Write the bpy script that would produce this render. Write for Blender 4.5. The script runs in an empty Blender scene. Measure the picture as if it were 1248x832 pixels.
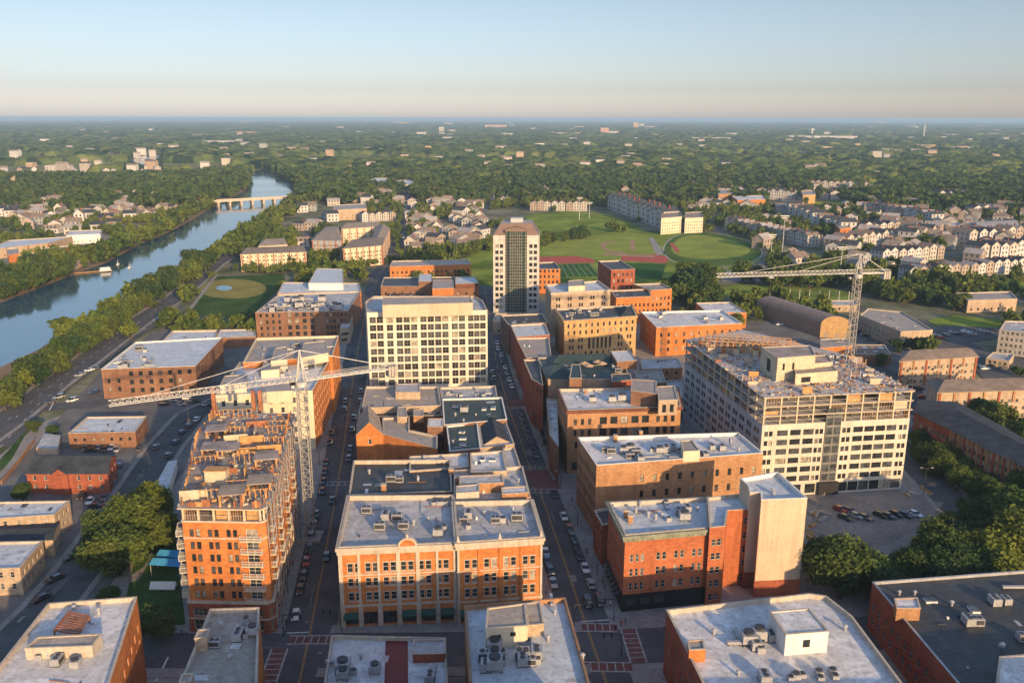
import bpy, math, random
import numpy as np
from mathutils import Vector, Matrix
random.seed(7)
SC = bpy.context.scene
COL = SC.collection
RAD = math.radians
# ------------------------------------------------------------ camera
CX, CY, FO, CAMH = 624.0, 416.0, 1040.0, 110.0
PITCH = math.atan(272 / 1040.0)
ROLL = RAD(0.12)
cd = bpy.data.cameras.new('camera')
cam = bpy.data.objects.new('camera', cd)
COL.objects.link(cam)
SC.camera = cam
cd.sensor_width = 36.0
cd.lens = 36.0 * FO / 1248.0
cd.clip_start = 1.0
cd.clip_end = 200000.0
cam.matrix_world = (Matrix.Translation((0, 0, CAMH)) @ Matrix.Rotation(math.pi / 2 - PITCH, 4, 'X') @ Matrix.Rotation(ROLL, 4, 'Z'))
# ------------------------------------------------------------ sky, sun, exposure
SUN_AZ, SUN_EL = 27.0, 13.5            # azimuth: degrees to the right of straight behind the camera
w = bpy.data.worlds.new('World')
SC.world = w
w.use_nodes = True
nt = w.node_tree
sky = nt.nodes.new('ShaderNodeTexSky')
sky.sky_type = 'NISHITA'
sky.sun_disc = False
sky.sun_elevation = RAD(SUN_EL)
sky.sun_rotation = RAD(180 - SUN_AZ)
sky.altitude = 100
sky.air_density = 1.0
sky.dust_density = 1.2
sky.ozone_density = 1.6
nt.nodes['Background'].inputs['Strength'].default_value = 0.15
# evening air: the sky colour shifts with height above the horizon
tcw = nt.nodes.new('ShaderNodeTexCoord'); sxw = nt.nodes.new('ShaderNodeSeparateXYZ'); rpw = nt.nodes.new('ShaderNodeValToRGB'); mxw = nt.nodes.new('ShaderNodeMix'); mxw.data_type = 'RGBA'; mxw.blend_type = 'MULTIPLY'; mxw.inputs[0].default_value = 1.0; mxw.clamp_result = False
SKYC = [(0.0, (1.14, 1.12, 1.58)), (0.031, (0.71, 0.71, 1.0)), (0.06, (0.67, 0.66, 0.84)), (0.122, (0.67, 0.63, 0.70)), (0.25, (1.15, 1.12, 1.16)), (0.6, (1.15, 1.12, 1.2))]
while len(rpw.color_ramp.elements) < len(SKYC): rpw.color_ramp.elements.new(0.5)
for el_, (p_, c_) in zip(rpw.color_ramp.elements, SKYC): el_.position = p_; el_.color = (c_[0] / 2, c_[1] / 2, c_[2] / 2, 1)
vmw = nt.nodes.new('ShaderNodeVectorMath'); vmw.operation = 'SCALE'; vmw.inputs['Scale'].default_value = 2.0
nt.links.new(tcw.outputs['Generated'], sxw.inputs[0]); nt.links.new(sxw.outputs[2], rpw.inputs[0]); nt.links.new(rpw.outputs[0], vmw.inputs[0])
nt.links.new(sky.outputs[0], mxw.inputs[6]); nt.links.new(vmw.outputs[0], mxw.inputs[7]); nt.links.new(mxw.outputs[2], nt.nodes['Background'].inputs[0])
sl = bpy.data.lights.new('sun', 'SUN')
sl.energy = 4.7
sl.angle = RAD(0.6)
sl.color = (1.0, 0.67, 0.34)
sun = bpy.data.objects.new('sun', sl)
COL.objects.link(sun)
SD = Vector((-math.sin(RAD(SUN_AZ)) * math.cos(RAD(SUN_EL)), math.cos(RAD(SUN_AZ)) * math.cos(RAD(SUN_EL)), -math.sin(RAD(SUN_EL))))
sun.rotation_euler = SD.to_track_quat('-Z', 'Y').to_euler()
sun.location = (100, -200, 300)
SC.view_settings.view_transform = 'Standard'
SC.view_settings.look = 'None'
SC.view_settings.gamma = 1
SC.view_settings.exposure = 0.5
SC.view_settings.use_curve_mapping = False
SC.render.engine = 'CYCLES'
SC.cycles.use_denoising = True
SC.cycles.max_bounces = 4
SC.cycles.diffuse_bounces = 2
SC.cycles.glossy_bounces = 2
SC.cycles.transmission_bounces = 2
SC.cycles.transparent_max_bounces = 4
SC.cycles.volume_bounces = 0
SC.cycles.caustics_reflective = False
SC.cycles.caustics_refractive = False

# ------------------------------------------------------------ where things stand (survey of the photo: pixel + height -> metres)
def at(px, py, z=0.0):
    u = (px - CX) / FO; v = -(py - CY) / FO
    c, s = math.cos(ROLL), math.sin(ROLL)
    u, v = u * c - v * s, u * s + v * c
    rx, ry, rz = u, math.cos(PITCH) + v * math.sin(PITCH), -math.sin(PITCH) + v * math.cos(PITCH)
    t = (z - CAMH) / rz
    return (rx * t, ry * t)
def proj(X, Y, Z):
    z = Z - CAMH
    d = Y * math.cos(PITCH) - z * math.sin(PITCH); v = Y * math.sin(PITCH) + z * math.cos(PITCH)
    u = X / d; v = v / d
    c, s = math.cos(ROLL), math.sin(ROLL)
    u, v = u * c + v * s, -u * s + v * c
    return (CX + FO * u, CY - FO * v)
def hat(base, topy):
    X, Y = at(*base)
    lo, hi = 0.0, CAMH + 80
    for _ in range(50):
        m = (lo + hi) / 2
        if proj(X, Y, m)[1] > topy: lo = m
        else: hi = m
    return lo
def A(pts, z=0.0): return [at(x, y, z) for x, y in pts]

# ------------------------------------------------------------ materials
MATS = {}
def nodes(name):
    m = bpy.data.materials.new(name); m.use_nodes = True
    t = m.node_tree; b = t.nodes['Principled BSDF']
    return m, t, b
def N(t, k, **kw):
    n = t.nodes.new(k)
    for a, v in kw.items():
        if a in n.inputs: n.inputs[a].default_value = v
        else: setattr(n, a, v)
    return n
def mixc(t, fac, a, b, blend='MIX'):
    n = t.nodes.new('ShaderNodeMix'); n.data_type = 'RGBA'; n.blend_type = blend
    if hasattr(fac, 'links'): t.links.new(fac, n.inputs[0])
    else: n.inputs[0].default_value = fac
    for i, v in ((6, a), (7, b)):
        if hasattr(v, 'links'): t.links.new(v, n.inputs[i])
        else: n.inputs[i].default_value = (*v, 1)
    return n.outputs[2]
def ramp(t, src, stops):
    r = t.nodes.new('ShaderNodeValToRGB')
    e = r.color_ramp.elements
    while len(e) < len(stops): e.new(0.5)
    for k, (p, c) in enumerate(stops):
        e[k].position = p
        e[k].color = (*c, 1) if hasattr(c, '__len__') else (c, c, c, 1)
    t.links.new(src, r.inputs[0])
    return r.outputs[0]
def pm(name, c, var=0.25, scale=0.25, rough=0.85, bump=0.0, metal=0.0, fine=3.0, c2=None, streak=0.0, spec=0.3):
    """plain weathered surface: two scales of mottling, optional vertical streaks"""
    if name in MATS: return MATS[name]
    m, t, b = nodes(name)
    tc = N(t, 'ShaderNodeTexCoord')
    n1 = N(t, 'ShaderNodeTexNoise', Scale=scale, Detail=5.0, Roughness=0.65)
    n2 = N(t, 'ShaderNodeTexNoise', Scale=fine, Detail=3.0, Roughness=0.6)
    t.links.new(tc.outputs['Object'], n1.inputs[0]); t.links.new(tc.outputs['Object'], n2.inputs[0])
    lo = tuple(x * (1 - var) for x in c); hi = tuple(min(1, x * (1 + var)) for x in (c2 or c))
    c1 = mixc(t, ramp(t, n1.outputs[0], [(0.3, 0.0), (0.7, 1.0)]), lo, hi)
    out = mixc(t, 0.35, c1, ramp(t, n2.outputs[0], [(0.35, 0.25), (0.65, 0.8)]), 'SOFT_LIGHT')
    if streak:
        mp = N(t, 'ShaderNodeMapping'); mp.inputs['Scale'].default_value = (1.3, 1.3, 0.06)
        t.links.new(tc.outputs['Object'], mp.inputs[0])
        n3 = N(t, 'ShaderNodeTexNoise', Scale=1.0, Detail=3.0)
        t.links.new(mp.outputs[0], n3.inputs[0])
        f = ramp(t, n3.outputs[0], [(0.45, 0.0), (0.75, streak)])
        out = mixc(t, f, out, tuple(x * 0.35 for x in c))
    t.links.new(out, b.inputs['Base Color'])
    b.inputs['Roughness'].default_value = rough
    b.inputs['Metallic'].default_value = metal
    b.inputs['Specular IOR Level'].default_value = spec
    if bump:
        bp = N(t, 'ShaderNodeBump', Strength=bump, Distance=0.1)
        t.links.new(n2.outputs[0], bp.inputs['Height']); t.links.new(bp.outputs[0], b.inputs['Normal'])
    MATS[name] = m
    return m
def brickm(name, c, var=0.22):
    """brick: courses, pale mortar, weathering blotches"""
    if name in MATS: return MATS[name]
    m, t, b = nodes(name)
    tc = N(t, 'ShaderNodeTexCoord')
    geo = N(t, 'ShaderNodeNewGeometry')
    sp = N(t, 'ShaderNodeSeparateXYZ'); t.links.new(tc.outputs['Object'], sp.inputs[0])
    ad = N(t, 'ShaderNodeMath', operation='ADD'); t.links.new(sp.outputs[0], ad.inputs[0]); t.links.new(sp.outputs[1], ad.inputs[1])
    cb = N(t, 'ShaderNodeCombineXYZ'); t.links.new(ad.outputs[0], cb.inputs[0]); t.links.new(sp.outputs[2], cb.inputs[1])
    bt = N(t, 'ShaderNodeTexBrick'); bt.offset = 0.5
    bt.inputs['Scale'].default_value = 1.0; bt.inputs['Brick Width'].default_value = 0.9; bt.inputs['Row Height'].default_value = 0.34
    bt.inputs['Mortar Size'].default_value = 0.012; bt.inputs['Bias'].default_value = 0.0
    bt.inputs['Color1'].default_value = (*[x * (1 - var * .7) for x in c], 1)
    bt.inputs['Color2'].default_value = (*[min(1, x * (1 + var)) for x in c], 1)
    bt.inputs['Mortar'].default_value = (*[x * .75 + .04 for x in c], 1)
    t.links.new(cb.outputs[0], bt.inputs[0])
    n1 = N(t, 'ShaderNodeTexNoise', Scale=0.16, Detail=6.0, Roughness=0.7)
    t.links.new(tc.outputs['Object'], n1.inputs[0])
    o = mixc(t, 0.75, bt.outputs[0], ramp(t, n1.outputs[0], [(0.3, 0.3), (0.7, 0.68)]), 'SOFT_LIGHT')
    mp = N(t, 'ShaderNodeMapping'); mp.inputs['Scale'].default_value = (0.9, 0.9, 0.05)
    t.links.new(tc.outputs['Object'], mp.inputs[0])
    n3 = N(t, 'ShaderNodeTexNoise', Scale=1.0, Detail=4.0); t.links.new(mp.outputs[0], n3.inputs[0])
    o = mixc(t, ramp(t, n3.outputs[0], [(0.5, 0.0), (0.8, 0.45)]), o, tuple(x * 0.4 for x in c))
    t.links.new(o, b.inputs['Base Color'])
    b.inputs['Roughness'].default_value = 0.9
    b.inputs['Specular IOR Level'].default_value = 0.2
    MATS[name] = m
    return m
def roofmat(name, c, stain=(0.16, 0.15, 0.14), amount=0.55, seam=3.0, rough=0.7):
    """flat membrane roof: sheet seams, ponding stains, dirt specks, patches"""
    if name in MATS: return MATS[name]
    m, t, b = nodes(name)
    tc = N(t, 'ShaderNodeTexCoord')
    n1 = N(t, 'ShaderNodeTexNoise', Scale=0.13, Detail=7.0, Roughness=0.72, Distortion=0.6)
    n2 = N(t, 'ShaderNodeTexNoise', Scale=0.9, Detail=5.0, Roughness=0.7)
    vo = N(t, 'ShaderNodeTexVoronoi', Scale=0.17)
    bt = N(t, 'ShaderNodeTexBrick'); bt.offset = 0.5
    bt.inputs['Scale'].default_value = 1.0; bt.inputs['Brick Width'].default_value = seam * 3; bt.inputs['Row Height'].default_value = seam
    bt.inputs['Mortar Size'].default_value = 0.05; bt.inputs['Mortar Smooth'].default_value = 0.3
    bt.inputs['Color1'].default_value = (0.47, 0.47, 0.47, 1); bt.inputs['Color2'].default_value = (0.56, 0.56, 0.56, 1); bt.inputs['Mortar'].default_value = (0.22, 0.22, 0.22, 1)
    for n in (n1, n2, vo, bt): t.links.new(tc.outputs['Object'], n.inputs[0])
    o = mixc(t, 0.8, c, bt.outputs[0], 'SOFT_LIGHT')
    o = mixc(t, ramp(t, n1.outputs[0], [(0.40, 0.0), (0.52, amount), (0.6, amount * .55), (0.75, amount)]), o, stain)
    o = mixc(t, ramp(t, n2.outputs[0], [(0.50, 0.0), (0.70, 0.6)]), o, tuple(x * 0.6 for x in stain))
    o = mixc(t, ramp(t, vo.outputs[0], [(0.03, 0.6), (0.09, 0.0)]), o, tuple(x * 0.45 for x in stain))
    t.links.new(o, b.inputs['Base Color'])
    t.links.new(ramp(t, n1.outputs[0], [(0.4, rough), (0.6, rough * 0.7)]), b.inputs['Roughness'])
    b.inputs['Specular IOR Level'].default_value = 0.35
    MATS[name] = m
    return m
def glassm(name, c, rough=0.08):
    if name in MATS: return MATS[name]
    m, t, b = nodes(name)
    tc = N(t, 'ShaderNodeTexCoord'); oi = N(t, 'ShaderNodeObjectInfo')
    n1 = N(t, 'ShaderNodeTexNoise', Scale=0.7, Detail=2.0); n1.noise_dimensions = '4D'
    t.links.new(tc.outputs['Object'], n1.inputs[0]); 
    mul = N(t, 'ShaderNodeMath', operation='MULTIPLY'); mul.inputs[1].default_value = 50; t.links.new(oi.outputs['Random'], mul.inputs[0]); t.links.new(mul.outputs[0], n1.inputs['W'])
    t.links.new(mixc(t, ramp(t, n1.outputs[0], [(0.35, 0.0), (0.7, 1.0)]), tuple(x * .5 for x in c), tuple(x * 1.6 for x in c)), b.inputs['Base Color'])
    b.inputs['Roughness'].default_value = rough
    b.inputs['Specular IOR Level'].default_value = 0.5
    MATS[name] = m
    return m
BR_RED = brickm('red_brick', (0.29, 0.085, 0.045))
BR_OR = brickm('orange_brick', (0.47, 0.17, 0.05))
BR_DK = brickm('dark_brick', (0.16, 0.065, 0.045))
BR_BROWN = brickm('brown_brick', (0.22, 0.115, 0.07))
BR_TAN = brickm('tan_brick', (0.37, 0.20, 0.10))
BR_YEL = brickm('yellow_brick', (0.46, 0.29, 0.13))
BR_PALE = brickm('pale_brick', (0.40, 0.30, 0.21))
BR_WARM = brickm('warm_red_brick', (0.38, 0.12, 0.05))
PANEL = pm('pale_panel', (0.55, 0.50, 0.41), 0.12, 0.15, streak=0.25)
DECK = pm('pale_concrete_deck', (0.40, 0.37, 0.34), 0.3, 0.2, c2=(0.46, 0.42, 0.39))
STUCCO = pm('cream_stucco', (0.52, 0.42, 0.30), 0.12, 0.1, streak=0.3)
CREAMW = pm('pale_cream_panel', (0.64, 0.60, 0.50), 0.1, 0.15, streak=0.2)
CREAM = pm('cream_panel', (0.60, 0.52, 0.38), 0.1, 0.15, streak=0.2)
WHITE = pm('white_paint', (0.70, 0.68, 0.64), 0.1, 0.3, streak=0.25)
STONE = pm('pale_stone', (0.48, 0.41, 0.33), 0.15, 0.4, streak=0.35)
CONC = pm('raw_concrete', (0.34, 0.31, 0.28), 0.25, 0.2, streak=0.4)
CONCD = pm('dirty_slab', (0.25, 0.22, 0.20), 0.35, 0.25, c2=(0.33, 0.27, 0.24))
WOOD = pm('raw_timber', (0.46, 0.25, 0.10), 0.35, 0.8)
RUST = pm('rusty_formwork', (0.30, 0.12, 0.06), 0.4, 0.6)
GYPS = pm('pale_sheathing', (0.50, 0.42, 0.30), 0.2, 0.5)
METAL = pm('galvanised_metal', (0.40, 0.40, 0.41), 0.2, 0.6, rough=0.5, metal=0.3)
METALD = pm('dark_metal', (0.06, 0.06, 0.065), 0.3, 0.6, rough=0.5, metal=0.2)
CRANEM = pm('crane_mast_grey', (0.27, 0.26, 0.25), 0.3, 0.6, rough=0.6)
CRANEW = pm('crane_white', (0.46, 0.45, 0.43), 0.25, 0.6, rough=0.5)
GREENM = pm('green_copper', (0.20, 0.21, 0.16), 0.3, 0.5)
TRIMG = pm('dark_green_paint', (0.015, 0.06, 0.045), 0.2, 0.5, rough=0.5)
TRIMK = pm('black_paint', (0.02, 0.02, 0.022), 0.2, 0.5, rough=0.5)
R_WHITE = roofmat('white_membrane', (0.76, 0.76, 0.76), (0.36, 0.34, 0.32))
R_BLUE = roofmat('pale_blue_membrane', (0.62, 0.67, 0.71), (0.30, 0.31, 0.32), 0.4)
R_GREY = roofmat('grey_membrane', (0.54, 0.54, 0.55), (0.22, 0.21, 0.20))
R_TAN = roofmat('tan_gravel_roof', (0.44, 0.38, 0.32), (0.18, 0.15, 0.13), 0.45)
R_DARK = roofmat('dark_bitumen', (0.07, 0.075, 0.08), (0.03, 0.032, 0.034), 0.6)
R_GREEN = roofmat('dark_green_roof', (0.045, 0.075, 0.072), (0.025, 0.04, 0.04), 0.5)
R_RED = roofmat('red_membrane', (0.22, 0.03, 0.03), (0.12, 0.02, 0.02), 0.4)
SHING = pm('grey_shingle', (0.05, 0.058, 0.07), 0.35, 0.3, bump=0.2, spec=0.1)
SHINGB = pm('brown_shingle', (0.20, 0.16, 0.13), 0.3, 0.3, bump=0.2)
SHINGT = pm('tan_shingle', (0.30, 0.24, 0.19), 0.3, 0.3)
GLD = glassm('dark_glass', (0.022, 0.026, 0.03))
GLM = glassm('grey_glass', (0.07, 0.075, 0.08), 0.15)
GLB = glassm('blinds_behind_glass', (0.30, 0.27, 0.22), 0.3)
GLG = glassm('green_glass', (0.03, 0.06, 0.06), 0.06)
FR_W = pm('white_frame', (0.55, 0.52, 0.47), 0.1, 1.0)
FR_D = pm('dark_frame', (0.05, 0.045, 0.04), 0.1, 1.0)
FR_T = pm('tan_frame', (0.33, 0.26, 0.19), 0.1, 1.0)

# ------------------------------------------------------------ mesh helpers
class MB:
    def __init__(s): s.v = []; s.f = []; s.m = []; s.mats = []
    def mi(s, mat):
        if mat not in s.mats: s.mats.append(mat)
        return s.mats.index(mat)
    def face(s, pts, mat):
        i = len(s.v); s.v.extend(pts); s.f.append(tuple(range(i, i + len(pts)))); s.m.append(s.mi(mat))
    def box(s, x0, x1, y0, y1, z0, z1, mat, M=None):
        i = len(s.v)
        p = [(x0, y0, z0), (x1, y0, z0), (x1, y1, z0), (x0, y1, z0), (x0, y0, z1), (x1, y0, z1), (x1, y1, z1), (x0, y1, z1)]
        if M is not None: p = [tuple(M @ Vector(q)) for q in p]
        s.v.extend(p)
        k = s.mi(mat)
        for f in ((0, 3, 2, 1), (4, 5, 6, 7), (0, 1, 5, 4), (1, 2, 6, 5), (2, 3, 7, 6), (3, 0, 4, 7)):
            s.f.append(tuple(i + j for j in f)); s.m.append(k)
    def bar(s, a, b, r, mat, r2=None):
        a, b = Vector(a), Vector(b); d = b - a
        if d.length < 1e-6: return
        q = d.to_track_quat('Z', 'Y').to_matrix()
        i = len(s.v); k = s.mi(mat)
        for (c, rr) in ((a, r), (b, r2 if r2 is not None else r)):
            for (x, y) in ((-1, -1), (1, -1), (1, 1), (-1, 1)):
                s.v.append(tuple(c + q @ Vector((x * rr, y * rr, 0))))
        for f in ((0, 1, 5, 4), (1, 2, 6, 5), (2, 3, 7, 6), (3, 0, 4, 7), (3, 2, 1, 0), (4, 5, 6, 7)):
            s.f.append(tuple(i + j for j in f)); s.m.append(k)
    def cyl(s, c, r, h, mat, n=10, r2=None, axis='Z'):
        i = len(s.v); k = s.mi(mat); r2 = r if r2 is None else r2
        for (zz, rr) in ((0, r), (h, r2)):
            for j in range(n):
                a = 2 * math.pi * j / n
                p = (math.cos(a) * rr, math.sin(a) * rr, zz)
                if axis == 'Y': p = (p[0], p[2], p[1])
                s.v.append((c[0] + p[0], c[1] + p[1], c[2] + p[2]))
        for j in range(n):
            s.f.append((i + j, i + (j + 1) % n, i + n + (j + 1) % n, i + n + j)); s.m.append(k)
        s.f.append(tuple(i + n + j for j in range(n))); s.m.append(k)
        s.f.append(tuple(i + n - 1 - j for j in range(n))); s.m.append(k)
    def prism(s, pts, z0, z1, mat, top=None):
        """closed CCW polygon extruded from z0 to z1"""
        n = len(pts)
        for j in range(n):
            a, b = pts[j], pts[(j + 1) % n]
            s.face([(a[0], a[1], z0), (b[0], b[1], z0), (b[0], b[1], z1), (a[0], a[1], z1)], mat)
        s.face([(p[0], p[1], z1) for p in pts], top or mat)
    def ring(s, pts, d0, d1, z0, z1, mat):
        """band along a closed polygon between offsets d0 (inner) and d1 (outer)"""
        a, b = offset(pts, d0), offset(pts, d1); n = len(pts)
        for j in range(n):
            k = (j + 1) % n
            s.face([(*b[j], z0), (*b[k], z0), (*b[k], z1), (*b[j], z1)], mat)
            s.face([(*a[k], z0), (*a[j], z0), (*a[j], z1), (*a[k], z1)], mat)
            s.face([(*b[j], z1), (*b[k], z1), (*a[k], z1), (*a[j], z1)], mat)
            s.face([(*a[j], z0), (*a[k], z0), (*b[k], z0), (*b[j], z0)], mat)
    def add(s, o, M=None):
        i = len(s.v)
        s.v.extend(o.v if M is None else [tuple(M @ Vector(p)) for p in o.v])
        ks = [s.mi(m) for m in o.mats]
        s.f.extend(tuple(i + j for j in f) for f in o.f); s.m.extend(ks[k] for k in o.m)
    def mesh(s, name='mesh'):
        me = bpy.data.meshes.new(name)
        me.from_pydata(s.v, [], s.f)
        for m in s.mats: me.materials.append(m)
        if len(s.mats) > 1: me.polygons.foreach_set('material_index', s.m)
        me.update()
        return me
    def build(s, name, parent=None, loc=None):
        if not s.v: return None
        return put(name, s.mesh(name), parent, loc)
def put(name, data, parent=None, loc=None, rz=0.0, M=None):
    o = bpy.data.objects.new(name, data); COL.objects.link(o)
    if parent is not None: o.parent = parent
    if loc is not None: o.location = loc
    if rz: o.rotation_euler = (0, 0, rz)
    if M is not None: o.matrix_local = M
    return o
def tag(o, label=None, cat=None, group=None, kind=None):
    for k, v in (('label', label), ('category', cat), ('group', group), ('kind', kind)):
        if v: o[k] = v
    return o
def thing(name, label, cat, loc=(0, 0, 0), rz=0.0, group=None):
    o = put(name, None, None, loc, rz); o.empty_display_size = 0.5
    return tag(o, label, cat, group)
def copy_tree(o, parent=None):
    c = o.copy(); COL.objects.link(c)
    if parent is not None: c.parent = parent
    for ch in KIDS.get(o.name, ()): copy_tree(ch, c)
    return c
KIDS = {}
def kid(p, o):
    KIDS.setdefault(p.name, []).append(o); return o
def offset(pts, d):
    n = len(pts); out = []
    for j in range(n):
        p0, p1, p2 = Vector(pts[j - 1]), Vector(pts[j]), Vector(pts[(j + 1) % n])
        e1 = (p1 - p0).normalized(); e2 = (p2 - p1).normalized()
        n1 = Vector((e1.y, -e1.x)); n2 = Vector((e2.y, -e2.x))
        b = n1 + n2
        l = max(0.25, (1 + n1.dot(n2)))
        out.append(tuple(p1 + b * (d / l)))
    return out
EXCL = []       # ground polygons that no tree grows on
def excl(pts, grow=0.0): EXCL.append(np.array(offset(pts, grow) if grow else pts))
def area(pts): return 0.5 * sum(pts[j - 1][0] * pts[j][1] - pts[j][0] * pts[j - 1][1] for j in range(len(pts)))

# ------------------------------------------------------------ windows and walls
WCACHE = {}
def window_mb(w, h, fr, glass, cols=None):
    m = MB(); t = 0.09
    m.face([(-w / 2, 0, 0), (w / 2, 0, 0), (w / 2, 0, h), (-w / 2, 0, h)], glass)
    m.box(-w / 2, w / 2, -0.06, 0.01, h - t, h, fr); m.box(-w / 2, w / 2, -0.06, 0.01, 0, t, fr)
    n = cols or max(1, round(w / 1.3))
    for k in range(n + 1):
        x = -w / 2 + w * k / n
        a, b = (x, x + t) if k == 0 else ((x - t, x) if k == n else (x - t / 2, x + t / 2))
        m.box(a, b, -0.055, 0.01, t, h - t, fr)
    if h > 1.3: m.box(-w / 2, w / 2, -0.05, 0.01, h * .52 - .03, h * .52 + .03, fr)
    return m
def window_mesh(w, h, fr, glass, cols=None):
    key = (round(w, 2), round(h, 2), fr.name, glass.name, cols)
    if key not in WCACHE:
        mb = window_mb(w, h, fr, glass, cols); WCACHE[key] = (mb, mb.mesh('window'))
    return WCACHE[key]
def R(z, fh, nf, n, w, h, grp=1, gap=0.5, m=None, u0=None, u1=None, kind='window', fr=None, gl=None, skip=0.0):
    """a field of windows: nf rows from sill height z every fh; n groups of grp windows across"""
    return dict(z=z, fh=fh, nf=nf, n=n, w=w, h=h, grp=grp, gap=gap, m=m, u0=u0, u1=u1, kind=kind, fr=fr, gl=gl, skip=skip)
def rects(L, specs):
    out = []
    for s in specs:
        a, b = s['u0'] or 0.0, s['u1'] or 1.0
        a, b = a * L, b * L
        mg = s['m'] if s['m'] is not None else 0.6
        gw = s['grp'] * s['w'] + (s['grp'] - 1) * s['gap']
        n = s['n']
        span = (b - a - 2 * mg)
        w = s['w']
        if n * gw > span * 0.93:
            k = span * 0.93 / (n * gw); w *= k; gw *= k; gp = s['gap'] * k
        else: gp = s['gap']
        for r in range(s['nf']):
            for i in range(n):
                c = a + mg + span * (i + 0.5) / n
                for g in range(s['grp']):
                    if s['skip'] and random.random() < s['skip']: continue
                    x = c - gw / 2 + g * (w + gp)
                    out.append((x, x + w, s['z'] + r * s['fh'], s['z'] + r * s['fh'] + s['h'], s))
    return out
def wall_face(mb, a, b, z0, z1, holes, mat, depth=0.22, reveal=None):
    """one wall from a to b (outside on the right-hand side) with real openings"""
    a, b = Vector(a), Vector(b); L = (b - a).length; e = (b - a) / L
    n = Vector((e.y, -e.x))
    P = lambda u, z, d=0.0: (a.x + e.x * u - n.x * d, a.y + e.y * u - n.y * d, z)
    us = sorted({0.0, L, *[round(h[0], 3) for h in holes], *[round(h[1], 3) for h in holes]})
    zs = sorted({z0, z1, *[round(h[2], 3) for h in holes], *[round(h[3], 3) for h in holes]})
    us = [u for u in us if 0 <= u <= L]; zs = [z for z in zs if z0 <= z <= z1]
    hl = [(round(h[0], 3), round(h[1], 3), round(h[2], 3), round(h[3], 3)) for h in holes]
    for j in range(len(zs) - 1):
        zc = (zs[j] + zs[j + 1]) / 2
        row = [h for h in hl if h[2] < zc < h[3]]
        run = None
        for i in range(len(us) - 1):
            uc = (us[i] + us[i + 1]) / 2
            solid = not any(h[0] < uc < h[1] for h in row)
            if solid:
                if run is None: run = us[i]
            elif run is not None:
                mb.face([P(run, zs[j]), P(us[i], zs[j]), P(us[i], zs[j + 1]), P(run, zs[j + 1])], mat); run = None
        if run is not None:
            mb.face([P(run, zs[j]), P(L, zs[j]), P(L, zs[j + 1]), P(run, zs[j + 1])], mat)
    rv = reveal or mat; d = depth
    for (u0, u1, s0, s1) in hl:
        mb.face([P(u0, s0), P(u0, s0, d), P(u0, s1, d), P(u0, s1)], rv)
        mb.face([P(u1, s0, d), P(u1, s0), P(u1, s1), P(u1, s1, d)], rv)
        mb.face([P(u0, s0, d), P(u0, s0), P(u1, s0), P(u1, s0, d)], rv)
        mb.face([P(u0, s1), P(u0, s1, d), P(u1, s1, d), P(u1, s1)], rv)
class B: pass
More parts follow.
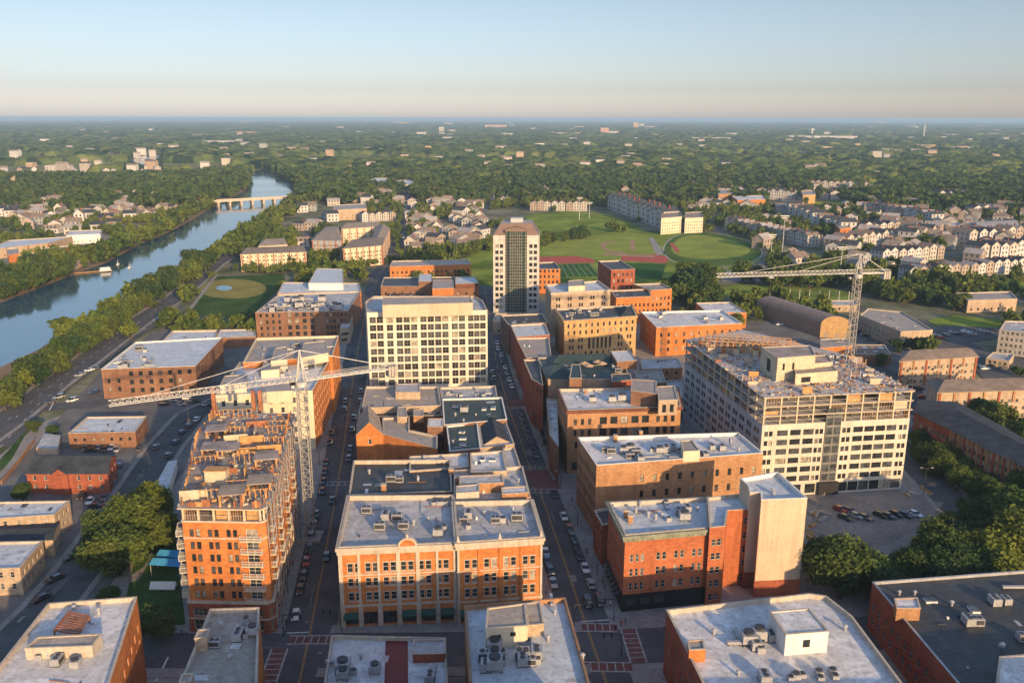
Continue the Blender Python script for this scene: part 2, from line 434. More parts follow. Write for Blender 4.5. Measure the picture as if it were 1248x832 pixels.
def bld(name, label, roof, H, wall, roofm, fac=None, par=0.7, cat='building', corn=None, cap=None, z0=0.0, world=False, group=None,
        fr=FR_W, gl=(0.65, 0.2), sills=None, bands=(), walls=None, maxw=100, excl_=True, parent=None, flat=True, pt=0.35):
    """a flat roofed building. roof: outline (front-left first, anticlockwise) surveyed at height H"""
    pts = list(roof) if world else A(roof, H)
    if area(pts) < 0: pts = [pts[0]] + pts[:0:-1]
    o = B(); o.pts = pts; o.H = H
    cx = sum(p[0] for p in pts) / len(pts); cy = sum(p[1] for p in pts) / len(pts)
    if parent is None: root = thing(name, label, cat, (cx, cy, 0), group=group); 
    else: root = parent; cx, cy = root.location.x, root.location.y
    o.root = root; o.cx, o.cy = cx, cy; o.label = label
    P = [(p[0] - cx, p[1] - cy) for p in pts]; o.P = P
    if excl_: excl(pts, 1.5)
    wb = MB(); wins = []; sb = MB()
    n = len(P)
    for i in range(n):
        a, b = P[i], P[(i + 1) % n]
        L = math.dist(a, b)
        if L < 0.05: continue
        hs = rects(L, (fac or {}).get(i, []))
        hs = [h for h in hs if h[0] > 0.02 and h[1] < L - 0.02 and h[3] < H - 0.05 and h[2] >= z0]
        wall_face(wb, a, b, z0, H, hs, (walls or {}).get(i, wall))
        e = ((b[0] - a[0]) / L, (b[1] - a[1]) / L); nn = (e[1], -e[0]); ang = math.atan2(e[1], e[0])
        for h in hs:
            s = h[4]; u = (h[0] + h[1]) / 2
            x, y = a[0] + e[0] * u - nn[0] * 0.2, a[1] + e[1] * u - nn[1] * 0.2
            r = random.random()
            g = s['gl'] or (GLD if r < gl[0] else (GLM if r < gl[0] + gl[1] else GLB))
            wins.append((x, y, h[2], ang, h[1] - h[0], h[3] - h[2], s['fr'] or fr, g, s['kind']))
            if sills is not None:
                M = Matrix.Translation((a[0] + e[0] * u, a[1] + e[1] * u, 0)) @ Matrix.Rotation(ang, 4, 'Z')
                ww = (h[1] - h[0]) / 2 + 0.12
                sb.box(-ww, ww, -0.1, 0.0, h[2] - 0.2, h[2] - 0.01, sills, M); sb.box(-ww, ww, -0.07, 0.0, h[3] + 0.01, h[3] + 0.24, sills, M)
    for (zz0, zz1, out, bm) in bands: sb.ring(P, -0.05, out, zz0, zz1, bm)
    if par > 0:
        q = offset(P, -pt)
        for j in range(n):
            k = (j + 1) % n
            wb.face([(*q[k], H - par), (*q[j], H - par), (*q[j], H), (*q[k], H)], cap or STONE)
        cb = MB(); cb.ring(P, -pt - 0.04, 0.06, H + 0.004, H + 0.13, cap or STONE)
        cb.build('parapet_cap', root)
        rp = offset(P, -pt + 0.01); rz = H - par
    else: rp = P; rz = H
    o.rz = rz
    wb.build('wall', root)
    if flat:
        rb = MB(); rb.face([(*p, rz) for p in rp], roofm)
        Wd = math.dist(P[0], P[1]); rk = random.Random(int(cx * 7 + cy * 3))
        if len(P) <= 5 and Wd > 9 and excl_ and cy < 520:      # repair patches, pipe runs, drains and kerbs on the membrane
            Q = [rp[0], rp[1], rp[2], rp[-1]]; ang = math.atan2(P[1][1] - P[0][1], P[1][0] - P[0][0])
            for k in range(int(5 + Wd / 5)):
                p = quadp(Q, rk.uniform(.1, .9), rk.uniform(.1, .9)); M = Matrix.Translation((p.x, p.y, rz)) @ Matrix.Rotation(ang + rk.choice((0, 1.5708)), 4, 'Z'); s1, s2 = rk.uniform(.4, 2.0), rk.uniform(.3, 1.2)
                t_ = rk.random(); zz = .012 + k * .003
                if t_ < .45: rb.face([tuple(M @ Vector(v)) for v in ((-s1, -s2, zz), (s1, -s2, zz), (s1, s2, zz), (-s1, s2, zz))], rk.choice((R_WHITE, R_GREY, R_TAN, R_DARK, METAL)))
                elif t_ < .7: rb.box(-s1 * 1.8, s1 * 1.8, -.06, .06, .08, .2, rk.choice((METAL, METALD, RUST)), M)
                elif t_ < .85: rb.box(-.22, .22, -.22, .22, 0, rk.uniform(.25, .8), rk.choice((METAL, WHITE, METALD)), M)
                else: rb.box(-s1, s1, -.12, .12, 0, .28, roofm, M)
        rb.build('roof', root)
    if sb.v: sb.build('stone_trim' if sills is not None else 'cornice_band', root)
    if corn:
        cm, ch, co = corn; cb = MB()
        cb.ring(P, -0.05, co, H - ch, H - ch * 0.45, cm); cb.ring(P, -0.05, co * 1.7, H - ch * 0.45 + 0.003, H - 0.02, cm)
        for i in range(n):
            if i not in (fac or {}): continue
            a, b = Vector(P[i]), Vector(P[(i + 1) % n]); L = (b - a).length; e = (b - a) / L; ang = math.atan2(e.y, e.x)
            for k in range(int(L / 1.2)):
                M = Matrix.Translation((a.x + e.x * (0.6 + k * 1.2), a.y + e.y * (0.6 + k * 1.2), 0)) @ Matrix.Rotation(ang, 4, 'Z')
                cb.box(-0.16, 0.16, -co * 1.25, -co - 0.002, H - ch * 1.0, H - ch * 0.46, cm, M)
        cb.build('cornice', root)
    place_windows(wins, root, maxw)
    o.wins = wins
    return o
def place_windows(wins, root, maxw=100):
    # the ones that show largest: facing the camera side first, nearest first
    wins = sorted(wins, key=lambda q: -(q[4] * q[5]) * (1 if math.cos(q[3]) > 0.5 else 0.45))
    rest = {}
    for k, (x, y, z, ang, ww, hh, f, g, kind) in enumerate(wins):
        mb, me = window_mesh(ww, hh, f, g)
        if k < maxw:
            put(kind, me, root, (x, y, z), ang)
        else:
            rest.setdefault('window', MB()).add(mb, Matrix.Translation((x, y, z)) @ Matrix.Rotation(ang, 4, 'Z'))
    for k, mb in rest.items():
        tag(mb.build(k, root), kind='stuff')
def edgeM(o, i, u, out=0.0, z=0.0, flip=False):
    """frame on wall i of building o: X along the wall, -Y outward"""
    a, b = Vector(o.P[i]), Vector(o.P[(i + 1) % len(o.P)]); L = (b - a).length; e = (b - a) / L
    nn = Vector((e.y, -e.x)); p = a + e * (u * L) + nn * out
    return Matrix.Translation((p.x, p.y, z)) @ Matrix.Rotation(math.atan2(e.y, e.x), 4, 'Z')
def elen(o, i): return math.dist(o.P[i], o.P[(i + 1) % len(o.P)])
def quadp(P, u, v):
    """point in a quad footprint, u to the right, v away"""
    a = Vector(P[0]).lerp(Vector(P[1]), u); b = Vector(P[3]).lerp(Vector(P[2]), u)
    return a.lerp(b, v)
def penthouse(o, roof, H, wall, roofm, fac=None, par=0.3, base=None, name='penthouse', fr=FR_D):
    """a raised block on the roof of o, surveyed at its own top height H"""
    pts = A(roof, H)
    if area(pts) < 0: pts = [pts[0]] + pts[:0:-1]
    P = [(p[0] - o.cx, p[1] - o.cy) for p in pts]; z0 = (base if base is not None else o.rz) - 0.05
    mb = MB(); ws = []
    for i in range(len(P)):
        a, b = P[i], P[(i + 1) % len(P)]; L = math.dist(a, b)
        hs = [h for h in rects(L, (fac or {}).get(i, [])) if h[3] < H - .05]
        wall_face(mb, a, b, z0, H, hs, wall, 0.15)
        e = ((b[0] - a[0]) / L, (b[1] - a[1]) / L); nn = (e[1], -e[0]); ang = math.atan2(e[1], e[0])
        for h in hs:
            u = (h[0] + h[1]) / 2
            ws.append((a[0] + e[0] * u - nn[0] * .13, a[1] + e[1] * u - nn[1] * .13, h[2], ang, h[1] - h[0], h[3] - h[2], fr, GLD, 'window'))
    q = offset(P, -0.25)
    mb.ring(P, -0.3, 0.08, H + 0.003, H + 0.12, STONE)
    mb.face([(*p, H - 0.12) for p in q], roofm)
    for j in range(len(q)):
        k = (j + 1) % len(q); mb.face([(*q[k], H - .12), (*q[j], H - .12), (*q[j], H), (*q[k], H)], wall)
    ob = mb.build(name, o.root)
    for (x, y, z, ang, ww, hh, f, g, kind) in ws: put(kind, window_mesh(ww, hh, f, g)[1], ob, (x, y, z), ang)
    return ob
def gable(P, z, rise, mat, wallm, axis=0, over=0.35, hip=0.0):
    """pitched roof over a quad P at height z; ridge along axis 0 (front edge direction) or 1"""
    if axis: P = P[1:] + P[:1]
    a, b, c, d = [Vector(p) for p in P]
    m1, m2 = (a + d) / 2, (b + c) / 2
    e = m2 - m1
    r1, r2 = m1 + e * hip, m2 - e * hip
    q = offset([tuple(a), tuple(b), tuple(c), tuple(d)], over)
    mb = MB(); zz = z - 0.02; ex = (m2 - m1).normalized() * (over if hip == 0 else 0)
    r1, r2 = r1 - ex, r2 + ex
    f1 = [(*q[0], zz), (*q[1], zz), (r2.x, r2.y, z + rise), (r1.x, r1.y, z + rise)]
    f2 = [(*q[2], zz), (*q[3], zz), (r1.x, r1.y, z + rise), (r2.x, r2.y, z + rise)]
    for f in (f1, f2):
        mb.face(f, mat); mb.face([(x, y, k - 0.15) for x, y, k in reversed(f)], mat)
    if hip > 0:
        mb.face([(*q[1], zz), (*q[2], zz), (r2.x, r2.y, z + rise)], mat); mb.face([(*q[3], zz), (*q[0], zz), (r1.x, r1.y, z + rise)], mat)
    else:
        for (f) in (f1, f2):
            for j in (1, 3):
                u, v = f[j], f[(j + 1) % 4]
                mb.face([u, v, (v[0], v[1], v[2] - .15), (u[0], u[1], u[2] - .15)], mat)
        mb.face([(b.x, b.y, z - .05), (c.x, c.y, z - .05), (m2.x, m2.y, z + rise - .12)], wallm)
        mb.face([(d.x, d.y, z - .05), (a.x, a.y, z - .05), (m1.x, m1.y, z + rise - .12)], wallm)
    for j in range(4):
        u, v = q[j], q[(j + 1) % 4]
        mb.face([(*u, zz - .2), (*v, zz - .2), (*v, zz), (*u, zz)], wallm)
    return mb
# ============================================================ THE SETTING
def sheet(name, pts, z, mat, kind='structure', label=None, group=None):
    mb = MB(); p = list(pts)
    if area(p) < 0: p = p[::-1]
    mb.face([(x, y, z) for x, y in p], mat)
    return tag(mb.build(name), label, None, group, kind)
def strip(mb, line, w, z, mat, off=0.0, thick=0.0):
    """band along a polyline; with thickness it gets kerb sides"""
    L = [Vector(p) for p in line]; n = len(L); l = []; r = []
    for j in range(n):
        d = (L[min(j + 1, n - 1)] - L[max(j - 1, 0)]).normalized(); nn = Vector((d.y, -d.x))
        l.append(L[j] + nn * (off - w / 2)); r.append(L[j] + nn * (off + w / 2))
    for j in range(n - 1):
        mb.face([(*l[j], z), (*r[j], z), (*r[j + 1], z), (*l[j + 1], z)], mat)
        if thick:
            mb.face([(*r[j], z - thick), (*r[j + 1], z - thick), (*r[j + 1], z), (*r[j], z)], mat)
            mb.face([(*l[j + 1], z - thick), (*l[j], z - thick), (*l[j], z), (*l[j + 1], z)], mat)
    return [tuple(p) for p in l] + [tuple(p) for p in reversed(r)]
def dens(line, step):
    out = []
    for a, b in zip(line[:-1], line[1:]):
        k = max(1, int(math.dist(a, b) / step))
        out += [(a[0] + (b[0] - a[0]) * i / k, a[1] + (b[1] - a[1]) * i / k) for i in range(k)]
    return out + [line[-1]]
def groundm():
    m, t, b = nodes('far_woodland_ground')
    tc = N(t, 'ShaderNodeTexCoord')
    n1 = N(t, 'ShaderNodeTexNoise', Scale=0.0022, Detail=8.0, Roughness=0.6); n2 = N(t, 'ShaderNodeTexNoise', Scale=0.05, Detail=5.0, Roughness=0.7)
    mp = N(t, 'ShaderNodeMapping'); mp.inputs['Scale'].default_value = (1, 0.35, 1)
    t.links.new(tc.outputs['Object'], mp.inputs[0]); t.links.new(mp.outputs[0], n1.inputs[0]); t.links.new(tc.outputs['Object'], n2.inputs[0])
    o = mixc(t, ramp(t, n1.outputs[0], [(0.35, 0.0), (0.65, 1.0)]), (0.035, 0.055, 0.022), (0.075, 0.095, 0.04))
    o = mixc(t, ramp(t, n2.outputs[0], [(0.45, 0.0), (0.7, 0.6)]), o, (0.05, 0.055, 0.03))
    t.links.new(o, b.inputs['Base Color']); b.inputs['Roughness'].default_value = 1.0; b.inputs['Specular IOR Level'].default_value = 0.0
    return m
M_GROUND = groundm()
M_ASPH = pm('asphalt', (0.095, 0.095, 0.10), 0.3, 0.12, rough=0.9, fine=1.5, spec=0.2)
M_ASPH2 = pm('old_asphalt', (0.15, 0.145, 0.14), 0.3, 0.08, rough=0.9, fine=1.2, spec=0.2)
M_PAVE = pm('pavement_concrete', (0.27, 0.25, 0.23), 0.22, 0.15, rough=0.9, fine=1.0)
M_LOT = pm('pale_gravel_lot', (0.24, 0.22, 0.20), 0.25, 0.08, rough=0.95, fine=0.8)
M_BRK = pm('brick_paving', (0.17, 0.07, 0.06), 0.25, 0.4, rough=0.9)
M_PAINT = pm('road_paint', (0.62, 0.62, 0.60), 0.15, 0.6)
M_PATCHD = pm('fresh_asphalt_patch', (0.045, 0.045, 0.05), 0.3, 0.5, rough=.8)
M_WORN = pm('worn_road_paint', (0.36, 0.35, 0.34), 0.35, 0.8)
M_YEL = pm('yellow_road_paint', (0.50, 0.27, 0.06), 0.15, 0.6)
M_LAWN = pm('lawn', (0.12, 0.19, 0.035), 0.35, 0.03, rough=1.0, fine=0.6, c2=(0.22, 0.27, 0.05), spec=0.0)
M_LAWND = pm('dark_lawn', (0.055, 0.10, 0.03), 0.35, 0.06, rough=1.0, fine=0.6, spec=0.0)
M_DRY = pm('dry_grass', (0.20, 0.17, 0.07), 0.3, 0.05, rough=1.0, fine=0.6, spec=0.0)
M_DIRT = pm('infield_dirt', (0.36, 0.24, 0.15), 0.2, 0.08, rough=1.0, spec=0.0)
M_TRACK = pm('red_running_track', (0.40, 0.07, 0.045), 0.15, 0.1, rough=0.9)
M_EARTH = pm('bare_earth', (0.24, 0.17, 0.11), 0.3, 0.05, rough=1.0, spec=0.0)
M_SUB = pm('suburb_ground', (0.10, 0.13, 0.05), 0.5, 0.03, rough=1.0, fine=0.3, c2=(0.20, 0.19, 0.13), spec=0.0)
g = MB(); NR = 72
g.f.append(tuple(range(NR))); g.m.append(g.mi(M_GROUND)); g.v = [(math.cos(2 * math.pi * k / NR) * 60000, math.sin(2 * math.pi * k / NR) * 60000, -0.6) for k in range(NR)]
tag(g.build('ground'), kind='structure')
# nearer ground: the town and its suburbs
sheet('suburb_ground', [(-900, -150), (900, -150), (1500, 1100), (1500, 1500), (-1500, 1500), (-1500, 1100)], -0.3, M_SUB)
# river: photo-surveyed banks
left_bank = A([(-160, 402), (-60, 383), (0, 368), (81, 337), (128, 320), (168, 298), (209, 281), (236, 266), (259, 252), (280, 242), (300, 231), (303, 220), (299, 209)])
right_bank = A([(-160, 545), (-60, 490), (0, 448), (50, 425), (85, 402), (145, 372), (175, 353), (209, 336), (249, 313), (283, 296), (310, 272), (340, 256), (362, 246), (366, 235), (358, 222), (337, 212), (318, 206)])
def waterm():
    m, t, b = nodes('river_water')
    tc = N(t, 'ShaderNodeTexCoord')
    n1 = N(t, 'ShaderNodeTexNoise', Scale=0.35, Detail=4.0, Roughness=0.55); n2 = N(t, 'ShaderNodeTexNoise', Scale=0.012, Detail=4.0)
    t.links.new(tc.outputs['Object'], n1.inputs[0]); t.links.new(tc.outputs['Object'], n2.inputs[0])
    bp = N(t, 'ShaderNodeBump', Strength=0.16, Distance=0.08); t.links.new(n1.outputs[0], bp.inputs['Height']); t.links.new(bp.outputs[0], b.inputs['Normal'])
    t.links.new(mixc(t, ramp(t, n2.outputs[0], [(0.4, 0.0), (0.6, 1.0)]), (0.025, 0.065, 0.10), (0.04, 0.09, 0.13)), b.inputs['Base Color'])
    t.links.new(ramp(t, n2.outputs[0], [(0.4, 0.05), (0.6, 0.13)]), b.inputs['Roughness'])
    b.inputs['IOR'].default_value = 1.33; b.inputs['Specular IOR Level'].default_value = 0.9
    return m
M_WATER = waterm()
river = left_bank + right_bank[::-1]
sheet('river', river, -0.25, M_WATER)
loop = A([(160, 196), (166, 192.5), (175, 190), (185, 188.5), (194, 188.5), (194, 191), (189, 195), (192, 199), (189, 203), (180, 202), (170, 199.5)])
sheet('river_bend', loop, -0.1, M_WATER)
RIVERS = [np.array(river), np.array(loop)]
bk = MB()
for line, o in ((left_bank, -3.0), (right_bank, 3.0)):
    strip(bk, dens(line, 25), 8, -0.2, M_EARTH, o)
tag(bk.build('river_bank'), kind='structure')

# town floor: pavement-coloured core, then roads
core = [(-150, 20), (135, 20), (175, 170), (190, 330), (150, 420), (-20, 545), (-75, 545), (-130, 420), (-175, 300), (-165, 180)]
sheet('town_ground', core, 0.0, M_PAVE)
excl(core, 0)
left_lots = A([(0, 700), (60, 590), (110, 500), (190, 420), (300, 395), (340, 420), (300, 520), (200, 640), (150, 720), (0, 832)])
sheet('left_lot', A([(-60, 832), (-60, 640), (40, 545), (120, 455), (190, 402), (330, 392), (340, 440), (260, 520), (180, 640), (60, 832)]), 0.006, M_ASPH2)
RB = MB()      # carriageways
MK = MB()      # painted markings
PV = MB()      # raised pavements
ROADS = []
def road(line, w, z=0.012, mat=None, centre=None, edge=False, world=False, dash=False, ex=2.0):
    L = line if world else A(line)
    L = dens(L, 12)
    strip(RB, L, w, z, mat or M_ASPH)
    p = []
    poly = strip(MB(), L, w + ex * 2, 0, M_ASPH); EXCL.append(np.array(poly))
    if centre:
        if dash:
            D = dens(L, 3.0)
            for k in range(0, len(D) - 1, 3): strip(MK, D[k:k + 2], 0.18, z + 0.005, centre)
        else:
            strip(MK, L, 0.13, z + 0.005, centre, -0.15); strip(MK, L, 0.13, z + 0.005, centre, 0.15)
    if edge:
        strip(MK, L, 0.14, z + 0.005, M_PAINT, w / 2 - 0.3); strip(MK, L, 0.14, z + 0.005, M_PAINT, -w / 2 + 0.3)
    ROADS.append((L, w))
    return L
S1 = road([(350, 900), (378, 769), (405, 629), (418, 550), (430, 465), (437, 420), (447, 375), (462, 335), (480, 310), (492, 281), (496, 250), (499, 228)], 11.5, centre=M_YEL)
S2 = road([(770, 920), (712, 755), (680, 661), (659, 601), (647, 572), (620, 497), (607, 450), (600, 415), (595, 375), (590, 345)], 11, centre=M_YEL)
X1 = road([(-120, 160.0), (-60, 159.5), (-20, 160), (25, 161.5), (75, 166), (120, 170)], 12.5, 0.016, world=True)
X0 = road([(-160, 166), (-110, 160.5)], 12, 0.014, world=True)
HW = road([(-60, 560), (0, 519), (66, 467), (106, 438), (145, 409), (182, 383), (215, 362), (232, 348), (262, 322), (300, 298)], 13, centre=M_PAINT, edge=True, dash=True)
HW2 = road([(0, 545), (48, 491), (119, 441), (165, 408), (201, 386), (218, 372)], 8, 0.02, centre=M_PAINT, dash=True)
LS = road([(330, 470), (290, 480), (235, 505), (200, 545), (165, 600), (135, 640), (100, 690), (60, 740), (0, 800), (-60, 860)], 11, 0.018)
X2 = road([(-20, 500), (40, 497), (110, 493), (180, 478), (260, 470), (420, 468)], 9, 0.022)
PR = road([(1070, 520), (1110, 560), (1150, 600), (1190, 645), (1240, 700)], 11, 0.018)
PL = road([(975, 395), (1040, 432), (1110, 470), (1128, 520), (1100, 550)], 8, 0.024)
PR2 = road([(1110, 395), (1160, 410), (1210, 440), (1290, 475)], 10, 0.018)
PR3 = road([(940, 372), (1040, 374), (1110, 392), (1180, 390), (1290, 385)], 9, 0.020)
TS = road([(300, 388), (360, 340), (420, 334), (470, 336), (560, 352), (650, 352)], 9, 0.021)
for ln, ww in (([(555, 300), (600, 245), (630, 225)], 8), ([(935, 330), (905, 300), (860, 272), (700, 262), (560, 262), (500, 262)], 8), ([(1000, 335), (1100, 318), (1248, 298)], 8),
               ([(1060, 350), (1150, 330), (1290, 318)], 8), ([(900, 262), (1000, 262), (1100, 290), (1200, 285)], 8), ([(760, 240), (900, 246), (1080, 243), (1248, 262)], 8),
               ([(370, 320), (375, 280), (400, 262), (470, 256)], 8), ([(0, 285), (60, 262), (130, 250), (248, 246)], 8), ([(60, 300), (110, 270), (170, 255)], 7), ([(880, 300), (930, 330), (960, 355)], 7),
               ([(1130, 345), (1180, 360), (1290, 372)], 9), ([(820, 345), (870, 372), (930, 378)], 8)):
    road(ln, ww, 0.018, M_ASPH2)
tag(RB.build('road'), kind='structure')
RP = MB(); rpr = random.Random(77)
for L_, w_ in ROADS[:7]:
    for a_, b_ in zip(L_[:-1], L_[1:]):
        if not (120 < a_[1] < 460) or rpr.random() < .25: continue
        for q_ in range(2):
            f_ = rpr.random(); p_ = (a_[0] + (b_[0] - a_[0]) * f_, a_[1] + (b_[1] - a_[1]) * f_); an_ = math.atan2(b_[1] - a_[1], b_[0] - a_[0]); M_ = Matrix.Translation((p_[0], p_[1], 0)) @ Matrix.Rotation(an_, 4, 'Z') @ Matrix.Translation((0, rpr.uniform(-w_ * .38, w_ * .38), 0))
            s1_, s2_ = rpr.choice(((rpr.uniform(1, 4), rpr.uniform(.3, .9)), (rpr.uniform(3, 7), .08), (.35, .35))); z_ = .0285 + rpr.random() * .006
            RP.face([tuple(M_ @ Vector(v)) for v in ((-s1_, -s2_, z_), (s1_, -s2_, z_), (s1_, s2_, z_), (-s1_, s2_, z_))], rpr.choice((M_PATCHD, M_PATCHD, M_ASPH2, M_PAVE)))
tag(RP.build('road_patches'), kind='structure')
def cross(c, ang, L, wid, n=None, brick=True):
    """brick crosswalk with white ladder bars, L across the street"""
    M = Matrix.Translation((c[0], c[1], 0)) @ Matrix.Rotation(ang, 4, 'Z')
    q = lambda x, y, z: tuple(M @ Vector((x, y, z)))
    if brick: MK.face([q(-L / 2, -wid / 2, .021), q(L / 2, -wid / 2, .021), q(L / 2, wid / 2, .021), q(-L / 2, wid / 2, .021)], M_BRK)
    for s in (-1, 1): MK.face([q(-L / 2, s * wid / 2 - .2, .026), q(L / 2, s * wid / 2 - .2, .026), q(L / 2, s * wid / 2 + .2, .026), q(-L / 2, s * wid / 2 + .2, .026)], M_WORN)
    n = n or int(L / 1.6)
    for k in range(1, n):
        x = -L / 2 + L * k / n
        MK.face([q(x - .13, -wid / 2, .025), q(x + .13, -wid / 2, .025), q(x + .13, wid / 2, .025), q(x - .13, wid / 2, .025)], M_WORN)
for px, ang, L in (((384, 779), 0.02, 11.5), ((721, 764), -0.02, 11.5), ((735, 812), -0.02, 12)):
    cross(at(*px), ang, L, 3.0)
cross(at(333, 812), math.pi / 2 + 0.05, 12.5, 3.4, brick=True); cross(at(772, 786), math.pi / 2 + .05, 12, 3.4)
cross(at(660, 598), 0, 11, 2.6, brick=False); cross(at(652, 570), 0, 11, 2.0, brick=False); cross(at(406, 589), 0, 11, 2.6, brick=False); cross(at(630, 497), 0, 11, 2.2, brick=False)
for p in ([(641, 574), (674, 572), (684, 596), (650, 598)], [(616, 486), (645, 486), (650, 495), (620, 496)]):
    MK.face([(*q, .019) for q in A(p)][::-1], M_BRK)
# stop lines and bay marks
for a, b in (((350, 771), (376, 770)), ((708, 757), (742, 755)), ((190, 830), (205, 800)), ((60, 500), (72, 478))):
    strip(MK, A([a, b]), 0.4, 0.027, M_PAINT)
tag(MK.build('road_markings'), kind='structure')
# raised pavements with kerbs beside the two streets and the cross street
def cut(L, y0, y1): return [p for p in dens(L, 3) if y0 < p[1] < y1]
for L, w, segs in ((S1, 11.5, ((70, 150), (169, 236), (243, 330), (338, 400))), (S2, 11, ((70, 150), (170, 222), (245, 318), (330, 400)))):
    for y0, y1 in segs:
        c = cut(L, y0, y1)
        for s in (-1, 1): strip(PV, c, 3.4, 0.13, M_PAVE, s * (w / 2 + 1.7), 0.13)
for x0, x1 in ((-100, -56), (-41, 17), (34, 120)):
    c = [p for p in dens(X1, 3) if x0 < p[0] < x1]
    for s in (-1, 1): strip(PV, c, 3.0, 0.132, M_PAVE, s * (6.25 + 1.5), 0.13)
for L, w in ((LS, 11), (HW, 13), (PR, 11)):
    for s in (-1, 1): strip(PV, L, 1.6, 0.12, M_PAVE, s * (w / 2 + 0.8), 0.12)
tag(PV.build('pavement'), kind='structure')
# fields and lawns
def field(name, px, z, mat, ex=True, label=None):
    p = A(px)
    if area(p) < 0: p = p[::-1]
    if ex: excl(p, 0.5)
    return sheet(name, p, z, mat)
field('sports_field', [(556, 345), (556, 318), (600, 300), (646, 286), (640, 262), (690, 257), (745, 261), (790, 283), (850, 284), (905, 292), (926, 318), (890, 331), (830, 341), (800, 354), (650, 354)], 0.03, M_LAWN)
field('baseball_outfield', [(660, 292), (735, 286), (788, 290), (800, 309), (770, 313), (662, 311)], 0.05, pm('field_grass', (0.24, 0.29, 0.06), 0.25, 0.03, rough=1.0, fine=0.5, spec=0.0))
def arcband(name, c, r0, r1, a0, a1, z, mat, sq=1.0):
    mb = MB(); n = 24
    for k in range(n):
        u, v = a0 + (a1 - a0) * k / n, a0 + (a1 - a0) * (k + 1) / n
        P = lambda r, a: (c[0] + math.cos(a) * r, c[1] + math.sin(a) * r * sq, z)
        mb.face([P(r0, u), P(r1, u), P(r1, v), P(r0, v)], mat)
    return tag(mb.build(name), kind='structure')
c = at(752, 301); arcband('infield_dirt', c, 10, 14, RAD(80), RAD(285), 0.07, M_DIRT, 2.6)
field('infield_path', [(735, 308), (797, 311), (798, 314), (735, 311)], 0.075, M_DIRT, False)
field('ball_diamond', [(768, 293), (773, 293), (775, 306), (769, 306)], 0.075, M_DIRT, False)
field('field_path', [(790, 290), (795, 289), (812, 310), (800, 311)], 0.08, M_PAVE, False)
field('running_track', [(657, 313), (700, 312), (722, 315), (726, 320), (657, 322)], 0.06, M_TRACK, False)
field('running_track', [(757, 312), (795, 310), (815, 313), (812, 321), (757, 318)], 0.062, M_TRACK, False)
field('practice_field', [(675, 323), (718, 321), (734, 337), (675, 337)], 0.06, pm('striped_turf', (0.05, 0.12, 0.035), 0.25, 0.05, rough=1.0, spec=0.0), False)
field('practice_field', [(757, 320), (812, 322), (806, 340), (757, 340)], 0.064, MATS['striped_turf'], False)
st = MB()
for k in range(7):
    a, b = at(684 + k * 7, 323), at(692 + k * 8, 337)
    strip(st, [a, b], 0.35, 0.075, M_WORN)
tag(st.build('field_lines'), kind='structure')
e1 = [at(864 + math.cos(t) * 60 + 6 * math.sin(2 * t + 1), 304 + math.sin(t) * 21 + 2.5 * math.cos(t)) for t in [k * math.tau / 40 for k in range(40)]]
e2 = [at(860 + math.cos(t) * 47 + 8 * math.sin(2 * t + 1), 301 + math.sin(t) * 14.5 + 2.5 * math.cos(t)) for t in [k * math.tau / 40 for k in range(40)]]
sheet('football_field', e1, 0.05, pm('outer_turf', (0.085, 0.14, 0.035), 0.3, 0.04, rough=1.0, spec=0.0)); excl(e1[::-1] if area(e1) < 0 else e1, 0)
sheet('football_turf', e2, 0.07, MATS['field_grass'])
field('running_track', [(816, 297), (820, 296), (829, 306), (824, 308)], 0.09, M_TRACK, False)
ring = MB()
for k in range(40):
    a, b = e1[k], e1[(k + 1) % 40]; strip(ring, [a, b], 1.2, 0.08, M_WORN)
tag(ring.build('field_path'), kind='structure')
field('park_lawn', [(221, 384), (262, 337), (346, 334), (348, 344), (306, 386)], 0.03, M_LAWND)
pk = [at(283 + math.cos(t) * 42, 352 + math.sin(t) * 12) for t in [k * math.tau / 30 for k in range(30)]]
sheet('park_field', pk, 0.05, pm('worn_grass', (0.24, 0.22, 0.07), 0.25, 0.06, rough=1.0, spec=0.0))
pd = [at(273 + math.cos(t) * 10, 351 + math.sin(t) * 3) for t in [k * math.tau / 24 for k in range(24)]]
sheet('pond', pd, 0.07, M_WATER)
field('park_path', [(223, 384), (262, 335), (266, 335), (228, 385)], 0.06, M_PAVE, False)
field('verge', [(-40, 560), (20, 500), (100, 432), (150, 396), (210, 356), (220, 356), (160, 402), (100, 447), (30, 510), (-30, 575)], 0.004, M_LAWND, False)
field('verge', [(0, 560), (28, 528), (34, 524), (14, 560), (0, 575)], 0.024, M_LAWND, False)
field('garden_lawn', [(152, 735), (170, 655), (214, 655), (226, 760), (196, 772)], 0.03, M_LAWND)
field('garden_path', [(176, 690), (183, 672), (187, 673), (170, 706), (150, 712), (150, 707)], 0.05, M_PAVE, False)
field('green_strip', [(868, 352), (900, 346), (1000, 350), (1045, 356), (1040, 368), (940, 364), (880, 362)], 0.03, M_LAWN)
field('green_strip', [(1130, 390), (1165, 384), (1248, 392), (1248, 400), (1180, 398), (1140, 396)], 0.032, M_LAWN)
field('green_strip', [(1185, 345), (1270, 335), (1270, 350), (1190, 358)], 0.034, M_LAWN)
field('meadow', [(930, 246), (975, 246), (990, 256), (940, 258)], 0.04, M_DRY)
field('meadow', [(985, 246), (1025, 244), (1045, 252), (1010, 257), (985, 253)], 0.042, M_LAWN)
field('meadow', [(585, 190), (650, 188), (700, 189), (700, 192), (590, 193)], 0.04, M_LAWN)
field('parking_lot', [(984, 662), (1000, 600), (1060, 604), (1150, 612), (1130, 640), (1080, 664)], 0.02, M_LOT)
field('site_yard', [(930, 608), (1100, 612), (1180, 620), (1190, 610), (1120, 548), (1085, 548), (940, 580)], 0.014, M_LOT)
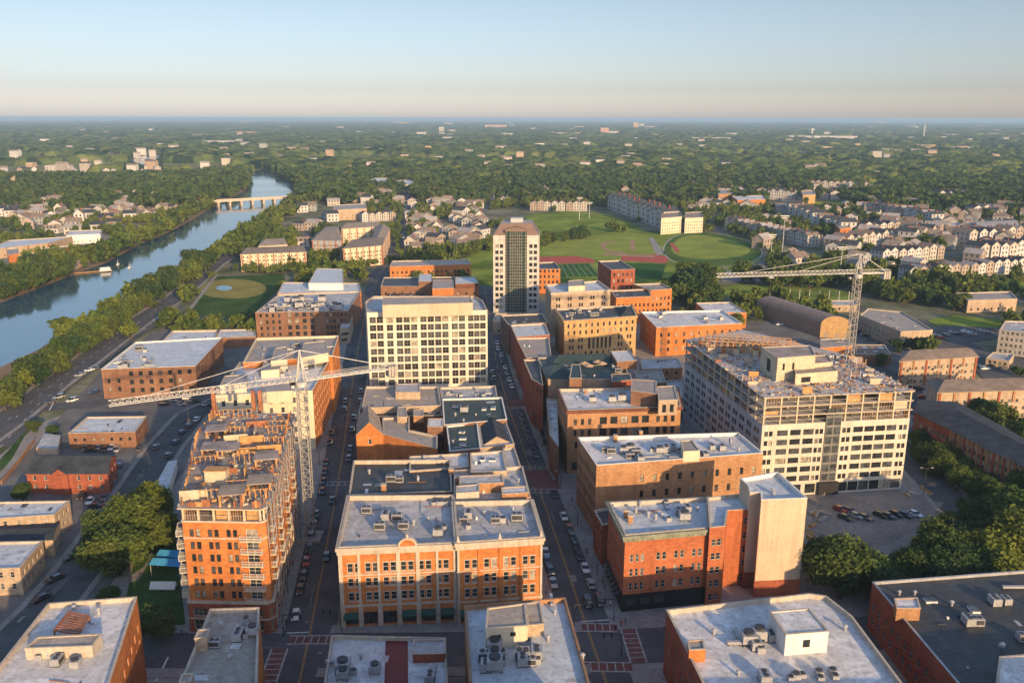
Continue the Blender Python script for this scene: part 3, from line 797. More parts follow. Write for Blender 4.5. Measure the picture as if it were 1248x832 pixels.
field('parking_lot', [(1133, 405), (1160, 392), (1215, 396), (1225, 410), (1165, 420)], 0.026, M_ASPH)
field('parking_lot', [(905, 392), (1050, 392), (1110, 430), (1140, 470), (1000, 470), (900, 420)], 0.016, M_ASPH2)
field('parking_lot', [(1180, 440), (1230, 432), (1290, 450), (1290, 470), (1200, 462)], 0.016, M_ASPH)
field('parking_lot', [(875, 325), (930, 323), (980, 335), (960, 343), (880, 344)], 0.02, M_LOT)
field('parking_lot', [(40, 300), (120, 284), (150, 290), (60, 330), (0, 335), (0, 310)], 0.02, M_LOT)
field('hospital_lot', [(1130, 415), (1185, 418), (1170, 436), (1140, 432)], 0.02, M_ASPH)
# ============================================================ MAIN BUILDINGS
BL = {}
WM = dict(fr=FR_W)
# --- centre block: the two matched red brick fronts
h = 19.6
o = bld('commercial_building', 'ornate four storey red brick building with arched pediment, corner of the left street', [(412, 667), (556, 661), (552, 603), (425, 604)], h, BR_OR, R_GREY,
    {0: [R(6.4, 3.55, 2, 6, 1.25, 2.0, 2, 0.35, m=1.2), R(13.4, 3.5, 1, 6, 1.25, 2.2, 2, .35, m=1.2)],
     3: [R(6.4, 3.55, 3, 7, 1.2, 2.0, 2, .4)]}, par=1.1, corn=(STONE, 1.7, 0.35), sills=STONE, bands=((5.0, 5.5, 0.2, STONE), (12.6, 12.95, 0.14, STONE)))
BL['midL'] = o
bb = MB(); L = elen(o, 0)
for k in range(7):
    M = edgeM(o, 0, k / 6.0 if 0 < k < 6 else (0.012 if k == 0 else 0.988))
    wd = 0.42 if k in (0, 3, 4, 6) else 0.28
    bb.box(-wd, wd, -0.28, -0.003, 5.6, h - 1.75, STONE, M)
    bb.box(-0.5, 0.5, -0.32, -0.003, 0, 4.95, STONE, M)
bb.build('pilaster', o.root)
M = edgeM(o, 0, 0.585)
pd_ = MB(); pts = [(math.cos(a) * 2.1, math.sin(a) * 1.9) for a in [math.pi * k / 10 for k in range(11)]]
for k in range(10):
    (x0, z0), (x1, z1) = pts[k], pts[k + 1]
    for (y0, y1, mt, sc) in ((-0.62, -0.2, STONE, 1.0),):
        q = [(x0, y0, h + z0), (x1, y0, h + z1), (x1 * .8, y0, h + z1 * .8), (x0 * .8, y0, h + z0 * .8)]
        pd_.face([tuple(M @ Vector(v)) for v in q], STONE)
        pd_.face([tuple(M @ Vector(v)) for v in ((x1, y0, h + z1), (x0, y0, h + z0), (x0, 0.3, h + z0), (x1, 0.3, h + z1))], STONE)
pd_.face([tuple(M @ Vector((x * .82, -0.5, h + z * .82))) for x, z in pts][::-1], BR_OR)
pd_.face([tuple(M @ Vector((x, 0.3, h + z))) for x, z in pts], BR_OR)
pd_.box(-.25, .25, -.5, 0, h + 1.85, h + 2.7, STONE, M)
pd_.build('pediment', o.root)
def shopfront(o, i, n, z=4.6, awn=TRIMG, u0=0.0, u1=1.0, wall=TRIMK, seed=1):
    """shop windows between piers with awnings"""
    L = elen(o, i); rr = random.Random(seed)
    g_, f_ = window_mesh(L * (u1 - u0) / n - 1.3, z - 1.7, FR_D, GLD, 3)
    for k in range(n):
        u = u0 + (u1 - u0) * (k + 0.5) / n
        ob = put('shop_window', f_, o.root); ob.matrix_local = edgeM(o, i, u, 0.07, 0.7)
        if rr.random() < 0.75:
            a = MB(); w2 = L * (u1 - u0) / n / 2 - 0.55; M = edgeM(o, i, u, 0.14)
            q = [(-w2, 0, z - .9), (w2, 0, z - .9), (w2, -1.25, z - 1.75), (-w2, -1.25, z - 1.75)]
            a.face([tuple(M @ Vector(v)) for v in q][::-1], awn); a.face([tuple(M @ Vector((v[0], v[1], v[2] - .05))) for v in q], awn)
            a.face([tuple(M @ Vector(v)) for v in ((-w2, -1.25, z - 2.1), (w2, -1.25, z - 2.1), (w2, -1.25, z - 1.75), (-w2, -1.25, z - 1.75))], awn)
            a.build('awning', o.root)
shopfront(o, 0, 6)
o = bld('commercial_building', 'four storey orange brick building without pediment, corner of the right street', [(557, 661), (661, 654), (648, 609), (553, 611)], h + .6, BR_OR, R_GREY,
    {0: [R(6.6, 3.55, 3, 4, 1.2, 2.1, 2, 0.45, m=0.8)], 1: [R(6.6, 3.55, 3, 6, 1.1, 2.0, 2, .4)]}, par=1.1, corn=(STONE, 1.7, .35), sills=STONE, bands=((5.3, 5.7, .2, STONE), (12.9, 13.2, .14, STONE)))
BL['midR'] = o
bb = MB()
for k in range(5): bb.box(-.24, .24, -.26, -.003, 0, h - 1.2, STONE if k in (0, 4) else BR_OR, edgeM(o, 0, (0.012, .25, .5, .75, .988)[k]))
bb.build('pilaster', o.root)
fb = MB()
for k in (0.012, .5, .988): fb.cyl(tuple(edgeM(o, 0, k, -.3, h + .7) @ Vector((0, 0, 0))), 0.45, 1.3, STONE, 8, .12)
fb.build('finial', o.root)
shopfront(o, 0, 4, seed=4)
# arches
# --- dark roofed block behind
o = bld('commercial_building', 'low block with wide dark bitumen roof behind the pediment building', [(425, 603), (551, 599), (549, 560), (431, 561)], 18.6, BR_BROWN, R_DARK, {3: [R(5, 3.6, 4, 8, 1.1, 1.9, 1)]}, par=1.0, corn=None); BL['dark'] = o
o = bld('commercial_building', 'patchwork grey roofed brick building on the right street, third behind the corner front', [(553, 610), (647, 606), (637, 568), (553, 573)], 18.8, BR_BROWN, R_GREY, {1: [R(5, 3.6, 4, 8, 1.1, 1.9)]}, par=.8); BL['patch'] = o
penthouse(o, [(556, 601), (584, 599), (584, 590), (556, 592)], 21, STONE, R_GREY); penthouse(o, [(560, 590), (614, 588), (612, 578), (560, 580)], 20.6, BR_TAN, R_GREY); penthouse(o, [(612, 602), (644, 600), (642, 592), (611, 594)], 20.3, BR_TAN, R_WHITE)
o = bld('commercial_building', 'narrow white roofed building next to the dark roofed block', [(499, 574), (572, 569), (570, 552), (499, 556)], 18.0, BR_PALE, R_WHITE, {}, par=.5); BL['w1'] = o
o = bld('commercial_building', 'square white roofed building with pale cornice, mid block by the right street', [(574, 575), (618, 574), (613, 549), (573, 552)], 19.4, BR_PALE, R_WHITE, {}, par=.5); BL['w2'] = o
o = bld('commercial_building', 'small grey roofed building squeezed on the right street edge of the centre block', [(618, 580), (638, 578), (627, 545), (613, 546)], 15.5, BR_BROWN, R_GREY, {1: [R(4, 3.6, 3, 5, 1.1, 1.9)]}, par=.5)
# --- orange gabled wall building
base = (434, 582); hh = 14.0
o = bld('commercial_building', 'orange rendered building with a steep gable end and blank party wall on the left street', [(434, 530), (467, 529), (462, 508), (436, 508)], hh, BR_OR, SHING, {0: [R(hh - 3.2, 1, 1, 1, 1.0, 1.7)], 3: [R(3, 3.4, 3, 6, 1.1, 1.8)]}, par=0, flat=False)
gable(o.P, hh, 4.2, SHINGT, BR_OR, axis=1, over=.1).build('roof', o.root); BL['gab'] = o
o = bld('commercial_building', 'plain orange walled building with stepped parapet and pale flat roof beside the gable', [(467, 529), (533, 547), (533, 531), (499, 524), (499, 508), (466, 509)], hh, BR_OR, R_TAN, {}, par=.6); BL['gab2'] = o
o = bld('commercial_building', 'row of low dark roofs with brick chimneys behind the orange gabled building', [(436, 508), (539, 506), (538, 486), (441, 486)], 13.0, BR_BROWN, R_DARK, {3: [R(3, 3.4, 3, 5, 1.1, 1.8)]}, par=.6)
penthouse(o, [(484, 508), (496, 508), (495, 496), (485, 496)], 15.5, BR_PALE, R_TAN, name='stair_box'); penthouse(o, [(504, 507), (516, 507), (516, 499), (504, 499)], 14.6, BR_TAN, R_TAN, name='stair_box'); penthouse(o, [(521, 520), (540, 520), (540, 510), (522, 510)], 15.2, BR_BROWN, R_WHITE, name='stair_box')
o = bld('commercial_building', 'tan and dark roofed low building directly in front of the white office block', [(441, 497), (538, 494), (534, 471), (446, 471)], 14.6, BR_PALE, R_TAN, {3: [R(3, 3.4, 3, 5, 1.1, 1.8)]}, par=.7)
penthouse(o, [(482, 478), (512, 478), (511, 467), (483, 468)], 16.5, BR_PALE, R_GREY)
o = bld('commercial_building', 'low grey roofed building full of air conditioners near the white office block', [(539, 494), (607, 490), (604, 470), (536, 472)], 14.0, BR_BROWN, R_GREY, {1: [R(3, 3.4, 3, 5, 1.1, 1.8)]}, par=.7); BL['ac'] = o
o = bld('commercial_building', 'dark green flat roof with skylights and white parapet, by the right street', [(541, 518), (618, 511), (612, 484), (539, 486)], 15.0, BR_BROWN, R_GREEN, {1: [R(3, 3.6, 3, 7, 1.1, 1.9)]}, par=.5, cap=WHITE); BL['dg1'] = o
o = bld('commercial_building', 'dark green roofed building with three skylights in front of the larger green roof', [(548, 550), (586, 546), (582, 515), (544, 519)], 14.6, BR_BROWN, R_GREEN, {}, par=.4, cap=WHITE); BL['dg2'] = o
o = bld('gabled_building', 'grey gabled building with pale parapet corner on the right street', [(586, 546), (627, 541), (616, 512), (582, 515)], 14.0, BR_PALE, R_GREY, {1: [R(3, 3.6, 3, 5, 1.1, 1.9)]}, par=.4)
gb = MB(); P = [quadp(o.P, .08, .15), quadp(o.P, .92, .15), quadp(o.P, .9, .95), quadp(o.P, .08, .95)]
gable(P, 13.6, 2.4, SHING, BR_PALE, axis=1, over=0.0).build('pitched_roof', o.root)
# --- bottom row, near edge of the picture
o = bld('commercial_building', 'low white roofed building with wide dark red roof stripe, bottom centre', [(388, 880), (548, 884), (543, 777), (404, 774)], 9.0, BR_PALE, R_WHITE, {}, par=.7); BL['redstripe'] = o
rs = MB(); P = [(p[0] - o.cx, p[1] - o.cy, 8.33) for p in A([(467, 882), (498, 882), (497, 778), (470, 777)], 8.33)]
rs.face(P, R_RED); rs.build('red_roof_stripe', o.root)
penthouse(o, [(503, 797), (543, 796), (543, 779), (504, 779)], 10.2, BR_RED, R_GREY); 
o = bld('commercial_building', 'blue grey flat roof crowded with vents and a cream penthouse, bottom centre right', [(578, 900), (735, 890), (689, 728), (566, 738)], 15.5, BR_TAN, R_BLUE, {}, par=.9, cap=BR_TAN); BL['bc'] = o
penthouse(o, [(592, 766), (643, 762), (640, 735), (594, 741)], 19.0, CREAM, R_TAN, {0: [R(16, 1, 1, 2, .9, 1.6, u0=.05, u1=.45), R(17, 1, 1, 1, 2.4, .9, u0=.5, u1=.8)]})
penthouse(o, [(643, 762), (663, 760), (658, 733), (640, 735)], 17.0, BR_PALE, R_TAN, name='stair_box')
o = bld('commercial_building', 'orange brick building with rusty roof trellis and white roof, bottom left corner', [(-40, 860), (118, 880), (167, 727), (59, 735)], hat((180, 829), 728), BR_OR, R_WHITE, {1: [R(5.5, 3.3, 3, 10, .9, 1.9, fr=FR_W)]}, par=.8, cap=STONE); BL['bl'] = o
tr = MB(); z = o.rz + 1.4
q = [(p[0] - o.cx, p[1] - o.cy) for p in A([(66, 768), (96, 772), (108, 750), (84, 745)], z)]
for k in range(9):
    a, b = quadp(q, 0, k / 8), quadp(q, 1, k / 8); tr.bar((*a, z), (*b, z), .12, RUST)
for c_ in q: tr.bar((*c_, o.rz), (*c_, z), .12, RUST)
for a, b in ((0, 3), (1, 2)): tr.bar((*q[a], z), (*q[b], z), .18, RUST)
tr.build('roof_trellis', o.root)
penthouse(o, [(30, 790), (112, 787), (124, 772), (46, 776)], o.rz + 2.2, STONE, R_TAN)
o = bld('commercial_building', 'narrow brick building with tan gravel roof, second from the left at the bottom', [(200, 880), (312, 880), (316, 740), (256, 742)], 16.5, BR_OR, R_TAN, {1: [R(2.5, 3.5, 4, 9, .9, 1.8)]}, par=.8, cap=STONE); BL['bl2'] = o
for q in ([(237, 778), (252, 776), (256, 766), (242, 767)], [(218, 832), (232, 830), (236, 820), (222, 821)]): penthouse(o, q, 18.4, BR_PALE, R_TAN, name='chimney_block')
o = bld('commercial_building', 'brick building with large white roof and white plant room, bottom right', [(890, 900), (1150, 900), (1039, 751), (1007, 726), (986, 723), (812, 743)], 14.5, BR_RED, R_WHITE, {5: [R(2.5, 3.6, 3, 8, 1.0, 1.9)]}, par=.9, cap=STONE); BL['br'] = o
penthouse(o, [(958, 773), (1010, 769), (986, 741), (938, 745)], 18.0, WHITE, R_WHITE, {0: [R(15, 1, 1, 1, 1.4, 1.6)]}, name='plant_room')
penthouse(o, [(840, 792), (860, 791), (857, 779), (838, 780)], 16.2, BR_OR, R_TAN, name='chimney_block')
o = bld('apartment_building', 'brown brick building with dark blue-black roof and angled white windows, bottom right corner', [(1055, 748), (1240, 1010), (1400, 900), (1290, 690), (1063, 709)], 13.5, BR_RED, R_DARK,
    {0: [R(2.2, 3.3, 3, 15, 1.0, 1.9)]}, par=.5, cap=METAL, fr=FR_W) if False else None
hB = hat((1055, 764), 709)
o = bld('apartment_building', 'brown brick building with dark flat roof and white windows, bottom right corner', [(1063, 709), (1178, 845), (1420, 800), (1262, 694)], hB, BR_RED, R_DARK,
    {0: [R(2.0, 3.2, max(2, int((hB - 3) / 3.2)), 13, 1.05, 1.9)]}, par=.5, cap=METAL); BL['brd'] = o
penthouse(o, [(1093, 741), (1122, 741), (1118, 728), (1090, 729)], hB + 2.3, BR_TAN, R_WHITE, name='stair_box')
penthouse(o, [(1215, 840), (1290, 838), (1270, 796), (1218, 800)], hB + 3, WHITE, R_WHITE, name='plant_room')
# --- right of the right street
h = 19.3
o = bld('commercial_building', 'red brick corner building with black shopfront and green cornice at the crossing', [(762, 652), (865, 643), (862, 606), (742, 612)], h, BR_WARM, R_BLUE,
    {0: [R(5.2, 3.6, 3, 1, .95, 1.9, 3, .6, u0=.03, u1=.27), R(5.2, 3.6, 3, 3, .95, 1.9, 2, .5, u0=.3, u1=1.0)], 3: [R(5.0, 3.5, 4, 8, 1.0, 1.9)]}, par=.9, corn=(GREENM, 1.5, .45), sills=None); BL['red'] = o
sb = MB(); sb.ring(o.P, -0.02, .22, 0.1, 4.3, TRIMK); sb.build('shopfront', o.root); 
shopfront(o, 3, 8, 4.2, TRIMK, seed=3); shopfront(o, 0, 3, 4.2, TRIMK, 0, .5, seed=9)
o2 = bld('commercial_building', 'orange red brick wing with higher roof joined to the corner building, beside the blank beige tower', [(865, 644), (900, 641), (918, 622), (915, 610), (862, 606)], h + .1, BR_RED, R_BLUE, {0: [R(1.5, 3.55, 5, 2, 1.1, 1.9)]}, par=.7) if False else None
o2 = bld('commercial_building', 'plain orange red brick wing with small scattered windows between corner building and blank beige tower', [(865, 643), (884, 641), (887, 622), (919, 620), (914, 601), (862, 606)], h + .8, BR_WARM, R_BLUE,
    {0: [R(1.4, 3.5, 5, 2, 1.1, 1.7)], 2: [R(1.4, 3.7, 5, 1, 1.0, 1.7, u0=.5, u1=.95)]}, par=.7)
o = bld('commercial_building', 'two storey dark red brick annex with black roof behind the corner building', [(734, 640), (752, 636), (744, 618), (724, 622)], 11.0, BR_RED, R_DARK, {3: [R(2, 3.5, 3, 3, 1.0, 1.8)]}, par=.6)
h = 25.0
o = bld('blank_tower', 'tall blank beige walled tower with white roof beside the red brick wing', [(928, 609), (984, 607), (948, 575), (902, 583), (912, 592), (914, 600), (927, 600)], h, STUCCO, R_BLUE, {}, par=.9, cap=WHITE); BL['beige'] = o
bs = MB(); bs.ring(o.P, -.02, .12, 0, 4.2, BR_RED); bs.build('brick_base', o.root)
h = 20.5
o = bld('commercial_building', 'long tan brick building with white roof crowded with machinery, along its street side', [(727, 567), (930, 552), (900, 527), (704, 533)], h, BR_TAN, R_WHITE,
    {0: [R(h - 5.8, 1, 1, 10, 1.0, 2.0, u0=.22), R(h - 10.3, 1, 1, 10, 1.0, 2.0, u0=.22), R(h - 15, 1, 1, 8, 1.0, 2.0, u0=.22)], 3: [R(3.5, 3.8, 4, 9, 1.1, 2.1)]}, par=.8, cap=WHITE, fr=FR_D); BL['tan'] = o
penthouse(o, [(833, 550), (853, 549), (843, 536), (829, 537)], h + 2.2, CREAM, R_TAN, name='stair_box')
h = hat((692, 577), 500)
o = bld('commercial_building', 'brown brick building with arched arcade windows and white roof, right side of the right street', [(692, 500), (830, 495), (825, 472), (681, 474)], h, BR_TAN, R_WHITE,
    {0: [R(h - 5.0, 1, 1, 3, 1.0, 2.0, u0=.02, u1=.24), R(h - 8.7, 1, 1, 3, 1.0, 2.0, u0=.02, u1=.24), R(h - 5.0, 1, 1, 5, 2.3, 2.4, u0=.25, u1=.75), R(h - 8.9, 1, 1, 5, 2.4, 2.5, u0=.25, u1=.75), R(h - 5.0, 1, 1, 3, 1.2, 2.1, u0=.75, u1=.98), R(h - 8.9, 1, 1, 3, 1.3, 2.3, u0=.75, u1=.98), R(h - 12.8, 1, 1, 10, 1.3, 2.2, u0=.02), R(1.2, 4, 1, 8, 2.4, 2.6)],
     3: [R(3, 3.8, 4, 8, 1.1, 2.1)]}, par=.8, corn=(BR_DK, 1.1, .4), fr=FR_D); BL['arc'] = o
penthouse(o, [(803, 488), (826, 487), (822, 470), (800, 471)], h + 4, BR_PALE, R_TAN, {0: [R(h, 1, 1, 2, 1.3, 2.6)]}); penthouse(o, [(769, 476), (800, 480), (800, 464), (770, 462)], h + 4, BR_BROWN, R_TAN)
o = bld('commercial_building', 'sliver of brick building with bluish white roof on the street edge before the arcade building', [(670, 530), (681, 545), (679, 487), (666, 485)], 12.0, BR_BROWN, R_WHITE, {3: [R(3, 3.5, 2, 7, 1.0, 1.8)]}, par=.5)
# dark hip roofed complex
h = 18.0
o = bld('hotel', 'beige building with dark slate hipped roofs and roof terrace, behind the arcade building', [(668, 462), (768, 462), (757, 432), (655, 436)], h, BR_PALE, R_GREEN, {3: [R(3, 3.6, 4, 9, 1.1, 2.0)]}, par=.4, fr=FR_D)
BL['hip'] = o
gable([quadp(o.P, 0, 0), quadp(o.P, .3, 0), quadp(o.P, .3, .55), quadp(o.P, 0, .55)], h, 3.2, R_GREEN, BR_PALE, axis=0, over=.3, hip=.35).build('hipped_roof', o.root)
gable([quadp(o.P, .12, .6), quadp(o.P, .85, .6), quadp(o.P, .85, 1.0), quadp(o.P, .12, 1.0)], h, 2.6, R_GREEN, BR_PALE, axis=0, over=.3, hip=.15).build('hipped_roof', o.root)
penthouse(o, [(694, 461), (709, 461), (707, 444), (697, 444)], h + 4.0, BR_BROWN, R_GREEN, name='chimney_block'); penthouse(o, [(752, 441), (776, 439), (767, 427), (744, 428)], h + 3.0, BR_BROWN, R_WHITE); penthouse(o, [(746, 465), (770, 463), (768, 455), (745, 456)], h + 1.6, BR_RED, R_GREEN, name='low_block')
mb = MB(); um = []
for k, (x, y) in enumerate(((712, 448), (718, 451), (728, 446), (734, 448))):
    X, Y = at(x, y, h); u = thing('parasol', 'tan parasol open on the dark roof terrace behind the arcade building', 'parasol', (X, Y, h - .3), group='parasols on the roof terrace')
    c_ = MB(); c_.cyl((0, 0, 2.0), 1.9, .8, pm('tan_canvas', (.5, .34, .2), .1), 8, .1); c_.build('canopy', u); c_ = MB(); c_.cyl((0, 0, 0), .05, 2.2, METALD, 6); c_.build('pole', u)
# row along the right street going away
def rowb(px, H, wall, rf, lab, n=4, fl=4, **k):
    return bld('commercial_building', lab, px, H, wall, rf, {3: [R(3, 3.5, fl, n, 1.1, 1.9)], 0: [R(H - 3.5, 1, 1, 3, 1.1, 1.8)]}, par=.6, fr=FR_D, **k)
rowb([(642, 437), (672, 434), (669, 411), (629, 412)], 17, BR_RED, R_TAN, 'red brick building with beige sloping roof on the right street, beyond the slate roofed hotel', 6)
rowb([(629, 411), (670, 408), (664, 394), (622, 396)], 16, BR_RED, R_BLUE, 'red brick building with pale blue roof, second past the slate roofed hotel', 5)
rowb([(620, 396), (668, 393), (661, 382), (610, 384)], 15, BR_BROWN, R_DARK, 'brown brick building with dark roof on the right street just before the white tower', 5)
rowb([(648, 462), (662, 470), (657, 438), (638, 438)], 17.5, BR_RED, R_DARK, 'narrow red brick front with dark roof against the slate roofed hotel', 6)
h = hat((777, 432), 384)
o = bld('office_building', 'yellow brick six storey building with dark roof and tall centre windows', [(688, 391), (776, 385), (770, 372), (677, 376)], h, BR_YEL, R_DARK,
    {0: [R(h - 3.6, 1, 1, 12, .95, 1.8, m=.5), R(h - 7.0, 1, 1, 12, .95, 1.9), R(h - 14.2, 1, 1, 6, 1.0, 5.2, u0=.3, u1=.68), R(h - 10.6, 1, 1, 2, .95, 1.9, 2, .5, u0=.02, u1=.3), R(h - 14, 1, 1, 2, .95, 1.9, 2, .5, u0=.02, u1=.3), R(h - 10.6, 1, 1, 2, .95, 1.9, 2, .5, u0=.7, u1=.98), R(h - 14, 1, 1, 2, .95, 1.9, 2, .5, u0=.7, u1=.98), R(2.2, 3.4, max(1, int((h - 16) / 3.4)), 12, .95, 1.9)], 3: [R(3, 3.4, 5, 3, 1., 1.8)]}, par=.9, corn=(BR_YEL, 1.0, .4), fr=FR_D); BL['yel'] = o
gable([quadp(o.P, .78, .1), quadp(o.P, .98, .1), quadp(o.P, .98, .9), quadp(o.P, .78, .9)], h - .3, 2.0, SHING, BR_YEL, axis=1, over=0, hip=.3).build('pitched_roof', o.root)
h2 = h + 3.5
o = bld('office_building', 'tan block with pale flat roof and small penthouse behind the yellow brick building', [(672, 357), (744, 353), (729, 342), (665, 347)], h2, BR_PALE, R_BLUE, {0: [R(h2 - 4.5, 1, 1, 5, .95, 1.8, 2, .4), R(h2 - 8, 1, 1, 5, .95, 1.8, 2, .4), R(3, 3.5, int((h2 - 10) / 3.5), 5, .95, 1.8, 2, .4)], 3: [R(5, 3.5, 4, 2, 1, 1.8)]}, par=.9, corn=(STONE, .9, .3), fr=FR_D)
penthouse(o, [(693, 349), (713, 348), (711, 341), (693, 342)], h2 + 2.5, CREAM, R_TAN)
h = 22.0
bld('office_building', 'dark brown brick cube with gravel roof standing in front of the sports fields', [(745, 329), (774, 328), (756, 317), (729, 318)], h, BR_RED, R_DARK, {0: [R(h - 4, 1, 1, 5, 1.2, 2.0), R(h - 8, 1, 1, 5, 1.2, 2.4), R(3, 3.5, 3, 5, 1.2, 2)], 3: [R(3, 3.6, 5, 3, 1.2, 1.9)]}, par=.8, fr=FR_D)
bld('commercial_building', 'orange brick building with dark roof section before the brown brick cube', [(751, 363), (794, 361), (790, 352), (744, 354)], 15, BR_OR, R_DARK, {0: [R(2.5, 3.5, 3, 8, 1, 1.8)]}, par=.7, fr=FR_D)
bld('commercial_building', 'orange brick building with flat brown roof, left of the big dark grove', [(793, 354), (819, 352), (806, 345), (771, 346)], 15.5, BR_OR, R_TAN, {0: [R(2.5, 3.5, 3, 5, 1.2, 1.9)]}, par=.7, fr=FR_D)
h = hat((800, 433), 398)
o = bld('office_building', 'orange brick office building with long white roof, left of the grey construction', [(800, 399), (905, 394), (880, 378), (781, 380)], h, BR_OR, R_WHITE, {0: [R(2.2, 3.6, max(2, int((h - 2.5) / 3.6)), 11, 1.15, 1.9)], 3: [R(2.2, 3.6, 3, 7, 1.1, 1.8)]}, par=.7, cap=WHITE, fr=FR_D); BL['whr'] = o
o = bld('warehouse', 'low building with pale L shaped roof and brick corner before the arched hall', [(862, 381), (910, 381), (890, 368), (848, 369)], 8.5, BR_OR, R_WHITE, {}, par=.5)
# --- white office block
h = hat((449, 476), 381)
o = bld('office_building', 'cream ten storey office block with grid of square windows, centre of the town', [(447, 381), (594, 378), (588, 366), (578, 361), (455, 361), (445, 368)], h, CREAMW, R_GREY,
    {0: [R(2.0, 3.35, 9, 2, 2.6, 2.6, m=.3, u0=.01, u1=.14), R(2.0, 3.35, 9, 1, 2.6, 2.6, m=.2, u0=.15, u1=.22), R(2.0, 3.35, 9, 3, 2.6, 2.6, m=.2, u0=.23, u1=.42), R(2.0, 3.35, 9, 4, 2.6, 2.6, m=.2, u0=.43, u1=.68), R(2.0, 3.35, 9, 2, 2.6, 2.6, m=.2, u0=.69, u1=.82), R(2.0, 3.35, 9, 3, 2.6, 2.6, m=.2, u0=.83, u1=.99)] , 1: [R(2.2, 3.35, 9, 3, 2.1, 2.2)]}, par=.9, gl=(.3, .55), fr=FR_T); BL['white'] = o
mb = MB()
for k in (.006, .145, .225, .425, .685, .825, .994): mb.box(-.22, .22, -.12, -.003, 0, h - .2, CREAMW, edgeM(o, 0, k))
mb.build('pilaster', o.root)
penthouse(o, [(466, 372), (576, 369), (573, 361), (467, 362)], h + 4.2, STUCCO, R_TAN)
# --- the tower with glass bay and bronze mansard
h = hat((607, 381), 287)
base4 = A([(601, 287), (657, 286)], h); X0_, Y0_ = base4[0]; X1_, _ = base4[1]
wv = X1_ - X0_
pts = [(X0_, Y0_), (X1_, Y0_), (X1_ + 1, Y0_ + 24), (X0_ + 1, Y0_ + 24)]
o = bld('tower', 'white stone high rise with dark glass centre bay and brown mansard roof', pts, h, STONE, R_TAN,
    {0: [R(2.5, 3.55, int(h / 3.55) - 1, 1, 1.9, 2.1, 2, .7, u0=.01, u1=.25, m=.1), R(2.5, 3.55, int(h / 3.55) - 1, 1, 1.9, 2.1, 2, .7, u0=.75, u1=.99, m=.1)],
     3: [R(2.5, 3.55, int(h / 3.55) - 1, 5, 1.6, 1.8)]}, par=.2, world=True, fr=FR_D, walls={0: pm('light_grey_stone', (.50, .47, .43), .15, .3, streak=.3)}); BL['tower'] = o
gb = MB(); L = elen(o, 0); top = h + 2.5
pro = [(-.235 * L, 0), (-.17 * L, -1.6), (.17 * L, -1.6), (.235 * L, 0)]
M = edgeM(o, 0, .5)
for k in range(3):
    (xa, ya), (xb, yb) = pro[k], pro[k + 1]
    gb.face([tuple(M @ Vector(v)) for v in ((xa, ya - .01, .5), (xb, yb - .01, .5), (xb, yb - .01, top), (xa, ya - .01, top))], GLG)
gb.build('glass_bay', o.root)
fb = MB()
for k in range(3):
    (xa, ya), (xb, yb) = pro[k], pro[k + 1]; n = 7 if k == 1 else 2
    for j in range(n + 1):
        x, y = xa + (xb - xa) * j / n, ya + (yb - ya) * j / n
        fb.bar(tuple(M @ Vector((x, y - .03, .5))), tuple(M @ Vector((x, y - .03, top))), .09, FR_T)
    for f in range(int(top / 1.78)):
        z = .8 + f * 1.78
        fb.bar(tuple(M @ Vector((xa, ya - .03, z))), tuple(M @ Vector((xb, yb - .03, z))), .09, FR_T)
fb.build('bay_frame', o.root)
mr = MB(); q0 = o.P; z0 = h; z1 = h + 6.5
q1 = [quadp(q0, .16, .12), quadp(q0, .84, .12), quadp(q0, .84, .88), quadp(q0, .16, .88)]; BRZ = pm('bronze_roof', (.19, .13, .105), .2, .4, rough=.45, metal=.3)
q0 = offset(q0, -.15)
for j in range(4):
    k = (j + 1) % 4; mr.face([(*q0[j], z0), (*q0[k], z0), (*q1[k], z1), (*q1[j], z1)], BRZ)
mr.face([(*p, z1) for p in q1], R_TAN); mr.build('mansard_roof', o.root)
cp = MB(); q2 = [quadp(q1, .3, .3), quadp(q1, .7, .3), quadp(q1, .7, .7), quadp(q1, .3, .7)]
cp.prism([(p[0], p[1]) for p in q2], z1, z1 + 2.2, METAL, R_BLUE); cp.build('roof_cap', o.root)
ar = MB(); cc = [(math.cos(a) * L * .25, math.sin(a) * 2.4) for a in [math.pi * k / 12 for k in range(13)]]
for k in range(12):
    (x0, zz0), (x1, zz1) = cc[k], cc[k + 1]
    ar.face([tuple(M @ Vector(v)) for v in ((x1, -1.75, top + zz1), (x0, -1.75, top + zz0), (x0, 2.5, top + zz0), (x1, 2.5, top + zz1))], BRZ)
ar.face([tuple(M @ Vector((x, -1.7, top + z))) for x, z in cc][::-1], BRZ); ar.build('arched_bay_roof', o.root)
bld('office_building', 'small orange brick building with dark roof half hidden behind the white tower', [(655, 328), (683, 328), (676, 319), (655, 320)], 16, BR_OR, R_DARK, {0: [R(3, 3.6, 4, 5, 1.2, 1.9)]}, par=.7, fr=FR_D)
# --- behind the white block
bld('office_building', 'long orange brick building with rooftop boxes, behind the cream office block', [(475, 325), (574, 322), (570, 316), (478, 318)], 14, BR_OR, R_TAN, {0: [R(2.2, 3.4, 3, 18, 1.2, 1.7)]}, par=.6, fr=FR_D); 
o = bld('commercial_building', 'dark roofed brown building with blue grey wing behind the cream office block', [(464, 349), (584, 349), (578, 337), (468, 338)], 11, BR_BROWN, R_DARK, {0: [R(2.4, 3.4, 2, 12, 1.2, 1.7)]}, par=.6, fr=FR_D)
penthouse(o, [(527, 352), (553, 351), (552, 341), (528, 341)], 14.5, BR_OR, R_TAN); penthouse(o, [(510, 343), (527, 343), (526, 334), (511, 334)], 14, BR_BROWN, R_BLUE); penthouse(o, [(555, 346), (584, 345), (578, 337), (555, 338)], 13, BR_DK, R_BLUE)
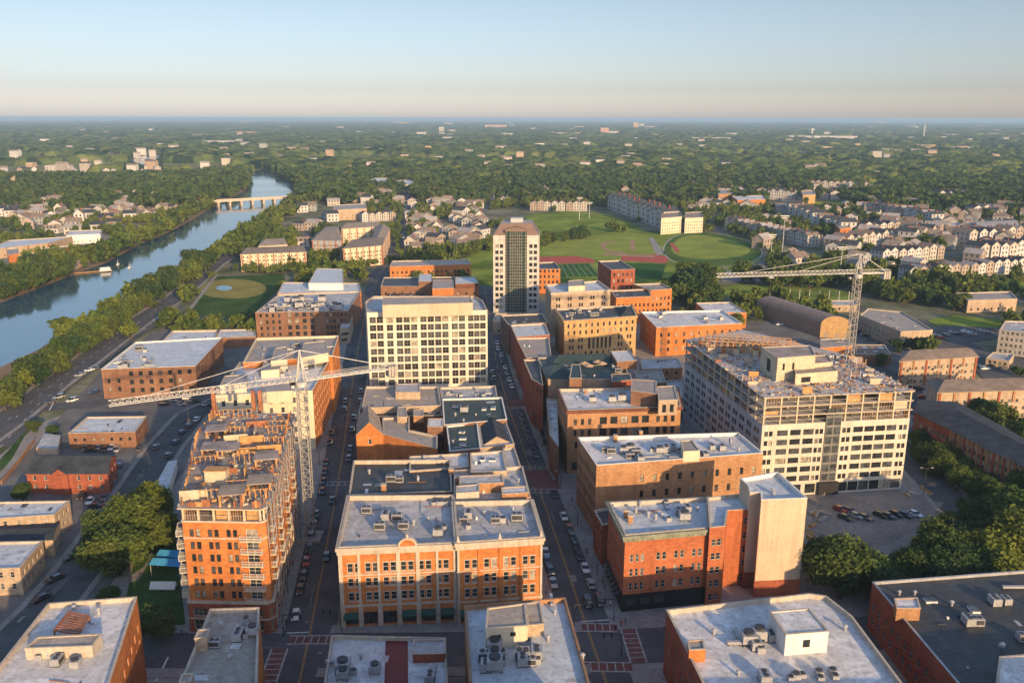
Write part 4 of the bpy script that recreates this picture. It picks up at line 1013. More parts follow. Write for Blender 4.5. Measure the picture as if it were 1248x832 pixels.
# --- left of the left street, middle distance
h = hat((315, 413), 380)
o = bld('office_building', 'brown and orange brick building with roof crowded by equipment, near the park', [(311, 381), (424, 379), (439, 355), (339, 359)], h, BR_BROWN, R_GREY,
    {0: [R(1.8, 3.3, 4, 4, 1.2, 1.8, u0=.01, u1=.3), R(1.8, 3.3, 4, 4, 2.0, 2.2, u0=.31, u1=.66), R(1.8, 3.3, 4, 6, 1.2, 1.8, u0=.74)], 1: [R(2, 3.3, 4, 9, 1.3, 1.8)]}, par=.6, fr=FR_D); BL['clut'] = o
o = bld('warehouse', 'pale blue stepped flat roofs behind the equipment covered brick building', [(338, 358), (440, 355), (437, 345), (345, 344)], h - 1.5, BR_OR, R_BLUE, {}, par=.5)
penthouse(o, [(376, 345), (418, 345), (418, 328), (386, 327)], h + 2, WHITE, R_BLUE)
h = 22.5
o = bld('office_building', 'orange brick building with cream penthouses and tan roof, between crane mast and left street', [(296, 442), (405, 434), (413, 409), (312, 412)], h, BR_OR, R_TAN, {0: [R(4, 3.6, 5, 9, 1.2, 1.9)], 1: [R(2.5, 3.6, 5, 8, 1.2, 1.9)]}, par=.8, cap=CREAM); BL['p1'] = o
penthouse(o, [(368, 436), (400, 430), (397, 415), (370, 418)], h + 2.5, CREAM, R_TAN); penthouse(o, [(330, 440), (350, 438), (350, 422), (336, 424)], h + 2.5, CREAM, R_TAN)
h = 21
o = bld('office_building', 'orange brick building with broken pale roofs directly behind the unfinished brick block', [(262, 482), (381, 476), (403, 436), (292, 441)], h, BR_OR, R_WHITE, {0: [R(h - 4, 1, 1, 8, 1.3, 2), R(3, 3.6, 4, 8, 1.2, 1.9)], 1: [R(2.5, 3.6, 5, 10, 1.2, 1.9)]}, par=.8, cap=CREAM, walls={0: CREAM}); BL['p2'] = o
penthouse(o, [(316, 478), (356, 476), (356, 466), (318, 468)], h + 3, CREAM, R_TAN); penthouse(o, [(268, 470), (300, 468), (302, 456), (274, 458)], h + 2, CREAM, R_TAN); penthouse(o, [(318, 452), (340, 450), (344, 440), (322, 441)], h + 2, CREAM, R_TAN)
h = hat((125, 487), 451)
o = bld('warehouse', 'large brown brick warehouse with wide white roof beside the riverside highway', [(123, 450), (151, 449), (238, 446), (271, 411), (165, 417)], h, BR_BROWN, R_BLUE, {0: [R(3, 3.5, 2, 2, 1.1, 1.8)], 1: [R(2.2, 3.5, 3, 7, 1.6, 1.9, skip=.2)], 2: [R(2.2, 3.5, 3, 12, 1.4, 1.8)]}, par=.5, cap=WHITE, fr=FR_D); BL['wh'] = o
bld('warehouse', 'low flat roofed shed with open dark court behind the brown brick warehouse', [(196, 417), (262, 414), (265, 402), (210, 403)], 6, BR_BROWN, R_BLUE, {}, par=.8)
bld('warehouse', 'small flat roofed shed with pale blue roof beside the parking area', [(262, 412), (312, 410), (310, 401), (268, 402)], 5, BR_BROWN, R_BLUE, {}, par=.5)
o = bld('warehouse', 'small tan brick building with white roof and dark corner patch, left of the unfinished block', [(83, 528), (165, 526), (179, 507), (106, 508)], 5.6, BR_BROWN, R_BLUE, {0: [R(2.6, 3, 1, 7, 1.0, 1.1)], 1: [R(2.4, 3, 1, 3, 1, 1.2)]}, par=.4, fr=FR_D)
o = bld('townhouse', 'red brick building with dark slate gabled roof and white windows, left side', [(32, 577), (131, 577), (141, 556), (58, 554)], 6.5, BR_RED, SHING, {0: [R(1.4, 2.9, 2, 7, 1.0, 1.5)], 1: [R(1.4, 2.9, 2, 3, 1.0, 1.5)]}, par=0, flat=False)
gable(o.P, 6.5, 3.0, SHING, BR_RED, 0).build('roof', o.root); M = edgeM(o, 0, .42)
P = [tuple((M @ Vector(v))[:2]) for v in ((-2.4, -.9, 0), (2.4, -.9, 0), (2.4, 5, 0), (-2.4, 5, 0))]; m_ = gable(P, 6.6, 1.9, SHING, BR_RED, 1, .2); m_.prism(P, 0, 6.6, BR_RED); m_.build('gabled_porch', o.root)
o = bld('townhouse', 'pale stone building with white flat roof at the left edge, upper of two', [(-40, 634), (66, 627), (85, 610), (-30, 612)], 7, BR_PALE, R_BLUE, {0: [R(1.5, 3, 2, 6, 1.0, 1.5)], 1: [R(1.5, 3, 2, 3, 1.0, 1.4)]}, par=.4)
lw = MB(); P = [(p[0] - o.cx, p[1] - o.cy) for p in A([(-40, 658), (64, 655), (72, 633), (-40, 637)], 5.2)]
gable(P, 4.6, .9, SHING, BR_PALE, 0, .1).build('lean_to_roof', o.root); lw.prism(P, 0, 4.6, BR_PALE); lw.build('annex_wall', o.root)
o = bld('townhouse', 'pale stone building with white flat roof at the left edge, lower of two', [(-40, 694), (24, 692), (52, 659), (-40, 661)], 7, BR_PALE, R_BLUE, {0: [R(1.5, 3, 2, 4, 1.0, 1.5)], 1: [R(1.3, 2.9, 2, 5, 1.0, 1.4)]}, par=.5)
bld('shed', 'tiny low shed with curved grey roof between the small brick buildings', [(44, 545), (70, 547), (74, 530), (54, 528)], 3.2, BR_PALE, R_GREY, {}, par=0)
bld('shed', 'low shed with white sheet roof behind the red brick gabled building', [(62, 566), (92, 566), (98, 556), (72, 555)], 3, BR_PALE, R_BLUE, {}, par=0)
bld('site_shed', 'long narrow white roofed shed along the street left of the unfinished block', [(172, 622), (200, 612), (216, 560), (205, 562)], 3.2, WHITE, R_WHITE, {}, par=0)
# --- arched hall and right side
def lowrise(label, px, H, wall, rf, nfl, n, par=.5, name='apartment_building', hip=None, side=1, **k):
    fac = {0: [R(1.2, 2.95, nfl, n, 1.15, 1.45)]}
    if side is not None: fac[side] = [R(1.2, 2.95, nfl, 3, 1.1, 1.4)]
    o = bld(name, label, px, H, wall, rf, fac, par=0 if hip is not None else par, flat=hip is None, **k)
    if hip is not None: gable(o.P, H, 2.6, rf, wall, 0, .5, hip).build('roof', o.root)
    if n >= 10:
        mb = MB()
        for k in range(0, n + 1, 2):
            M = edgeM(o, 0, .02 + .96 * k / n); bm_ = BR_TAN if k % 4 else BR_RED; mb.box(-.45, .45, -.35, -.003, 0, H - .3, bm_, M)
        for k in range(1, n, 4):
            for f in range(nfl): M = edgeM(o, 0, .02 + .96 * (k + .5) / n, 0, 1.0 + f * 2.95); mb.box(-1.4, 1.4, -1.1, -.003, -.15, .0, WHITE, M); mb.box(-1.4, 1.4, -1.1, -1.05, .0, .9, FR_T, M)
        mb.build('bay_front', o.root)
    return o
o = thing('arched_hall', 'brown barrel roofed hall with tan gable end behind the grey construction site', 'hall'); 
q = A([(999, 411), (1036, 413)], 0); back = at(921, 384, 0); fr0, fr1 = Vector(q[0]), Vector(q[1]); bk0 = Vector(back); d = bk0 - fr0; bk1 = fr1 + d
excl([tuple(fr0), tuple(fr1), tuple(bk1), tuple(bk0)], 2); c0 = (fr0 + fr1) / 2; W = (fr1 - fr0).length; ex = (fr1 - fr0) / W
hs = 7.0; arc = [(-W / 2 * math.cos(math.pi * k / 12), hs + 4.6 * math.sin(math.pi * k / 12)) for k in range(13)]
M_BARN = pm('brown_metal_roof', (.24, .17, .13), .2, .2, rough=.5); hb = MB(); rb = MB()
for k in range(12):
    (x0, z0), (x1, z1) = arc[k], arc[k + 1]; P3 = lambda x, z, b: (*(c0 + ex * x + (d if b else Vector((0, 0)))), z)
    rb.face([P3(x0, z0, 0), P3(x1, z1, 0), P3(x1, z1, 1), P3(x0, z0, 1)], M_BARN)
for b, rev in ((0, 0), (1, 1)):
    f = [P3(-W / 2, 0, b), P3(W / 2, 0, b)] + [P3(x, z, b) for x, z in reversed(arc)]
    hb.face(f[::-1] if rev else f, BR_YEL)
hb.face([P3(-W / 2, 0, 1), P3(-W / 2, 0, 0), P3(-W / 2, hs, 0), P3(-W / 2, hs, 1)], M_BARN); hb.face([P3(W / 2, 0, 0), P3(W / 2, 0, 1), P3(W / 2, hs, 1), P3(W / 2, hs, 0)], M_BARN)
hb.build('wall', o); rb.build('barrel_roof', o)
for k in (-.3, .05, .35):
    dd = MB(); a_ = c0 + ex * (k * W); nrm = Vector((ex.y, -ex.x)); dd.face([(*(a_ + nrm * .03 - ex * 1.1), 0), (*(a_ + nrm * .03 + ex * 1.1), 0), (*(a_ + nrm * .03 + ex * 1.1), 2.6), (*(a_ + nrm * .03 - ex * 1.1), 2.6)], FR_T); dd.build('door', o)
lowrise('two winged low office with flat roof and white window bands right of the crane mast', [(1048, 384), (1098, 404), (1137, 402), (1100, 380), (1058, 376)], 9, BR_PALE, R_TAN, 2, 9, name='office_building', fr=FR_W)
bld('house', 'small orange rendered house behind the grey construction site', [(1000, 424), (1040, 421), (1034, 412), (1000, 413)], 7, BR_OR, R_TAN, {0: [R(1.5, 3, 1, 2, 1.2, 1.3)]}, par=.3)
bld('house', 'low brown roofed house right of the small orange house', [(1043, 432), (1086, 432), (1078, 420), (1043, 420)], 5, BR_BROWN, SHINGB, {}, par=.2)
lowrise('three storey brick apartments with brown hipped roof, nearest behind the grey construction site', [(1097, 440), (1192, 434), (1184, 426), (1100, 428)], 11.5, BR_PALE, SHINGB, 3, 12, hip=.12)
lowrise('three storey brick apartments with brown hipped roof, middle of the three on the right', [(1143, 478), (1275, 474), (1270, 461), (1131, 463)], 12, BR_PALE, SHINGB, 3, 14, hip=.1)
hL = 11.5
o = bld('apartment_building', 'long crooked brick apartment block with dark roof beside the right hand trees', [(1115, 502), (1160, 524), (1205, 548), (1290, 588), (1300, 566), (1222, 520), (1165, 490), (1120, 488)], hL, BR_PALE, SHING,
    {0: [R(1.2, 2.95, 3, 8, 1.3, 1.7)], 1: [R(1.2, 2.95, 3, 8, 1.5, 1.7)], 2: [R(1.2, 2.95, 3, 12, 1.5, 1.7)]}, par=0, walls={0: BR_RED}); BL['long'] = o
mb = MB()
for i, n in ((1, 8), (2, 12)):
    for k in range(0, n + 1): M = edgeM(o, i, .01 + .98 * k / n); mb.box(-.4, .4, -.4, -.003, 0, hL - .2, BR_RED if k % 2 else BR_TAN, M)
mb.build('bay_front', o.root)
mb = MB(); q = o.P; ridge = [((q[k][0] + q[7 - k][0]) / 2, (q[k][1] + q[7 - k][1]) / 2) for k in range(4)]
qo = offset(q, .5)
for k in range(3):
    mb.face([(*qo[k], hL + .05), (*qo[k + 1], hL + .05), (*ridge[k + 1], hL + 2.4), (*ridge[k], hL + 2.4)], SHING); mb.face([(*qo[7 - k - 1], hL + .05), (*qo[7 - k], hL + .05), (*ridge[k], hL + 2.4), (*ridge[k + 1], hL + 2.4)], SHING)
mb.face([(*qo[7], hL + .05), (*qo[0], hL + .05), (*ridge[0], hL + 2.4)], SHING); mb.build('pitched_roof', o.root)
lowrise('long low cream hall with flat roof and few windows near the right edge', [(1180, 366), (1240, 364), (1232, 355), (1165, 357)], 7.5, BR_PALE, R_TAN, 1, 7, name='warehouse', fr=FR_D)
lowrise('grey panelled apartment block cut off by the right edge above the brick apartments', [(1218, 402), (1275, 408), (1275, 392), (1225, 391)], 12, CONC, R_GREY, 4, 9)

for lab, px, H, wm, rm in (('small tan flat roofed building in the gap behind the slate roofed hotel', [(776, 468), (812, 466), (806, 450), (774, 452)], 8, BR_TAN, R_TAN), ('small brown roofed building between yellow offices and orange offices', [(782, 450), (832, 448), (826, 436), (780, 438)], 7, BR_BROWN, R_GREY),
        ('low grey roofed annex right of the small tan building behind the hotel', [(816, 486), (836, 484), (830, 462), (812, 464)], 9, CONC, R_GREY), ('low dark roofed sheds behind the cream office block and brown building', [(474, 362), (520, 361), (518, 354), (476, 355)], 7, BR_BROWN, R_DARK),
        ('low pale roofed store left of the cream office block across the street', [(414, 400), (426, 399), (430, 384), (420, 385)], 8, BR_PALE, R_WHITE), ('low store with tan roof in front of the white tower', [(600, 392), (655, 390), (650, 381), (604, 382)], 7, BR_PALE, R_TAN),
        ('small brick house by the dark grove left of the second crane', [(838, 398), (858, 397), (856, 388), (838, 389)], 5, BR_OR, SHINGB), ('low service building behind the arched hall', [(1010, 372), (1045, 372), (1043, 366), (1012, 366)], 4, BR_PALE, R_GREY), ('flat roofed cream garage beside the first brown roofed apartments', [(1202, 436), (1230, 440), (1236, 432), (1210, 429)], 3.5, BR_PALE, R_GREY)):
    bld('commercial_building', lab, px, H, wm, rm, {0: [R(1.2, 3, max(1, int(H / 3)), 4, 1.1, 1.4)]}, par=.4, fr=FR_D)
# ============================================================ UNFINISHED BRICK APARTMENTS (left)
h = 31.0
zt = 26.6      # top of the finished brickwork
pts = A([(206, 600), (331, 593), (361, 541), (357, 500), (262, 498), (245, 518)], h)
def corner(px, py, z): return at(px, py, z)
fl = corner(217, 612, zt - 1); fr_ = corner(302, 606, zt - 1); 
FL = at(227, 768); FRr = at(333, 770)
FL = (FL[0] + 1.6, FL[1]); 
B1 = [FL, (FRr[0] - .9, FRr[1]), (FRr[0], FRr[1] + 1.0), (at(356, 500, h)[0], at(356, 500, h)[1]), (at(264, 498, h)[0], at(264, 498, h)[1]), (at(240, 522, h)[0], at(240, 522, h)[1])]
o = bld('unfinished_apartments', 'tall orange brick apartment block with raw unfinished top floors, beside the left street', B1, zt, BR_OR, CONCD,
    {0: [R(8.2, 2.95, 6, 3, .95, 1.75, 2, .45, m=.5, u0=0, u1=.77), R(8.0, 2.95, 6, 1, 2.6, 2.1, u0=.78, u1=.98, m=.2, fr=FR_W)], 1: [], 2: [R(1.4, 3.0, 8, 15, 1.1, 1.8)], 5: [R(8.2, 2.95, 6, 7, 1.2, 1.9)]}, par=0, world=True, fr=FR_D, gl=(.5, .3)); BL['con'] = o
# podium with bands and big shop windows
pb = MB(); pod = [tuple(p) for p in offset(o.P, .55)]
o.P2 = pod; L = math.dist(pod[0], pod[1])
for i in (0, 1, 2, 5):
    a, b = pod[i], pod[(i + 1) % 6]; Lk = math.dist(a, b)
    nn = max(1, int(Lk / 4.3)); holes = rects(Lk, [R(4.0, 1, 1, nn, 3.0, 1.9), R(.6, 1, 1, nn, 3.0, 2.4)])
    wall_face(pb, a, b, 0, 7.2, holes, BR_RED, .4, STONE)
    e = ((b[0] - a[0]) / Lk, (b[1] - a[1]) / Lk); nv = (e[1], -e[0]); ang = math.atan2(e[1], e[0])
    for hh_ in holes:
        u = (hh_[0] + hh_[1]) / 2
        put('shop_window', window_mesh(hh_[1] - hh_[0], hh_[3] - hh_[2], FR_T, GLG if hh_[2] < 2 else GLM, 3)[1], o.root, (a[0] + e[0] * u - nv[0] * .36, a[1] + e[1] * u - nv[1] * .36, hh_[2]), ang)
pb.ring(pod, -.6, .15, 7.2, 7.6, STONE); pb.ring(pod, -.1, .12, 3.35, 3.7, STONE)
pb.build('podium', o.root)
bd = MB(); bd.ring(o.P, -.05, .12, 22.5, 22.8, STONE); bd.ring(o.P, -.05, .15, zt - .25, zt + .15, STONE); bd.build('stone_trim', o.root)
# balconies: left side and the chamfered corner
for k in range(6):
    z = 7.9 + k * 2.95
    for (i, u, wd, dp) in ((5, .93, 4.2, 1.7), (0, .88, 4.6, 1.3), (5, .55, 4.2, 1.5), (2, .08, 3.2, 1.1), (2, .3, 3.2, 1.1), (2, .55, 3.2, 1.1), (2, .8, 3.2, 1.1)):
        M = edgeM(o, i, u); b_ = MB()
        b_.box(-wd / 2, wd / 2, -dp, 0, z - .2, z, CREAM, M)
        for x in (-wd / 2 + .05, -wd / 6, wd / 6, wd / 2 - .05): b_.bar(tuple(M @ Vector((x, -dp + .06, z))), tuple(M @ Vector((x, -dp + .06, z + 1.1))), .05, FR_W)
        for zz in (.55, 1.1): b_.bar(tuple(M @ Vector((-wd / 2, -dp + .06, z + zz))), tuple(M @ Vector((wd / 2, -dp + .06, z + zz))), .045, FR_W)
        for s in (-1, 1): b_.bar(tuple(M @ Vector((s * wd / 2, -dp + .06, z + 1.1))), tuple(M @ Vector((s * wd / 2, 0, z + 1.1))), .045, FR_W)
        b_.build('balcony', o.root)
# the open storey(s): slab, columns, sheathing, debris
NSH = [0]
def storey(o, P, z, hgt, slab_over=.5, colm=CONC, deckm=CONCD, step=4.2, infill=.5, rr=None, panels=(GYPS, WOOD, WOOD), top=True):
    rr = rr or random.Random(3)
    s = MB(); q = offset(P, slab_over)
    if top:
        s.prism(q, z + hgt - .28, z + hgt, colm, deckm)
        s.face([(*p, z + hgt - .28) for p in reversed(q)], colm); s.build('floor_slab', o.root)
    c = MB(); f = MB(); ins = offset(P, -.35)
    for i in range(len(P)):
        a, b = Vector(ins[i]), Vector(ins[(i + 1) % len(P)]); L = (b - a).length
        if L < 1: continue
        n = max(1, round(L / step)); ang = math.atan2((b - a).y, (b - a).x)
        for k in range(n):
            p = a.lerp(b, k / n); M = Matrix.Translation((p.x, p.y, 0)) @ Matrix.Rotation(ang, 4, 'Z')
            c.box(-.22, .22, -.22, .22, z, z + hgt - .28, colm, M)
            if rr.random() < infill:
                M2 = Matrix.Translation((*a.lerp(b, (k + .5) / n), 0)) @ Matrix.Rotation(ang, 4, 'Z'); w2 = L / n / 2 - .3
                m_ = rr.choice(panels); t = rr.random()
                f = MB()
                if t < .45: f.box(-w2, w2, .5, .62, z, z + hgt * rr.uniform(.35, .95), m_, M2)
                elif t < .7: f.box(-w2, w2 * rr.uniform(-.2, .6), .1, .2, z, z + hgt - .3, m_, M2)
                else:
                    for x in range(6): f.box(-w2 + x * w2 * .38, -w2 + x * w2 * .38 + .1, .1, .2, z, z + hgt - .3, WOOD, M2)
                if len(o.root.name) and NSH[0] < 400: f.build('wall_sheathing', o.root); NSH[0] += 1
            # guard rail
            if not top or True:
                u = a.lerp(b, k / n); v = a.lerp(b, (k + 1) / n)
                c.bar((u.x, u.y, z + 1.05), (v.x, v.y, z + 1.05), .05, METAL)
        # inner columns
    c.build('column_row', o.root)
P = o.P
rr = random.Random(11)
storey(o, P, zt + .15, 3.1, .7, GYPS, CONCD, 3.4, .75, rr)
zd = zt + 3.25
def grid_pts(P4, nx, ny): return [(quadp(P4, (i + .5) / nx, (j + .5) / ny), (i + .5) / nx, (j + .5) / ny) for j in range(ny) for i in range(nx)]
Q4 = [P[0], P[2], P[3], P[4]]
ang0 = math.atan2(Q4[3][1] - Q4[0][1], Q4[3][0] - Q4[0][0])
up = MB(); pn = MB(); jk = MB(); de = MB()
# raised half storey of walls and timber frames on the deck
for (p, u, v) in grid_pts(Q4, 4, 9):
    x, y = p[0] + rr.uniform(-.6, .6), p[1] + rr.uniform(-.6, .6)
    M = Matrix.Translation((x, y, zd)) @ Matrix.Rotation(ang0 - math.pi / 2 + rr.uniform(-.04, .04), 4, 'Z') @ Matrix.Diagonal((1.45, 1.35, 1, 1))
    k = rr.random(); hh_ = rr.uniform(1.6, 3.0)
    pn, up, de = MB(), MB(), MB()
    if k < .26:
        pn.box(-2.0, 2.0, -.08, .08, 0, hh_ * .8, rr.choice((WOOD, GYPS, RUST, RUST)), M)
    elif k < .46:
        pn.box(-.08, .08, -2.0, 2.0, 0, hh_, rr.choice((WOOD, GYPS, RUST)), M)
    elif k < .62:
        for j in range(5): up.box(-1.8 + j * .8, -1.68 + j * .8, -.1, .1, 0, hh_, WOOD, M)
        up.box(-1.9, 1.7, -.1, .1, hh_, hh_ + .12, WOOD, M)
    elif k < .8:
        de.box(-1.9, 1.9, -2.0, 2.0, hh_ + .0, hh_ + .22, rr.choice((CONCD, SHINGT, CONCD, CONCD)), M)
        for (cx_, cy_) in ((-1.6, -1.7), (1.6, -1.7), (1.6, 1.7), (-1.6, 1.7)): up.box(cx_ - .14, cx_ + .14, cy_ - .14, cy_ + .14, 0, hh_, WOOD, M)
    pn.build('timber_wall', o.root); up.build('timber_frame', o.root); de.build('upper_deck', o.root)
    for j in range(12):
        a_ = rr.uniform(-2.2, 2.2); b_ = rr.uniform(-2.2, 2.2); M2 = M @ Matrix.Translation((a_, b_, 0)) @ Matrix.Rotation(rr.uniform(0, 3), 4, 'Z')
        s_ = rr.uniform(.15, .6); jk.box(-s_, s_, -s_ * .4, s_ * .4, 0, rr.uniform(.1, .6), rr.choice((WOOD, METAL, RUST, GYPS, CONC)), M2)
# perimeter formwork posts on the left and front corners
for i, cnt in ((4, 8), (5, 18), (0, 11), (2, 22)):
    for k in range(cnt):
        up = MB()
        M = edgeM(o, i, (k + .5) / cnt, -.3, zd); hh_ = rr.uniform(.9, 2.7)
        if rr.random() < .7: up.box(-.22, .22, -.14, .14, 0, hh_, rr.choice((WOOD, RUST, WOOD)), M)
        if rr.random() < .35: up.box(-.9, .9, -.05, .05, 0, hh_ * .8, rr.choice((WOOD, RUST)), M)
        up.build('formwork_post', o.root)
tag(jk.build('building_debris'), None, None, None, 'stuff').location = (o.cx, o.cy, 0)
c_ = MB(); M = Matrix.Translation((*quadp(Q4, .33, .22), zd)); c_.box(-2.4, 2.4, -1.2, 1.2, 0, 2.9, GYPS, M); c_.box(-2.6, 2.6, -1.4, 1.4, 2.9, 3.1, WOOD, M); c_.build('stair_core', o.root)
# tall brick shaft at the back left with ladder
for (px, py, top) in ((262, 505, 462), (310, 500, 455), (318, 500, 458)):
    X, Y = at(px, py, zd); zz = zd + 8 if px < 300 else zd + 6
    c_ = MB(); c_.box(X - o.cx - .45, X - o.cx + .45, Y - o.cy - .45, Y - o.cy + .45, zd, zz, RUST); c_.build('brick_shaft', o.root)
# scaffold skin on the right long side
sc = MB()
for k in range(13):
    M = edgeM(o, 2, k / 12)
    for y in (-.3, -1.3): sc.bar(tuple(M @ Vector((0, y, 20))), tuple(M @ Vector((0, y, zd + 1.2))), .06, METAL)
for z in np.arange(21, zd + 1, 3.0):
    Ma, Mb = edgeM(o, 2, 0), edgeM(o, 2, 1)
    for y in (-.3, -1.3): sc.bar(tuple(Ma @ Vector((0, y, z))), tuple(Mb @ Vector((0, y, z))), .05, METAL)
sc.build('scaffolding', o.root)

# ============================================================ GREY CONSTRUCTION (right)
GH = 34.0
GP = [at(932, 606), at(1099, 612), None, None, None]
GP = A([(932, 484), (1113, 476), (1030, 432), (905, 402), (836, 414)], hat((932, 606), 484)); GH = hat((932, 606), 484)
fin = GH - 8.6
o = bld('unfinished_block', 'huge pale panelled block under construction with three open floors on top, beside the parking lot', GP, fin, PANEL, DECK,
    {0: [R(4.6, 2.95, int((fin - 5) / 2.95), 1, 1.15, 1.6, 2, .3, u0=0, u1=.09, m=.2), R(4.6, 2.95, int((fin - 5) / 2.95), 3, 3.3, 1.75, 1, u0=.09, u1=.36, m=.2), R(4.6, 2.95, int((fin - 5) / 2.95), 1, 1.1, 1.6, 2, .3, u0=.35, u1=.42, m=.1),
         R(4.6, 2.95, int((fin - 5) / 2.95), 1, 1.15, 1.6, 2, .3, u0=.53, u1=.61, m=.1), R(4.6, 2.95, int((fin - 5) / 2.95), 4, 3.1, 1.75, 1, u0=.61, u1=.92, m=.1), R(4.6, 2.95, int((fin - 5) / 2.95), 1, 1.1, 1.6, 2, .3, u0=.92, u1=1, m=.15),
         R(.5, 3, 1, 4, 3.3, 3.0, u0=.0, u1=.42), R(.5, 3, 1, 6, 3.3, 3.0, u0=.53, u1=1)],
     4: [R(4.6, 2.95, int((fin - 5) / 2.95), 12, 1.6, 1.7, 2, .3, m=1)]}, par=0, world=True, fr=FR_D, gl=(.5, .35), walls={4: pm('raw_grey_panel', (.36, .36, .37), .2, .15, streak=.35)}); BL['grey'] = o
gb = MB(); M = edgeM(o, 0, .475); L = elen(o, 0)
wb_ = L * .052
gb.box(-wb_, wb_, -.25, -.003, 4, fin + 2.8, pm('grey_stair_panel', (.17, .165, .155), .25, .3), M)
for f in range(int((fin + 2) / 2.95)):
    for s in (-.5, .5): gb.box(s * wb_ - wb_ * .42, s * wb_ + wb_ * .42, -.3, -.255, 4.4 + f * 2.95, 6.6 + f * 2.95, GLM, M)
gb.build('glazed_stair_strip', o.root)
en = MB(); en.box(-wb_ * 1.3, wb_ * 1.3, -1.2, -.26, .05, 4, TRIMK, M); en.build('entrance', o.root)
rr = random.Random(5)
for k in range(3):
    storey(o, o.P, fin + k * 2.87, 2.87, .35, GYPS, DECK, 5.4, .5 - .1 * k, rr, (WOOD, GYPS, RUST, WOOD))
    ic = MB()
    for (p, u, v) in grid_pts([o.P[0], o.P[1], o.P[2], o.P[4]], 7, 6):
        ic.box(p[0] - .2, p[0] + .2, p[1] - .2, p[1] + .2, fin + k * 2.87, fin + (k + 1) * 2.87 - .3, CONC)
    ic.build('inner_column_row', o.root)
zd = fin + 3 * 2.87 + .0
o.rz = zd
def addbox(o, px, H, wall, rf, name, fac=None): return penthouse(o, px, H, wall, rf, fac, base=zd, name=name)
addbox(o, [(948, 436.5), (994, 433), (988, 421), (928, 423)], zd + 7.5, GYPS, CONCD, 'concrete_core', {0: [R(zd + 3.5, 1, 1, 2, .8, 2.2, u0=.0, u1=.6)], 3: [R(zd + 1.5, 1, 1, 1, 3, 4)]})
addbox(o, [(993, 443), (1015, 441), (1008, 432), (990, 434)], zd + 4.6, GYPS, CONCD, 'concrete_core'); addbox(o, [(970, 456), (1021, 452), (1014, 444), (968, 447)], zd + 3.4, GYPS, CONCD, 'concrete_core', {0: [R(zd + .6, 1, 1, 1, 3.2, 1.7, u0=0, u1=.5)]})
Q4 = [o.P[0], o.P[1], o.P[2], o.P[4]]
pn, up, jk = MB(), MB(), MB()
for (p, u, v) in grid_pts(Q4, 15, 15):
    x, y = p[0] + rr.uniform(-1, 1), p[1] + rr.uniform(-1, 1); M = Matrix.Translation((x, y, zd)) @ Matrix.Rotation(rr.uniform(-.15, .15), 4, 'Z'); k = rr.random()
    dens_ = 1.0 if v > .45 else .25
    if k < .14 * dens_: pn = MB(); pn.box(-1.5, 1.5, -.06, .06, 0, rr.uniform(.8, 2.6), rr.choice((WOOD, GYPS, CONC)), M); pn.build('timber_wall', o.root); pn = MB()
    elif k < .3 * dens_:
        up = MB()
        for j in range(4): up.bar(tuple(M @ Vector((-1.5 + j, 0, 0))), tuple(M @ Vector((-1.5 + j, 0, rr.uniform(1.5, 3.2)))), .09, rr.choice((RUST, WOOD, METAL)))
        up.bar(tuple(M @ Vector((-1.5, 0, 1.2))), tuple(M @ Vector((1.5, 0, 1.2))), .07, WOOD); up.build('rebar_frame', o.root); up = MB()
    elif k < .45 * dens_:
        s_ = rr.uniform(.5, 1.2); jk.box(-s_, s_, -s_ * .6, s_ * .6, 0, rr.uniform(.3, 1.0), rr.choice((WOOD, METAL, GYPS, RUST)), M)
    for j in range(6):
        M2 = M @ Matrix.Translation((rr.uniform(-2, 2), rr.uniform(-2, 2), 0)) @ Matrix.Rotation(rr.uniform(0, 3), 4, 'Z'); s_ = rr.uniform(.12, .5)
        jk.box(-s_ * 1.4, s_ * 1.4, -s_ * .4, s_ * .4, 0, rr.uniform(.08, .4), rr.choice((WOOD, METAL, RUST, GYPS, CONC, METALD)), M2)
# the scaffolded storey at the far end of the deck
for k in range(16):
    for j in range(4):
        u, v = .02 + .62 * k / 15, .72 + .07 * j; p = quadp(Q4, u, v)
        up.bar((*p, zd), (*p, zd + 4.6), .12, rr.choice((WOOD, RUST, CONC)))
        if k < 15:
            p2 = quadp(Q4, .02 + .62 * (k + 1) / 15, v)
            for zz in (2.2, 4.6): up.bar((*p, zd + zz), (*p2, zd + zz), .12, WOOD)
            if rr.random() < .4: pn = MB(); pn.face([(*p, zd), (*p2, zd), (*p2, zd + 2.1), (*p, zd + 2.1)], rr.choice((WOOD, GYPS, RUST))); pn.build('timber_wall', o.root); pn = MB()
pn.build('timber_wall', o.root); up.build('scaffolding', o.root)
tag(jk.build('building_debris'), None, None, None, 'stuff').location = (o.cx, o.cy, 0)

